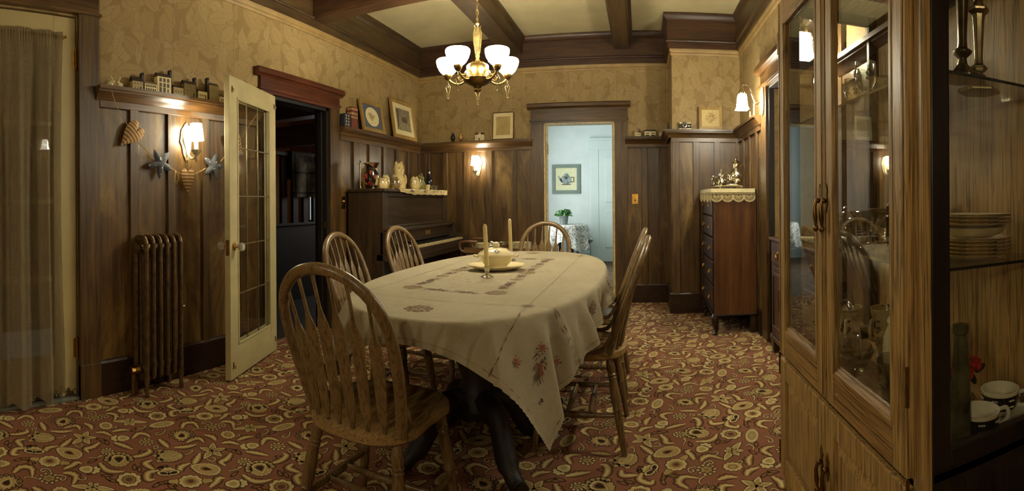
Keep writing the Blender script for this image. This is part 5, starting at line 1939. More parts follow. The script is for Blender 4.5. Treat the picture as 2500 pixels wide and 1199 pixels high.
def pot(name, loc, rz, s, label, cat, spout=True, tallneck=False):
    t = thing(name, label, cat, loc, rz)
    if tallneck:
        pr = [(0, 0), (.030, 0), (.034, .006), (.022, .018), (.050, .040), (.066, .075), (.062, .105), (.040, .135), (.028, .155), (.034, .180), (.046, .196), (.040, .200), (.0, .205)]
        top = .205
    else:
        pr = [(0, 0), (.032, 0), (.034, .005), (.024, .014), (.048, .032), (.058, .06), (.046, .085), (.028, .098), (.032, .108), (0, .112)]
        top = .112
    MB().lathe([(r * s, z * s) for r, z in pr], seg=28).build('body', M_silver, t)
    l_ = MB().lathe([(.040 * s if tallneck else .03 * s, top * s - .004), (.026 * s, (top + .018) * s), (.008 * s, (top + .030) * s), (.006 * s, (top + .036) * s), (.010 * s, (top + .046) * s), (.004 * s, (top + .058) * s), (0, (top + .066) * s)], seg=20)
    l_.build('lid', M_silver, t)
    if spout:
        h_ = top * .78
        MB().tube([tuple(Vector(q) * s) for q in catmull([(0, -.045, .05), (0, -.085, .065), (0, -.098, .105), (0, -.118, .125)], 5)], [.014 * s] * 5 + [.010 * s] * 5 + [.007 * s] * 6, 8).build('spout', M_silver, t)
    MB().tube([tuple(Vector(q) * s) for q in catmull([(0, .038, top * .82), (0, .085, top * .92), (0, .095, top * .5), (0, .050, top * .30)], 5)], .005 * s, 8).build('handle', M_silver, t)
    return t


pot('coffee_pot', (.850, 4.345, TT), R_(-60), 1.02, 'tallest silver coffee pot on the tray over the lace cloth', 'coffee pot', True, True)
pot('teapot', (.745, 4.515, TT), R_(100), .95, 'silver teapot left of the tall coffee pot on the tray', 'teapot')
pot('sugar_pot', (.715, 4.335, TT), R_(170), .88, 'small lidded silver sugar pot in the middle of the tray', 'sugar pot', False)
for i, (x, y) in enumerate(((.660, 4.395), (.680, 4.275), (.700, 4.430))):
    t = thing('goblet', ('small silver cup at the left end of the tray', 'small silver cup at the tray front by the sugar pot', 'small silver cup at the tray back behind the sugar pot')[i], 'cup', (x, y, TT))
    MB().shell([(0, 0), (.016, 0), (.014, .004), (.005, .012), (.018, .022), (.022, .042), (.020, .042), (.015, .024), (0, .016)], seg=18).build('bowl', M_silver, t)

# ================================================================ SIDEBOARD in the niche
sb = thing('sideboard', 'dark sideboard standing in the wallpapered niche behind the china cabinet', 'sideboard', (.978, 2.50, 0))
SL_, SD = 1.115, .44
M_sb = wood('sideboard_wood', (62, 38, 20), (86, 56, 30), (108, 74, 42), 'z', .34)
MB().box(.0, SD, 0, SL_, .09, .825).build('carcass', M_sb, sb, 0)
MB().box(-.022, SD + .01, -.015, SL_ + .022, .825, .850).build('top', M_sb, sb, 0, bevel=.008)
MB().box(-.014, SD, -.01, SL_ + .012, .085, .125).build('base_moulding', M_sb, sb, 0, bevel=.008)
for i in range(3):
    y0 = .03 + i * .355
    d_ = MB().box(-.012, 0, y0, y0 + .34, .665, .81).build('drawer', M_sb, sb, 0, bevel=.004)
    hb_ = MB().lathe([(.014, 0), (.010, .006)], (-.012, y0 + .17, .745), 12, R=Matrix.Rotation(-PI / 2, 3, 'Y'))
    hb_.tube([(-.018, y0 + .17, .745), (-.026, y0 + .17, .735), (-.020, y0 + .17, .700)], [.004, .006, .009], 8)
    hb_.build('drop_pull', M_brass, d_)
    d_ = MB().box(-.010, 0, y0, y0 + .34, .14, .64).build('cupboard_door', M_sb, sb, 0, bevel=.004)
    f_ = MB()
    for a0, a1, z0, z1 in ((y0 + .03, y0 + .31, .57, .60), (y0 + .03, y0 + .31, .18, .21), (y0 + .03, y0 + .06, .21, .57), (y0 + .28, y0 + .31, .21, .57)):
        f_.box(-.018, -.010, a0, a1, z0, z1)
    f_.build('panel_moulding', M_sb, d_, 0, bevel=.004)
for y in (0, SL_ - .09):
    MB().prism([(y, 0), (y + .03, 0), (y + .045, .04), (y + .07, .06), (y + .09, .085), (y, .085)], SD, 'x', -.012).build('bracket_foot', M_sb, sb, 0)
dl = thing('doily', 'white doily lying on the sideboard top in the niche', 'doily', (1.16, 3.30, .8505))
MB().lathe([(0, 0), (.14, 0), (.14, .002), (0, .002)], seg=40, sy=1.6, wav=lambda a, z: 1 + .03 * math.cos(18 * a)).build('linen', M_lin2, dl)

# ================================================================ CHINA CABINET
M_oakz = oak('cabinet_oak_upright', (172, 139, 84), (82, 57, 29), 'z', .36)
M_oaky = oak('cabinet_oak_along_y', (158, 122, 70), (74, 49, 25), 'y', .36)
M_oakd = wood('dark_oak', (22, 15, 10), (34, 24, 15), (46, 33, 21), 'z', .4)  # darker oak than the doors, for side frames and lower case
M_oakb = oak('cabinet_back_oak', (188, 150, 90), (98, 70, 36), 'z', .45)
KX, K0, K1, KT = .553, .866, 1.885, 2.06       # front plane, near and far sides, top
KB = .965                                        # back panel face
cc = thing('china_cabinet', 'tall oak china cabinet with two glazed doors on the right', 'cabinet', (KX, K0, 0))
kd, kl = .975 - KX, K1 - K0
m = MB()
m.box(.024, kd, 0, kl, 0, .08)                  # plinth
m.box(.024, kd, 0, .022, .08, .56)              # lower ends
m.box(.024, kd, kl - .022, kl, .08, .56)
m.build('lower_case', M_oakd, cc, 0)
MB().box(.024, kd, 0, kl, .535, .558).build('display_floor', M_oaky, cc, 0, bevel=.003)
m = MB()
m.box(-.01, kd + .01, -.015, kl + .015, KT - .06, KT)
m.box(.0, kd, 0, kl, KT - .16, KT - .06)
m.build('cornice', M_oaky, cc, 0, bevel=.008)
MB().box(KB - KX, kd, .022, kl - .022, .08, KT - .10).build('back_panel', M_oakb, cc, 0)
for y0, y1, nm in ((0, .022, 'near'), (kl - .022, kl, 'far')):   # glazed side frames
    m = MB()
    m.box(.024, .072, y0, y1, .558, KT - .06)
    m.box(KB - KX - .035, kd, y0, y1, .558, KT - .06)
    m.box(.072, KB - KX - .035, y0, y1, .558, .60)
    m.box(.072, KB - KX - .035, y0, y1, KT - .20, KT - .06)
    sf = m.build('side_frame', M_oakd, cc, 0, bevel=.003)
    yc = (y0 + y1) / 2
    MB().box(.072, KB - KX - .035, yc - .002, yc + .002, .60, KT - .20).build('side_glass', M_glass, sf, 0)
m = MB()                                          # face frame
m.box(0, .024, 0, .042, .0, KT - .06)
m.box(0, .024, kl - .042, kl, .0, KT - .06)
m.box(0, .024, .042, kl - .042, 0, .075)
m.box(0, .024, .042, kl - .042, .535, .57)
m.build('face_frame', M_oakz, cc, 0, bevel=.003)
mid = kl / 2
for y0, y1, hs in ((.034, mid - .003, 1), (mid + .003, kl - .034, -1)):
    st_ = .062
    m = MB()
    m.box(-.020, -.001, y0, y0 + st_, .545, 1.895)
    m.box(-.020, -.001, y1 - st_, y1, .545, 1.895)
    for yy in (y0 + st_, y1 - st_):             # moulded inner bead
        m.box(-.023, -.001, yy - .006, yy + .006, .64, 1.80)
    m.box(-.024, -.020, y0 + .008, y0 + .014, .55, 1.89)
    m.box(-.024, -.020, y1 - .014, y1 - .008, .55, 1.89)
    gd = m.build('glazed_door', M_oakz, cc, 0, bevel=.003)
    m = MB().box(-.020, -.001, y0 + st_, y1 - st_, .545, .645)
    m.prism([(-.021, .640), (-.006, .665), (-.001, .665), (-.001, .640)], y1 - y0 - 2 * st_, 'y', y0 + st_)
    m.build('door_rail', M_oaky, gd, 0, bevel=.003)
    MB().box(-.020, -.001, y0 + st_, y1 - st_, 1.795, 1.895).build('door_rail', M_oaky, gd, 0, bevel=.003)
    MB().box(-.010, -.006, y0 + st_, y1 - st_, .645, 1.795).build('door_glass', M_cabglass, gd, 0)
    yh = (y1 - .022) if hs == 1 else (y0 + .022)
    h = MB().prism([(yh - .012, 1.13), (yh - .006, 1.152), (yh - .010, 1.165), (yh, 1.185), (yh + .010, 1.165), (yh + .006, 1.152), (yh + .012, 1.13), (yh, 1.10)], .003, 'x', -.0235)
    h.ball((-.030, yh, 1.135), .008, 10)
    h.tube([(-.034, yh, 1.135), (-.040, yh, 1.115), (-.038, yh, 1.085), (-.036, yh, 1.062)], [.004, .006, .008, .004], 10)
    h.ball((-.036, yh, 1.052), (.009, .009, .011), 10)
    h.build('drop_pull', M_brassdk, gd)
    # lower door with raised panel
    m = MB()
    m.box(-.020, -.001, y0, y0 + st_, .085, .525)
    m.box(-.020, -.001, y1 - st_, y1, .085, .525)
    m.box(-.020, -.001, y0 + st_, y1 - st_, .455, .525)
    m.box(-.020, -.001, y0 + st_, y1 - st_, .085, .155)
    ld = m.build('lower_door', M_oakz, cc, 0, bevel=.003)
    m = MB()
    a0, a1, z0, z1 = y0 + st_, y1 - st_, .155, .455
    vs = [(-.008, a0, z0), (-.008, a1, z0), (-.008, a1, z1), (-.008, a0, z1), (-.017, a0 + .04, z0 + .04), (-.017, a1 - .04, z0 + .04), (-.017, a1 - .04, z1 - .04), (-.017, a0 + .04, z1 - .04)]
    m.add(vs, [(4, 5, 6, 7), (0, 1, 5, 4), (1, 2, 6, 5), (2, 3, 7, 6), (3, 0, 4, 7)])
    m.build('raised_panel', M_oakz, ld, 0)
    h = MB().prism([(yh - .012, .34), (yh - .006, .362), (yh - .010, .375), (yh, .395), (yh + .010, .375), (yh + .006, .362), (yh + .012, .34), (yh, .31)], .003, 'x', -.0235)
    h.ball((-.030, yh, .345), .008, 10)
    h.tube([(-.034, yh, .345), (-.040, yh, .325), (-.038, yh, .295), (-.036, yh, .272)], [.004, .006, .008, .004], 10)
    h.ball((-.036, yh, .262), (.009, .009, .011), 10)
    h.build('drop_pull', M_brassdk, ld)
    ye = (y0 - .004) if hs == 1 else (y1 + .004)
    for zz_, par in ((1.70, gd), (.70, gd), (.46, ld), (.12, ld)):
        MB().tube([(-.020, ye, zz_), (-.020, ye, zz_ + .085)], .0045, 8).build('hinge', M_brassdk, par)
SH = (1.426, .985)
M_edge = plain('lit_glass_edge', (176, 170, 134), .08, .6, .05)  # pale strip, its colour standing for light caught along the front edge
M_edge2 = plain('shaded_glass_edge', (34, 36, 28), .08, 0, .05)  # dark copy for the near side edge, its shade put into the colour
for z in SH:
    gs_ = MB().box(.040, KB - KX - .003, .030, kl - .030, z - .007, z).build('glass_shelf', M_glass, cc, 0)
    MB().box(.0385, .040, .030, kl - .030, z - .007, z).build('edge_strip', M_edge, gs_, 0)
    MB().box(.040, KB - KX - .003, .0285, .030, z - .007, z).build('edge_strip', M_edge2, gs_, 0)

# ---------------------------------------------------------------- inside the cabinet
S1, S2, S3 = SH[0] + .0008, SH[1] + .0008, .5588
GW = 'stemmed glasses on the top cabinet shelf'


def goblet(name, loc, s, label, grp):
    t = thing(name, label, 'glass', loc, 0, grp)
    MB().shell([(0, .001), (.034, .001), (.033, .004), (.006, .008), (.0045, .055), (.006, .07), (.022, .082), (.034, .105), (.037, .135), (.0345, .172), (.0335, .172), (.0358, .135), (.033, .106), (.021, .085), (0, .076)], seg=28).build('bowl_and_stem', M_crystal, t)
    fr_ = MB()
    for q in range(7):
        a = q * 2 * PI / 7
        for k_ in range(3):
            fr_.ball((.0368 * math.cos(a + .12 * (k_ - 1)), .0368 * math.sin(a + .12 * (k_ - 1)), .128 + .010 * (k_ % 2)), (.0035, .0045, .006), 6)
    fr_.build('frosted_petal', M_frost, t)
    t.scale = (s, s, s)
    return t


M_frost = plain('frosted_glass', (200, 196, 180), .5, 0, .05, 30)
g0_ = goblet('wine_glass', (.735, 1.50, S1), 1.0, 'etched wine glass nearest the door on the upper cabinet shelf', GW)
for (x, y), lb_ in zip(((.80, 1.74), (.885, 1.66), (.78, 1.335), (.655, 1.70), (.90, 1.42)),
                       ('etched wine glass at the far end of the upper cabinet shelf', 'etched wine glass by the cabinet back, upper shelf', 'etched wine glass beside the right door stile, upper shelf', 'etched wine glass half hidden by the centre door stile', 'etched wine glass by the cabinet back behind the right door stile')):
    dup(g0_, (x, y, S1), None, lb_, GW)


def candlestick(loc, rz, label):
    t = thing('candlestick', label, 'candlestick', loc, rz)
    MB().prism([(.052 * math.cos(q * PI / 3) * 1.15, .052 * math.sin(q * PI / 3) * 1.15) for q in range(6)], .012, 'z', 0).build('hexagon_base', M_tarnish, t, 0, bevel=.004)
    MB().lathe([(.050, .011), (.030, .022), (.014, .040), (.011, .055), (.024, .066), (.026, .072), (.014, .080), (.012, .10), (.017, .20), (.019, .215), (.030, .225), (.031, .232), (.016, .240), (.013, .252), (.022, .275), (.032, .282), (.030, .287), (.012, .283)], seg=6, a0=0).build('stem', M_tarnish, t, 15, bevel=.002)
    return t


candlestick((.735, .965, S1), R_(10), 'tall silver candlestick on the upper shelf, nearer of the cabinet pair')
candlestick((.860, 1.055, S1), R_(30), 'tall silver candlestick on the upper shelf, behind its pair')

# plates and bowl, middle shelf near the side glass
M_rim = plain('gilt_rim', (170, 132, 66), .3, .9, .2, 60)
M_china = plain('ivory_china', (214, 200, 164), .14, 0, .04, 10)
p0_ = plate((.815, 1.03, S2), .104, .010, M_china, 'gold-rimmed ivory plate in the stack on the middle cabinet shelf', 'gold rimmed plates stacked in the cabinet', M_rim)
zc = S2
for i in range(1, 5):
    zc += .0095
    dup(p0_, (.815, 1.03, zc))
bw = thing('soup_bowl', 'ivory handled soup bowl in the middle of the gold-rimmed plate stack', 'bowl', (.815, 1.03, zc + .0145))
MB().shell([(0, 0), (.05, 0), (.075, .010), (.092, .026), (.089, .027), (.07, .013), (0, .006)], seg=40).build('bowl', M_china, bw)
MB().tube([(.09, -.015, .024), (.112, -.010, .026), (.112, .010, .026), (.09, .015, .024)], .005, 8).build('handle', M_china, bw)
zc += .0145 + .0275
for i in range(3):
    dup(p0_, (.815, 1.03, zc), None, 'gold-rimmed ivory plate above the soup bowl in the cabinet stack', 'gold rimmed plates on top of the soup bowl')
    zc += .0095

M_filig = plain('blackened_filigree', (58, 50, 38), .3, .7, .3, 40)


def canister(loc, label):
    t = thing('canister', label, 'canister', loc)
    MB().lathe([(0, .002), (.030, .002), (.030, .128), (0, .128)], seg=8).build('liner', M_tarnish, t, 20)
    f_ = MB()
    for z0, z1 in ((0, .012), (.098, .104), (.124, .134)):
        f_.lathe([(.034, z0), (.036, (z0 + z1) / 2), (.034, z1)], seg=24)
    for q in range(12):
        a = q * PI / 6
        c_, s_ = math.cos(a), math.sin(a)
        f_.tube([(.0335 * c_, .0335 * s_, .008), (.0335 * c_, .0335 * s_, .10)], .0022, 6)
        f_.tube([(.034 * math.cos(a + .2 * math.cos(t_ * PI / 5)), .034 * math.sin(a + .2 * math.cos(t_ * PI / 5)), .114 + .008 * math.sin(t_ * PI / 5)) for t_ in range(10)], .0014, 5, closed=True)
    f_.build('filigree_sleeve', M_filig, t)
    l_ = MB().lathe([(.034, .134), (.030, .140), (.010, .146), (.005, .150), (.008, .156), (.008, .164), (0, .168)], seg=24)
    l_.build('lid', M_tarnish, t)
    return t


canister((.735, 1.285, S2), 'silver canister in black filigree behind the right cabinet door')
canister((.900, 1.345, S2), 'silver filigree canister against the cabinet back beside the plates')


def coupe(loc, s, flip, label):
    t = thing('cut_glass_bowl', label, 'bowl', loc, 0, None)
    pr = [(0, .001), (.030, .001), (.029, .004), (.006, .009), (.006, .030), (.020, .040), (.058, .098), (.056, .099), (.018, .044), (0, .038)]
    MB().shell(pr, seg=12).build('bowl_and_foot', M_crystal, t, 15)
    t.scale = (s, s, s)
    return t


coupe((.725, 1.455, S2), 1.15, 0, 'cut glass stemmed bowl at the front of the middle cabinet shelf')
coupe((.845, 1.56, S2), 1.2, 0, 'cut glass stemmed bowl at the back of the middle cabinet shelf')
jr = thing('candy_jar', 'clear lidded candy jar beside the centre door stile, middle shelf', 'jar', (.690, 1.575, S2))
MB().shell([(0, .001), (.036, .001), (.040, .02), (.040, .075), (.034, .085), (.032, .084), (.037, .074), (.037, .02), (0, .006)], seg=20).build('bowl', M_crystal, jr)
MB().shell([(.036, .086), (.036, .092), (.02, .104), (.006, .110), (.010, .122), (0, .127)], seg=20).build('lid', M_crystal, jr)
sd = [thing('saucer', 'thin glass dish in a small pile at the far end of the middle shelf', 'dish', (.82, 1.74, S2), 0, 'glass dishes piled on the middle cabinet shelf')]
MB().shell([(0, .001), (.05, .001), (.075, .010), (.074, .0115), (.05, .003), (0, .003)], seg=32).build('dish', M_crystal, sd[0])
for i in range(1, 6):
    dup(sd[0], (.82, 1.74, S2 + .0105 * i))

# display floor of the cabinet
M_cuppat = NT('dark_band_cup_glaze')
cv = M_cuppat.coord()
sz = M_cuppat.new('ShaderNodeSeparateXYZ')
M_cuppat.link(cv, sz.inputs[0])
bandm = M_cuppat.math('LESS_THAN', M_cuppat.math('ABSOLUTE', M_cuppat.math('SUBTRACT', sz.outputs[2], .036)), .019)
M_cuppat.link(M_cuppat.mix(bandm, lin((206, 196, 166)), lin((34, 32, 30))), M_cuppat.bsdf.inputs['Base Color'])
M_cuppat.set(Roughness=.12)
M_cuppat = M_cuppat.mat
M_oldwhite = plain('white_motif', (206, 200, 180), .3, 0, .05)


def tea_cup(loc, rz, label, saucer=False):
    t = thing('tea_cup', label, 'cup', loc, rz)
    bo_ = MB().shell([(0, .001), (.030, .001), (.034, .006), (.046, .024), (.051, .060), (.0515, .064)], seg=36)
    bo_.shell([(.0515, .064), (.0485, .064), (.044, .026), (0, .008)], seg=36, mi=1)
    bo_.build('bowl', (M_cuppat, M_oldwhite), t)
    for z in (.029, .046):
        for q in range(5):
            mo = MB()
            a = -PI / 2 + q * .9 - 1.2
            rr = .0475 + (z - .024) * .14 + .001
            for d in (-.10, 0, .10):
                mo.ball((rr * math.cos(a + d), rr * math.sin(a + d), z), (.0018, .0026, .0024), 6)
            mo.tube([(rr * math.cos(a + d), rr * math.sin(a + d), z) for d in (-.18, -.09, 0, .09, .18)], .0009, 5)
            mo.build('painted_chain', M_oldwhite, t)
    MB().tube([tuple(q) for q in catmull([(.046, 0, .052), (.074, 0, .055), (.080, 0, .034), (.064, 0, .018), (.042, 0, .020)], 5)], .0055, 8, flat=.7).build('handle', M_oldwhite, t)
    return t


tea_cup((.765, .942, S3), R_(-15), 'white teacup with dark band nearest the cabinet side glass')
tea_cup((.872, .985, S3 + .013), R_(-40), 'white teacup with dark band raised on saucers at the right edge')
s0_ = thing('saucer', 'dark-rimmed saucer under the raised teacup in the cabinet', 'saucer', (.872, .985, S3), 0, 'saucers under the raised teacup')
MB().lathe([(0, .001), (.04, 0), (.066, .008), (.066, .010), (.04, .004), (0, .0035)], seg=36).build('dish', M_oldwhite, s0_)
dup(s0_, (.872, .985, S3 + .006))
tb = thing('tall_bottle', 'tall slim green-grey bottle just inside the near side glass', 'bottle', (.700, .930, S3))
MB().lathe([(0, 0), (.024, 0), (.026, .01), (.024, .12), (.018, .235), (.015, .262), (.019, .266), (.019, .285), (0, .286)], seg=20).build('glass_body', plain('green_grey_bottle', (66, 64, 44), .12, 0, .5, 14), tb)
rg = thing('rose_paperweight', 'scalloped glass fan vase with red roses at the cabinet back', 'vase', (.86, 1.16, S3))
MB().lathe([(0, 0), (.05, 0), (.045, .012), (.018, .03), (.022, .055)], seg=20, wav=lambda a, z: 1 + .06 * math.cos(10 * a)).build('foot', M_crystal, rg)
fan = []
MB().grid(30, 12, lambda u, v: ((.105 * (.25 + .75 * v) * math.cos(PI * (.0 + u)) * (.55 + .45 * math.sin(PI * u)), -.012 + .03 * v * v, .05 + .15 * v * (.75 + .25 * math.sin(PI * u)) + .006 * math.cos(22 * u) * v))).build('glass_fan', M_crystal, rg, 60)
rs = MB()
for x, z in ((-.035, .10), (.0, .085), (.030, .105), (-.005, .125)):
    for q in range(7):
        a = q * 2 * PI / 7
        rs.ball((x + .012 * math.cos(a), -.045 + .006 * math.sin(a * 2), z + .010 * math.sin(a)), (.012, .009, .014), 8)
rs.build('red_rose', plain('red_petal', (164, 44, 40), .5, 0, .25, 40), rg)
M_dleaf = plain('dark_leaf', (36, 44, 26), .5, 0, .2)
for x, a in ((-.045, 2.4), (.02, -1), (.04, .4), (-.02, -2)):
    MB().ball((x + .02 * math.cos(a), -.035, .075 + .02 * math.sin(a)), (.022, .004, .010), 10, R=Matrix.Rotation(-a, 3, 'Y')).build('leaf', M_dleaf, rg)
M_grape = NT('cream_jug_with_dark_grapes')
gv = M_grape.coord()
vo2 = M_grape.new('ShaderNodeTexVoronoi')
vo2.inputs['Scale'].default_value = 55
M_grape.link(gv, vo2.inputs['Vector'])
n2_ = M_grape.noise(gv, 14, 2)
gm = M_grape.math('MULTIPLY', M_grape.math('LESS_THAN', vo2.outputs['Distance'], .42), M_grape.math('GREATER_THAN', n2_, .53))
M_grape.link(M_grape.mix(gm, lin((206, 190, 146)), lin((52, 46, 52))), M_grape.bsdf.inputs['Base Color'])
M_grape.set(Roughness=.15)
tq = thing('cream_teapot', 'cream teapot with rose knob lid on the lower cabinet floor', 'teapot', (.800, 1.335, S3), R_(150))
MB().shell([(0, 0), (.05, 0), (.062, .01), (.074, .06), (.070, .12), (.056, .155), (.058, .162), (.052, .162), (0, .14)], seg=32, wav=lambda a, z: 1 + .02 * math.cos(8 * a)).build('body', M_white, tq)
lt_ = MB().shell([(.060, .162), (.058, .170), (.040, .195), (.014, .210), (0, .212)], seg=32, wav=lambda a, z: 1 + .02 * math.cos(8 * a)).build('lid', M_white, tq)
rk = MB()
for q in range(6):
    a = q * PI / 3
    rk.ball((.008 * math.cos(a), .008 * math.sin(a), .222 + .004 * (q % 2)), (.009, .009, .012), 8)
rk.ball((0, 0, .238), (.010, .010, .012), 8)
rk.build('rose_knob', M_white, lt_)
MB().tube([tuple(q) for q in catmull([(0, .066, .13), (0, .112, .14), (0, .118, .075), (0, .070, .045)], 5)], .008, 8).build('handle', M_white, tq)
MB().tube([tuple(q) for q in catmull([(0, -.066, .06), (0, -.10, .085), (0, -.115, .135), (0, -.135, .155)], 5)], [.016] * 6 + [.011] * 6 + [.008] * 4, 8).build('spout', M_white, tq)
for i, (x, y, lb_) in enumerate(((.865, 1.610, 'cream cup with dark grape pattern left of the cream teapot'), (.745, 1.680, 'cream cup with dark grape pattern nearest the centre door stile'), (.66, 1.80, 'cream cup with dark grape pattern behind the left cabinet door'))):
    t = thing('footed_cup', lb_, 'cup', (x, y, S3), R_(200 + 40 * i))
    MB().shell([(0, 0), (.030, 0), (.026, .010), (.034, .03), (.042, .09), (.050, .128), (.047, .128), (.038, .09), (0, .03)], seg=32).build('bowl', M_grape.mat, t)
    MB().tube([tuple(q) for q in catmull([(.042, 0, .10), (.070, 0, .10), (.072, 0, .06), (.038, 0, .045)], 5)], .005, 8).build('handle', M_white, t)
    t.scale = (1.12, 1.12, 1.4)
bk = thing('glass_basket', 'pressed glass basket with arched handle by the right cabinet door', 'basket', (.662, 1.500, S3), R_(88))
MB().shell([(0, .002), (.045, .002), (.055, .012), (.078, .05), (.092, .075), (.089, .076), (.072, .05), (0, .012)], seg=24, sy=.75, wav=lambda a, z: 1 + .06 * math.cos(8 * a) * (z > .03)).build('bowl', M_crystal, bk, 20)
MB().tube([(.085 * math.cos(PI * q / 16), 0, .07 + .125 * math.sin(PI * q / 16)) for q in range(17)], .0075, 10).build('arched_handle', M_crystal, bk)
bk.scale = (1.2, 1.2, 1.22)
bl = thing('pressed_glass_bowl', 'square pressed glass bowl at the front right of the cabinet floor', 'bowl', (.672, 1.165, S3), R_(20))
MB().shell([(0, .002), (.040, .002), (.052, .02), (.066, .085), (.064, .086), (.048, .022), (0, .010)], seg=8).build('bowl', M_crystal, bl, 15)
ud = thing('glass_plate', 'round cut glass plate under the square glass bowl', 'plate', (.672, 1.165, S3 + .0004), 0)
bl.location.z = S3 + .0125
bl.scale = (1.0, 1.0, 1.6)
tq.scale = (1.12, 1.12, 1.2)
MB().shell([(0, .001), (.06, .001), (.088, .010), (.087, .012), (.06, .004), (0, .004)], seg=40, wav=lambda a, z: 1 + .03 * math.cos(20 * a) * (z > .005)).build('dish', M_crystal, ud)

# ================================================================ THINGS ON THE PLATE RAIL, LEFT WALL
RT = RZ + .0005
M_bis = plain('bisque_white', (206, 190, 150), .5, 0, .05)


def bunny(y, rz, label):
    t = thing('rabbit_figurine', label, 'figurine', (XL + .050, y, RT), rz)
    MB().ball((0, 0, .016), (.016, .022, .0165), 14).build('body', M_bis, t)
    h = MB().ball((0, -.018, .030), (.0105, .0125, .011), 12).build('head', M_bis, t)
    for s_ in (-1, 1):
        MB().ball((s_ * .005, -.010, .050), (.0035, .005, .015), 8, R=Matrix.Rotation(s_ * .25, 3, 'Y') @ Matrix.Rotation(-.35, 3, 'X')).build('ear', M_bis, h)
    MB().ball((0, .022, .012), .006, 8).build('tail', M_bis, t)


bunny(1.412, R_(150), 'small white rabbit figurine at the left end of the plate rail')
bunny(1.480, R_(20), 'small white rabbit figurine nearest the row of toy houses')
M_h = {n: plain('toyhouse_' + n, c, .6, 0, .06, 30) for n, c in (('cream', (216, 200, 152)), ('tan', (176, 152, 102)), ('olive', (136, 116, 80)), ('roof', (58, 44, 34)), ('grey', (124, 112, 88)), ('dark', (40, 30, 24)), ('pane', (62, 50, 36)), ('white', (214, 200, 156)))}


def toy_house(y0, y1, hw, hr, wall, roof, chim, label, rows=2, cols=3, door='dark', arch=False):
    t = thing('toy_house', label, 'toy house', (XL + .022, y0, RT), 0, 'painted toy houses in a row on the plate rail')
    del t['group']
    L, D = y1 - y0, .042
    MB().box(0, D, 0, L, 0, hw).build('wall', M_h[wall], t, 0)
    MB().prism([(-.001, hw), (D + .002, hw), (D * .55, hw + hr), (D * .25, hw + hr)], L, 'y', 0).build('roof', M_h[roof], t, 0)
    if chim:
        yc = L - .004 if chim > 0 else -.012
        c_ = MB().box(D * .2, D * .8, yc, yc + .016, 0, hw + hr + .022)
        c_.tube([(D * .2, yc + .008, hw + hr + .022), (D * .8, yc + .008, hw + hr + .022)], .008, 10)
        c_.build('chimney', M_h['dark'], t)
    zs_ = [hw * (r + .62) / (rows + .25) for r in range(rows)]
    wd = L / (cols + .6)
    for r, z in enumerate(zs_):
        for c in range(cols):
            y = (c + .8) * wd
            if r == 0 and door and c == cols - 1:
                d_ = MB().box(D, D + .001, y - wd * .24, y + wd * .24, 0, z + wd * .35)
                d_.build('front_door', M_h[door], t, 0)
                continue
            hh = wd * (.42 if not (arch and r == 0) else .6)
            f_ = MB().box(D, D + .0008, y - wd * .33, y + wd * .33, z - hh, z + hh).build('window_frame', M_h['white' if wall != 'cream' else 'grey'], t, 0)
            p_ = MB()
            for i in (-1, 0):
                for j in (-1, 0, 1):
                    a0, b0 = y + i * wd * .28 + wd * .02, z + (j - .5) * hh * .6
                    p_.box(D + .0008, D + .0014, a0, a0 + wd * .23, b0 + hh * .08, b0 + hh * .54)
            p_.build('window_panes', M_h['pane'], f_, 0)
    return t


toy_house(1.560, 1.635, .052, .032, 'tan', 'dark', 1, 'small tan toy house with dark roof at the left end of the row', 2, 3)
toy_house(1.648, 1.738, .047, .018, 'cream', 'grey', 0, 'wide cream toy house with grey roof, second from left', 2, 5)
toy_house(1.742, 1.846, .104, .026, 'cream', 'roof', 1, 'tallest cream toy house with chimney in the row', 3, 3, 'grey', True)
toy_house(1.866, 1.946, .052, .016, 'tan', 'roof', 0, 'low tan toy house right of the tallest one', 1, 3, None)
toy_house(1.952, 2.048, .088, .024, 'olive', 'roof', 1, 'olive toy house with arched ground floor windows and chimney', 2, 4, 'dark', True)
toy_house(2.070, 2.146, .053, .014, 'white', 'roof', 0, 'low white toy house between the two olive ones', 1, 4)
toy_house(2.166, 2.250, .106, .022, 'olive', 'roof', -1, 'tall olive toy house with chimney on its left side', 3, 3, 'grey', True)
toy_house(2.258, 2.345, .040, .020, 'white', 'roof', 0, 'low white toy house at the right end of the row, by the glazed door', 1, 4)

# ---------------------------------------------------------------- garland of stuffed hearts and stars
gl_ = thing('garland', 'garland of striped stuffed hearts and blue stars strung on the left wall', 'garland', (XL + PW, 0, 0))
st_m = NT('striped_ticking')
stv = st_m.coord()
sx3 = st_m.new('ShaderNodeSeparateXYZ')
st_m.link(stv, sx3.inputs[0])
stripe = st_m.math('GREATER_THAN', st_m.math('FRACT', st_m.math('MULTIPLY', sx3.outputs[2], 46)), .5)
st_m.link(st_m.mix(stripe, lin((186, 156, 104)), lin((126, 88, 58))), st_m.bsdf.inputs['Base Color'])
st_m.set(Roughness=.9)
bl_m = NT('blue_dotted_cotton')
vod = bl_m.new('ShaderNodeTexVoronoi')
vod.inputs['Scale'].default_value = 32
bl_m.link(bl_m.coord(), vod.inputs['Vector'])
bl_m.link(bl_m.mix(bl_m.math('LESS_THAN', vod.outputs['Distance'], .16), lin((70, 72, 78)), lin((196, 190, 170))), bl_m.bsdf.inputs['Base Color'])
bl_m.set(Roughness=.9)
M_jute = plain('jute_string', (166, 134, 80), .9, 0, .15, 80)


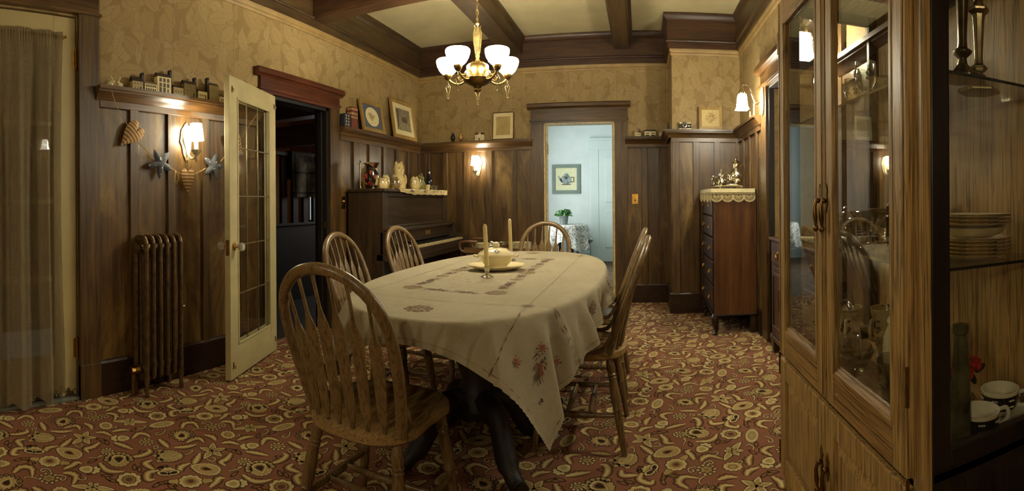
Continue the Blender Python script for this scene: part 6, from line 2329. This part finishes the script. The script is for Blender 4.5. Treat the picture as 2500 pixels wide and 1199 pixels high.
def puff(name, outline, depth, mat, loc, ang):
    """stuffed cloth shape: outline (a,b) in its own plane, swollen both sides"""
    n = len(outline)
    ca = sum(a for a, b_ in outline) / n
    cb = sum(b_ for a, b_ in outline) / n
    vs, fs = [], []
    K = (1.06, .96, .8, .55, .25)
    for sgn in (1, -1):
        base = len(vs)
        for k_ in K:
            for a, b_ in outline:
                h = 0.0008 if k_ > 1 else depth * math.sqrt(max(0, 1 - (k_ / .97) ** 2))
                vs.append((sgn * h, ca + (a - ca) * k_, cb + (b_ - cb) * k_))
        vs.append((sgn * depth * .98, ca, cb))
        for r in range(len(K) - 1):
            for i in range(n):
                j = (i + 1) % n
                fs.append((base + r * n + i, base + r * n + j, base + (r + 1) * n + j, base + (r + 1) * n + i))
        fs += [(base + 4 * n + i, base + 4 * n + (i + 1) % n, base + 5 * n) for i in range(n)]
    o_ = (5 * n + 1)
    fs += [(i, (i + 1) % n, o_ + (i + 1) % n, o_ + i) for i in range(n)]
    m_ = MB().add(vs, fs)
    o = m_.build(name, mat, gl_, 70)
    o.location = loc
    o.rotation_euler = (ang, 0, 0)
    return o


def heart_pts(s):
    P = []
    for i in range(40):
        t = 2 * PI * i / 40
        a = 16 * math.sin(t) ** 3 * .88
        b_ = 13 * math.cos(t) - 5 * math.cos(2 * t) - 2 * math.cos(3 * t) - math.cos(4 * t)
        P.append((a / 17 * s * .92 * (1 + .02 * (i % 2)), (b_ + 2.5) / 15 * s * 1.28))
    return P


def star_pts(s):
    P = []
    for i in range(10):
        r = s if i % 2 == 0 else s * .40
        a = PI / 2 + i * PI / 5
        r2 = s * .40 if i % 2 == 0 else s
        P.append((r * math.cos(a), r * math.sin(a)))
        a2 = a + PI / 10
        P.append(((r + r2) / 2 * .98 * math.cos(a2), (r + r2) / 2 * .98 * math.sin(a2)))
    return P


GX = .042
puff('heart', heart_pts(.078), .022, st_m.mat, (GX, 1.548, 1.545), R_(-48))
puff('star', star_pts(.095), .020, bl_m.mat, (GX, 1.768, 1.385), R_(30))
puff('heart', heart_pts(.068), .022, st_m.mat, (GX, 1.985, 1.275), 0)
puff('star', star_pts(.092), .020, bl_m.mat, (GX, 2.205, 1.385), R_(-16))
puff('heart', heart_pts(.076), .022, st_m.mat, (GX, 2.425, 1.560), R_(38))
for pts in ([(.082, 1.398, 1.790), (.05, 1.45, 1.71), (GX, 1.525, 1.612)], [(GX, 1.602, 1.505), (GX, 1.66, 1.465), (GX, 1.715, 1.425)], [(GX, 1.835, 1.365), (GX, 1.88, 1.345), (GX, 1.925, 1.325)],
            [(GX, 2.045, 1.328), (GX, 2.09, 1.345), (GX, 2.135, 1.368)], [(GX, 2.27, 1.42), (GX, 2.32, 1.465), (GX, 2.37, 1.515)], [(GX, 2.47, 1.60), (.06, 2.54, 1.70), (.082, 2.60, 1.79)],
            [(GX, 1.66, 1.465), (GX + .01, 1.648, 1.44), (GX + .005, 1.635, 1.415)], [(GX, 1.885, 1.343), (GX + .012, 1.90, 1.30), (GX, 1.885, 1.255)], [(GX, 1.885, 1.343), (GX + .012, 1.87, 1.30), (GX, 1.88, 1.27)]):
    MB().tube([tuple(q) for q in catmull(pts, 5)], .0024, 6).build('string', M_jute, gl_)

# ---------------------------------------------------------------- flag blocks and leaning pictures right of the doorway
M_navy = plain('navy_paint', (40, 42, 52), .6, 0, .1)
M_redp = plain('barn_red_paint', (106, 48, 36), .6, 0, .12)


def block(y0, y1, h, mat, label):
    t = thing('wooden_block', label, 'ornament', (XL + .022, y0, RT))
    L = y1 - y0
    r = .022
    P = [(0, 0), (L, 0), (L, h - r)] + [(L - r + r * math.cos(a * PI / 8), h - r + r * math.sin(a * PI / 8)) for a in range(1, 4)] + [(L - r, h), (r, h)] + [(r - r * math.sin(a * PI / 8), h - r + r * math.cos(a * PI / 8)) for a in range(1, 4)] + [(0, h - r)]
    MB().prism(P, .050, 'x', 0).build('body', mat, t, 30, bevel=.002)
    return t


b1 = block(3.762, 3.862, .125, M_navy, 'navy wooden block with white stars on the rail beside the doorway')
for y in (.028, .066):
    for z in (.022, .050, .078, .104):
        s_ = [(y + (.011 if i % 2 == 0 else .0046) * math.cos(PI / 2 + i * PI / 5), z + (.011 if i % 2 == 0 else .0046) * math.sin(PI / 2 + i * PI / 5)) for i in range(10)]
        MB().prism(s_, .0012, 'x', .050).build('star', M_h['white'], b1, 0)
b2 = block(3.880, 3.985, .205, M_redp, 'tall red wooden block with tan stripes on the rail')
for z in (.095, .130, .172):
    MB().box(-.0006, .0506, -.0006, .1056, z, z + .018).build('stripe', plain('tan_stripe_paint', (164, 132, 88), .6, 0, .15), b2, 0)
for y in (.03, .052, .075):
    MB().box(.050, .0512, y - .004, y + .004, .100, .108).build('painted_window', M_dark, b2, 0)

M_goldf = wood('gilt_wood_frame', (140, 108, 56), (164, 130, 70), (186, 152, 88), 'z', .35, 1, .2)
M_mat = plain('cream_mat', (214, 198, 152), .8, 0, .03, 12)
M_bluem = plain('slate_blue_mat', (86, 90, 98), .8, 0, .05, 12)


def picture(name, label, w_, h, fw, loc, rz, lean, frame_mat, mat_mat, depth=.020):
    """framed picture standing on its lower edge; local x across, faces -y, leans back"""
    t = thing(name, label, 'picture', loc, rz)
    t.rotation_euler = (-lean, 0, rz)
    f_ = MB()
    x = w_ / 2
    for a0, a1, z0, z1 in ((-x, x, 0, fw), (-x, x, h - fw, h), (-x, -x + fw, fw, h - fw), (x - fw, x, fw, h - fw)):
        f_.box(a0, a1, -depth, 0, z0, z1)
        q = fw * .28
        f_.box(a0 + (q if a1 - a0 <= fw + 1e-6 else 0), a1 - (q if a1 - a0 <= fw + 1e-6 else 0), -depth - .004, -depth, z0 + (q if z1 - z0 <= fw + 1e-6 else 0), z1 - (q if z1 - z0 <= fw + 1e-6 else 0))
    f_.build('frame', frame_mat, t, 0, bevel=.002)
    MB().box(-x + fw, x - fw, -.010, -.004, fw, h - fw).build('mat_board', mat_mat, t, 0)
    return t


# left wall: faces +x, so local -y -> +x means rz = +90 deg
p1 = picture('framed_picture', 'gilt framed drawing in an oval with slate blue mat, leaning on the left rail', .43, .315, .036, (XL + .078, 4.275, RT), PI / 2, R_(10), M_goldf, M_bluem)
MB().prism([(.128 * math.cos(a * PI / 20), .158 + .098 * math.sin(a * PI / 20)) for a in range(40)], .0012, 'y', -.0112).build('oval_sheet', M_mat, p1, 0)
sk = MB()
random.seed(3)
for q in range(26):
    a0 = random.uniform(0, 6.28)
    r0 = random.uniform(.2, .9)
    x0, z0 = .07 * r0 * math.cos(a0) - .01, .165 + .045 * r0 * math.sin(a0)
    sk.tube([(x0 + .02 * math.cos(a0 + k_ * 1.1) * (1 - k_ * .12), -.0118, z0 + .014 * math.sin(a0 + k_ * 1.1)) for k_ in range(5)], .0011, 4)
for q in range(5):
    sk.tube([(-.05 + .02 * q, -.0118, .095), (-.04 + .02 * q, -.0118, .098)], .0012, 4)
sk.build('pen_drawing', plain('brown_ink', (120, 92, 54), .8), p1, 0)
p2 = picture('framed_picture', 'large gilt framed grey landscape print leaning on the rail by the corner', .55, .435, .038, (XL + .082, 4.955, RT), PI / 2, R_(8), M_goldf, M_mat)
lp = NT('engraved_landscape')
lpv = lp.coord()
lpn = lp.noise(lpv, 26, 7, .75)
lpz = lp.new('ShaderNodeSeparateXYZ')
lp.link(lpv, lpz.inputs[0])
lph = lp.math('MULTIPLY', lp.math('SUBTRACT', lpz.outputs[2], .22), 0.9)
lp.link(lp.ramp(lp.math('ADD', lpn, lph), [(.30, lin((74, 66, 52))), (.44, lin((150, 138, 104))), (.58, lin((112, 100, 76))), (.8, lin((176, 164, 132)))]), lp.bsdf.inputs['Base Color'])
lp.set(Roughness=.8)
MB().box(-.165, .165, -.0112, -.0100, .095, .345).build('print_sheet', lp.mat, p2, 0)
hp_ = MB()
hp_.prism([(-.04, .19), (.09, .19), (.09, .235), (.03, .265), (-.04, .24)], .0006, 'y', -.0118)
hp_.prism([(-.155, .12), (-.155, .33), (-.10, .33), (-.11, .22), (-.13, .12)], .0006, 'y', -.0118)
hp_.build('printed_house_and_trees', plain('printed_dark_grey', (84, 74, 54), .8, 0, .35, 60), p2, 0)
p3 = picture('framed_letter', 'thin framed handwritten letter standing on the back wall rail', .252, .315, .009, (-1.535, YB - .060, RT), 0, R_(5), M_brassdk, M_mat, .014)
p3b = MB().box(-.083, .083, -.0112, -.0100, .05, .265).build('letter_sheet', plain('aged_paper', (176, 152, 98), .85, 0, .08, 10), p3, 0)
wr = MB()
random.seed(5)
z = .250
while z > .062:
    x = -.074
    while x < .070:
        ln_ = random.uniform(.008, .022)
        wr.tube([(x + ln_ * k_ / 6, -.0116, z + random.uniform(-.0014, .0018)) for k_ in range(7)], .00055, 4)
        x += ln_ + .005
    z -= .0098
wr.build('handwriting', plain('faded_ink', (84, 66, 40), .8), p3b, 0)
p4 = picture('framed_wreath', 'small square gilt frame with pressed flower bouquet on the chimney rail', .232, .222, .026, (.701, YC - .060, RT), 0, R_(4), M_goldf, plain('sand_mat', (196, 176, 122), .8, 0, .03, 12))
fb_ = MB()
random.seed(11)
for q in range(70):
    a, r = random.uniform(0, 6.28), .048 * math.sqrt(random.random())
    x0, z0 = r * math.cos(a), .118 + r * math.sin(a)
    if q % 3 == 0:
        fb_.tube([(x0, -.0115, z0), (x0 + .012 * math.cos(a), -.0118, z0 + .012 * math.sin(a))], .0012, 4)
    else:
        fb_.ball((x0, -.0115, z0), (.005, .0012, .0035), 6, R=Matrix.Rotation(a, 3, 'Y'))
for q in range(5):
    fb_.tube([(-.006 + .004 * q, -.0115, .09), (-.020 + .009 * q, -.0115, .060)], .0012, 4)
fb_.build('pressed_flowers', plain('dried_flower_brown', (128, 96, 56), .8, 0, .4, 160), p4, 0)

# ---------------------------------------------------------------- back rail ornaments
BX = YB - .050


def perched_owl(x, rz, mat, label, s=1.0, stand=None):
    t = thing('bird_figurine', label, 'figurine', (x, BX, RT), rz)
    b_ = MB()
    b_.lathe([(0, 0), (.022, 0), (.024, .006), (.014, .012), (.012, .024)], seg=14)
    b_.build('perch', stand or mat, t)
    o = MB()
    o.lathe([(0, .018), (.014, .022), (.023, .045), (.021, .066), (.014, .080), (.017, .090), (.015, .102), (.0, .106)], seg=18)
    for s_ in (-1, 1):
        o.ball((s_ * .010, -.002, .106), (.004, .004, .009), 8)
        o.ball((s_ * .020, .004, .050), (.007, .014, .022), 10)
    o.ball((0, .022, .030), (.010, .022, .006), 10)
    o.ball((0, -.017, .088), (.003, .006, .003), 6)
    o.build('bird', mat, t)
    t.scale = (s, s, s)


perched_owl(-2.15, R_(40), M_black, 'black bird figurine on the back wall rail near the corner', 1.0)
perched_owl(-2.052, R_(20), plain('gold_ceramic', (170, 130, 70), .25, .3, .2, 60), 'gold and brown bird figurine right of the black one', .95, plain('brown_ceramic', (110, 66, 38), .4))
ca = thing('miniature_castle', 'miniature stone castle with dark turrets on the back wall rail', 'ornament', (-1.815, BX, RT))
m = MB()
m.box(-.052, .052, -.022, .022, 0, .052)
m.box(-.020, .020, -.030, .024, 0, .074)
m.build('keep', M_bis, ca, 0, bevel=.001)
for x in (-.046, -.026, .026, .046):
    tw = MB().tube([(x, -.018, 0), (x, -.018, .068)], .010, 12).build('tower', M_bis, ca)
    MB().lathe([(.011, .068), (.011, .080), (0, .094)], (x, -.018, 0), 12).build('turret_roof', M_dark, tw)
MB().tube([(0, -.004, .074), (0, -.004, .100)], [.008, .002], 8).build('spire', M_bis, ca)
MB().box(-.006, .006, -.032, -.030, 0, .028).build('gate', M_dark, ca, 0)


def cottage(x, label, s=1.0, roofm='roof'):
    t = thing('miniature_house', label, 'toy house', (x, BX, RT))
    MB().box(-.034, .034, -.018, .018, 0, .040).build('wall', M_h['cream'], t, 0)
    MB().prism([(-.037, .038), (-.004, .038), (-.020, .066)], .044, 'y', -.022).build('gable', M_h['tan'], t, 0)
    MB().prism([(.0, .038), (.038, .038), (.02, .062)], .044, 'y', -.022).build('roof', M_h[roofm], t, 0)
    MB().box(.012, .020, -.006, .006, .05, .078).build('chimney', M_h['dark'], t, 0)
    for a in (-.022, .0, .022):
        MB().box(a - .005, a + .005, -.0192, -.018, .012, .026).build('window', M_h['pane'], t, 0)
    t.scale = (s, s, s)


cottage(-.022, 'small cream toy house on the rail right of the blue doorway')
cottage(.240, 'small tan toy cottage in the rail corner beside the chimney breast', .85, 'tan')
tb_ = thing('toy_building', 'wide cream toy building with dark flat roof on the back rail', 'toy house', (.112, BX, RT))
MB().box(-.060, .060, -.020, .020, 0, .052).build('wall', M_h['cream'], tb_, 0)
MB().box(-.063, .063, -.023, .023, .052, .070).build('roof', M_h['dark'], tb_, 0, bevel=.002)
for a in (-.03, .03):
    MB().box(a - .018, a + .018, -.0212, -.020, .024, .034).build('window', M_h['pane'], tb_, 0)
    MB().ball((a, -.024, .006), (.024, .006, .008), 10).build('hedge', M_h['dark'], tb_)
fgr = thing('dark_figurine', 'slim dark figurine at the corner of the chimney rail', 'figurine', (XC - .040, YC - .030, RT))
MB().lathe([(0, 0), (.014, 0), (.016, .006), (.008, .02), (.011, .038), (.006, .052), (.009, .062), (.006, .072), (0, .076)], seg=14).build('body', M_black, fgr)
MB().ball((0, -.006, .010), (.008, .006, .006), 8).build('base_highlight', M_tarnish, fgr)
cmr = thing('camera', 'old silver and black box camera on the chimney breast rail', 'camera', (.450, YC - .050, RT))
M_leath = plain('black_leatherette', (34, 28, 26), .6, 0, .2, 200, .3)
MB().box(-.057, .057, -.018, .018, .010, .052).build('body', M_leath, cmr, 0, bevel=.003)
MB().box(-.056, .056, -.017, .017, .052, .072).build('top_housing', M_tarnish, cmr, 0, bevel=.003)
MB().box(-.057, .057, -.0185, .0185, 0, .010).build('base_plate', M_silver, cmr, 0, bevel=.002)
MB().box(-.030, .012, -.0185, -.017, .056, .068).build('viewfinder', M_black, cmr, 0)
ln__ = MB().lathe([(.024, .018), (.024, .026), (.019, .030), (.013, .030), (.009, .026), (0, .026)], (-.006, 0, .034), 24, R=Matrix.Rotation(PI / 2, 3, 'X')).build('lens_ring', M_silver, cmr)
MB().ball((-.006, -.026, .034), (.009, .004, .009), 14).build('lens_glass', M_black, ln__)
MB().box(.026, .046, -.0192, -.018, .028, .036).build('flash_window', M_silver, cmr, 0)
for i, (y, h) in enumerate(((4.24, .075), (4.09, .120))):
    t = thing('taper_candle', ('short pale taper candle on the right wall rail', 'taller pale taper candle on the right wall rail near the sconce')[i], 'candle', (XR - .052, y, RT))
    MB().lathe([(0, 0), (.014, 0), (.014, .004), (.008, .010), (.0075, .010), (.006, h), (0, h + .004)], seg=12).build('wax', M_wax, t)


def switch(loc, rz, label):
    t = thing('light_switch', label, 'switch', loc, rz)
    MB().box(-.035, .035, -.005, 0, -.057, .057).build('cover_plate', M_brass, t, 0, bevel=.003)
    for z in (-.014, .014):
        MB().lathe([(.009, 0), (.009, .004), (.006, .010), (0, .011)], (0, -.005, z), 14, R=Matrix.Rotation(PI / 2, 3, 'X')).build('push_button', M_ivory if z > 0 else M_dark, t)
    for z in (-.045, .045):
        MB().lathe([(.003, 0), (0, .0015)], (0, -.005, z), 8, R=Matrix.Rotation(PI / 2, 3, 'X')).build('screw', M_brassdk, t)


switch((-.057, YB - PW, 1.140), 0, 'brass push button switch plate right of the blue doorway')
switch((XL + PW, 3.815, 1.125), PI / 2, 'brass push button switch plate between left doorway and piano')
sk_ = thing('strike_plate', 'small brass latch plate on the left doorway jamb', 'latch', (XL - .02, D1 - .028, .93))
MB().box(-.012, .012, -.002, 0, -.030, .030).build('plate', M_brass, sk_, 0)

# ================================================================ HALL THINGS
hp2 = picture('framed_picture', 'grey-green framed teapot picture on the blue hall wall', .520, .535, .062, (-1.352, HY - .004, 1.245), 0, 0, plain('grey_green_frame', (104, 124, 112), .5, 0, .04), plain('pale_paper', (206, 206, 168), .8, 0, .03), .025)
tpm = MB()
tpm.prism([(.105 * math.cos(a * PI / 16), .255 + .085 * math.sin(a * PI / 16)) for a in range(32)], .002, 'y', -.012)
tpm.prism([(-.09, .27), (-.14, .33), (-.155, .325), (-.12, .24), (-.07, .20)], .002, 'y', -.012)
tpm.prism([(-.05, .33), (.05, .33), (.035, .37), (-.03, .375)], .002, 'y', -.0125)
tpm.build('painted_teapot', plain('grey_blue_wash', (120, 132, 128), .8, 0, .35, 22), hp2, 0)
tp2 = MB()
tp2.tube([(.095, -.0125, .30), (.14, -.0125, .30), (.145, -.0125, .22), (.09, -.0125, .21)], .008, 6)
tp2.prism([(-.025, .31), (.02, .315), (.03, .27), (-.03, .265)], .001, 'y', -.0135)
tp2.prism([(-.10, .175), (.10, .175), (.07, .16), (-.07, .16)], .001, 'y', -.0135)
tp2.build('dark_brush_stroke', plain('dark_wash', (74, 62, 54), .8, 0, .4, 40), hp2, 0)
ht = thing('hall_table', 'small dark table under a lace cloth in the blue hall', 'table', (-1.27, 8.35, 0))
MB().lathe([(0, .690), (.36, .690), (.36, .712), (0, .712)], seg=40).build('tabletop', M_mahd, ht)
for a in (.6, 2.2, 3.8, 5.4):
    MB().tube([(.20 * math.cos(a), .20 * math.sin(a), .69), (.22 * math.cos(a), .22 * math.sin(a), .3), (.24 * math.cos(a), .24 * math.sin(a), 0)], [.022, .02, .016], 8).build('leg', M_mahd, ht)
hc = thing('lace_tablecloth', 'white lace cloth with grey flowers over the hall table', 'tablecloth', (-1.27, 8.35, .7125))
lcm = NT('flowered_white_lace')
lcn = lcm.noise(lcm.coord(), 17, 3, .6, 1.0)
lcm.link(lcm.ramp(lcm.math('ABSOLUTE', lcm.math('SUBTRACT', lcn, .5)), [(.0, lin((110, 112, 108))), (.035, lin((128, 130, 124))), (.05, lin((214, 216, 206)))]), lcm.bsdf.inputs['Base Color'])
lcm.set(Roughness=.9)


def hcl(u, v):
    a = 2 * PI * u
    corner = abs(math.sin(2 * a)) ** 1.5
    if v < .45:
        r = .372 * v / .45
        return (r * math.cos(a), r * math.sin(a), .002)
    q = (v - .45) / .55
    drop_ = q * (.26 + .18 * corner)
    r = .372 + q * (.045 + .045 * math.sin(11 * a))
    return (r * math.cos(a), r * math.sin(a), .002 - drop_)


MB().grid(120, 24, hcl, closeu=True).build('cloth', lcm.mat, hc, 80)
pp = thing('potted_plant', 'leafy green plant in a grey bucket pot on the hall table', 'plant', (-1.29, 8.28, .7155))
MB().shell([(0, 0), (.060, 0), (.082, .150), (.086, .155), (.080, .155), (.07, .12), (0, .12)], seg=24).build('pot', plain('grey_zinc', (118, 128, 126), .4, .4, .08), pp)
lv_ = MB()
random.seed(21)
for q in range(150):
    a, e = random.uniform(0, 6.28), random.uniform(-.15, 1.2)
    r = .145 * random.uniform(.5, 1)
    c = Vector((r * math.cos(a) * math.cos(e) * 1.05, r * math.sin(a) * math.cos(e), .175 + r * math.sin(e) * .75 - .02))
    R3 = Matrix.Rotation(a, 3, 'Z') @ Matrix.Rotation(random.uniform(-.9, .9), 3, 'Y') @ Matrix.Rotation(random.uniform(-.8, .8), 3, 'X')
    s_ = random.uniform(.018, .03)
    lv_.add([c + R3 @ Vector(p) * s_ for p in ((-1, 0, 0), (-.3, .75, .15), (.5, .6, .1), (1.1, 0, -.15), (.5, -.6, .1), (-.3, -.75, .15))], [(0, 1, 2, 3), (0, 3, 4, 5)])
lv_.build('leaves', plain('leaf_green', (58, 104, 44), .45, 0, .35, 30), pp, 0)
stm = MB()
for q in range(14):
    a = q * .45
    stm.tube([(.02 * math.cos(a), .02 * math.sin(a), .12), (.08 * math.cos(a), .08 * math.sin(a), .21)], .0025, 5)
stm.build('stems', plain('stem_green', (70, 96, 50), .5), pp)

# ================================================================ STAIR ROOM THINGS
rk_ = thing('settle_rack', 'dark panelled rack with balusters in the dim room behind the left doorway', 'rack', (-3.72, 4.40, 0))
MB().box(-.03, .03, -.60, 1.30, 0, .86).build('panel', M_dark, rk_, 0, bevel=.004)
MB().box(-.045, .045, -.62, 1.32, .86, .89).build('sill_rail', M_dark, rk_, 0, bevel=.004)
MB().box(-.04, .04, -.62, 1.32, 1.66, 1.70).build('top_rail', M_dark, rk_, 0, bevel=.004)
for y in (-.35, -.16, .04, .23, .42, .61, .8):
    MB().box(-.02, .02, y - .045, y + .045, .89, 1.66).build('baluster', M_dark, rk_, 0)
MB().box(-.07, .07, -.80, -.47, 0, 2.20).build('newel_post', M_dark, rk_, 0, bevel=.006)
MB().box(-.05, .05, 1.26, 1.36, 0, 1.72).build('end_post', M_dark, rk_, 0)
qt = thing('quilt', 'dark grey-green woven quilt hung over the rack behind the left doorway', 'quilt', (-3.72, 4.40, 1.70))
qm = NT('woven_quilt')
qv = qm.coord()
qx = qm.new('ShaderNodeSeparateXYZ')
qm.link(qv, qx.inputs[0])
qa = qm.math('LESS_THAN', qm.math('FRACT', qm.math('MULTIPLY', qm.math('ADD', qx.outputs[1], .03), 4.2)), .10)
qb = qm.math('LESS_THAN', qm.math('FRACT', qm.math('MULTIPLY', qx.outputs[2], 4.2)), .10)
qn = qm.noise(qv, 14, 4)
qm.link(qm.mix(qm.math('MAXIMUM', qa, qb), qm.ramp(qn, [(.4, lin((84, 80, 62))), (.6, lin((126, 118, 92)))]), lin((48, 44, 36))), qm.bsdf.inputs['Base Color'])
qm.set(Roughness=.95)


def qf(u, v):
    y = -.07 + .62 * u
    s_ = v * 1.0
    if s_ < .3:
        return (-.055 - .008 * math.sin(9 * y), y, -.30 + s_)
    if s_ < .42:
        q = (s_ - .3) / .12 * PI
        return (-.058 * math.cos(q), y, .022 * math.sin(q) + .002)
    d = s_ - .42
    return (.058 + .014 * math.sin(17 * y + 3 * d) * min(1, d * 4), y + .05 * d * (.5 - u), -d * .88)


MB().grid(36, 60, qf).build('cloth', qm.mat, qt, 80)
for pts in ([(.13, -.03), (.10, -.02), (.10, -.045), (.13, -.06), (.13, -.085), (.10, -.09)], [(.22, -.09), (.22, -.025), (.27, -.03), (.27, -.055), (.22, -.058), (.275, -.092)]):
    MB().tube([(.0645 + .006, y + .12, z) for y, z in pts], .005, 5).build('stitched_letter', M_dark, qt, 0)
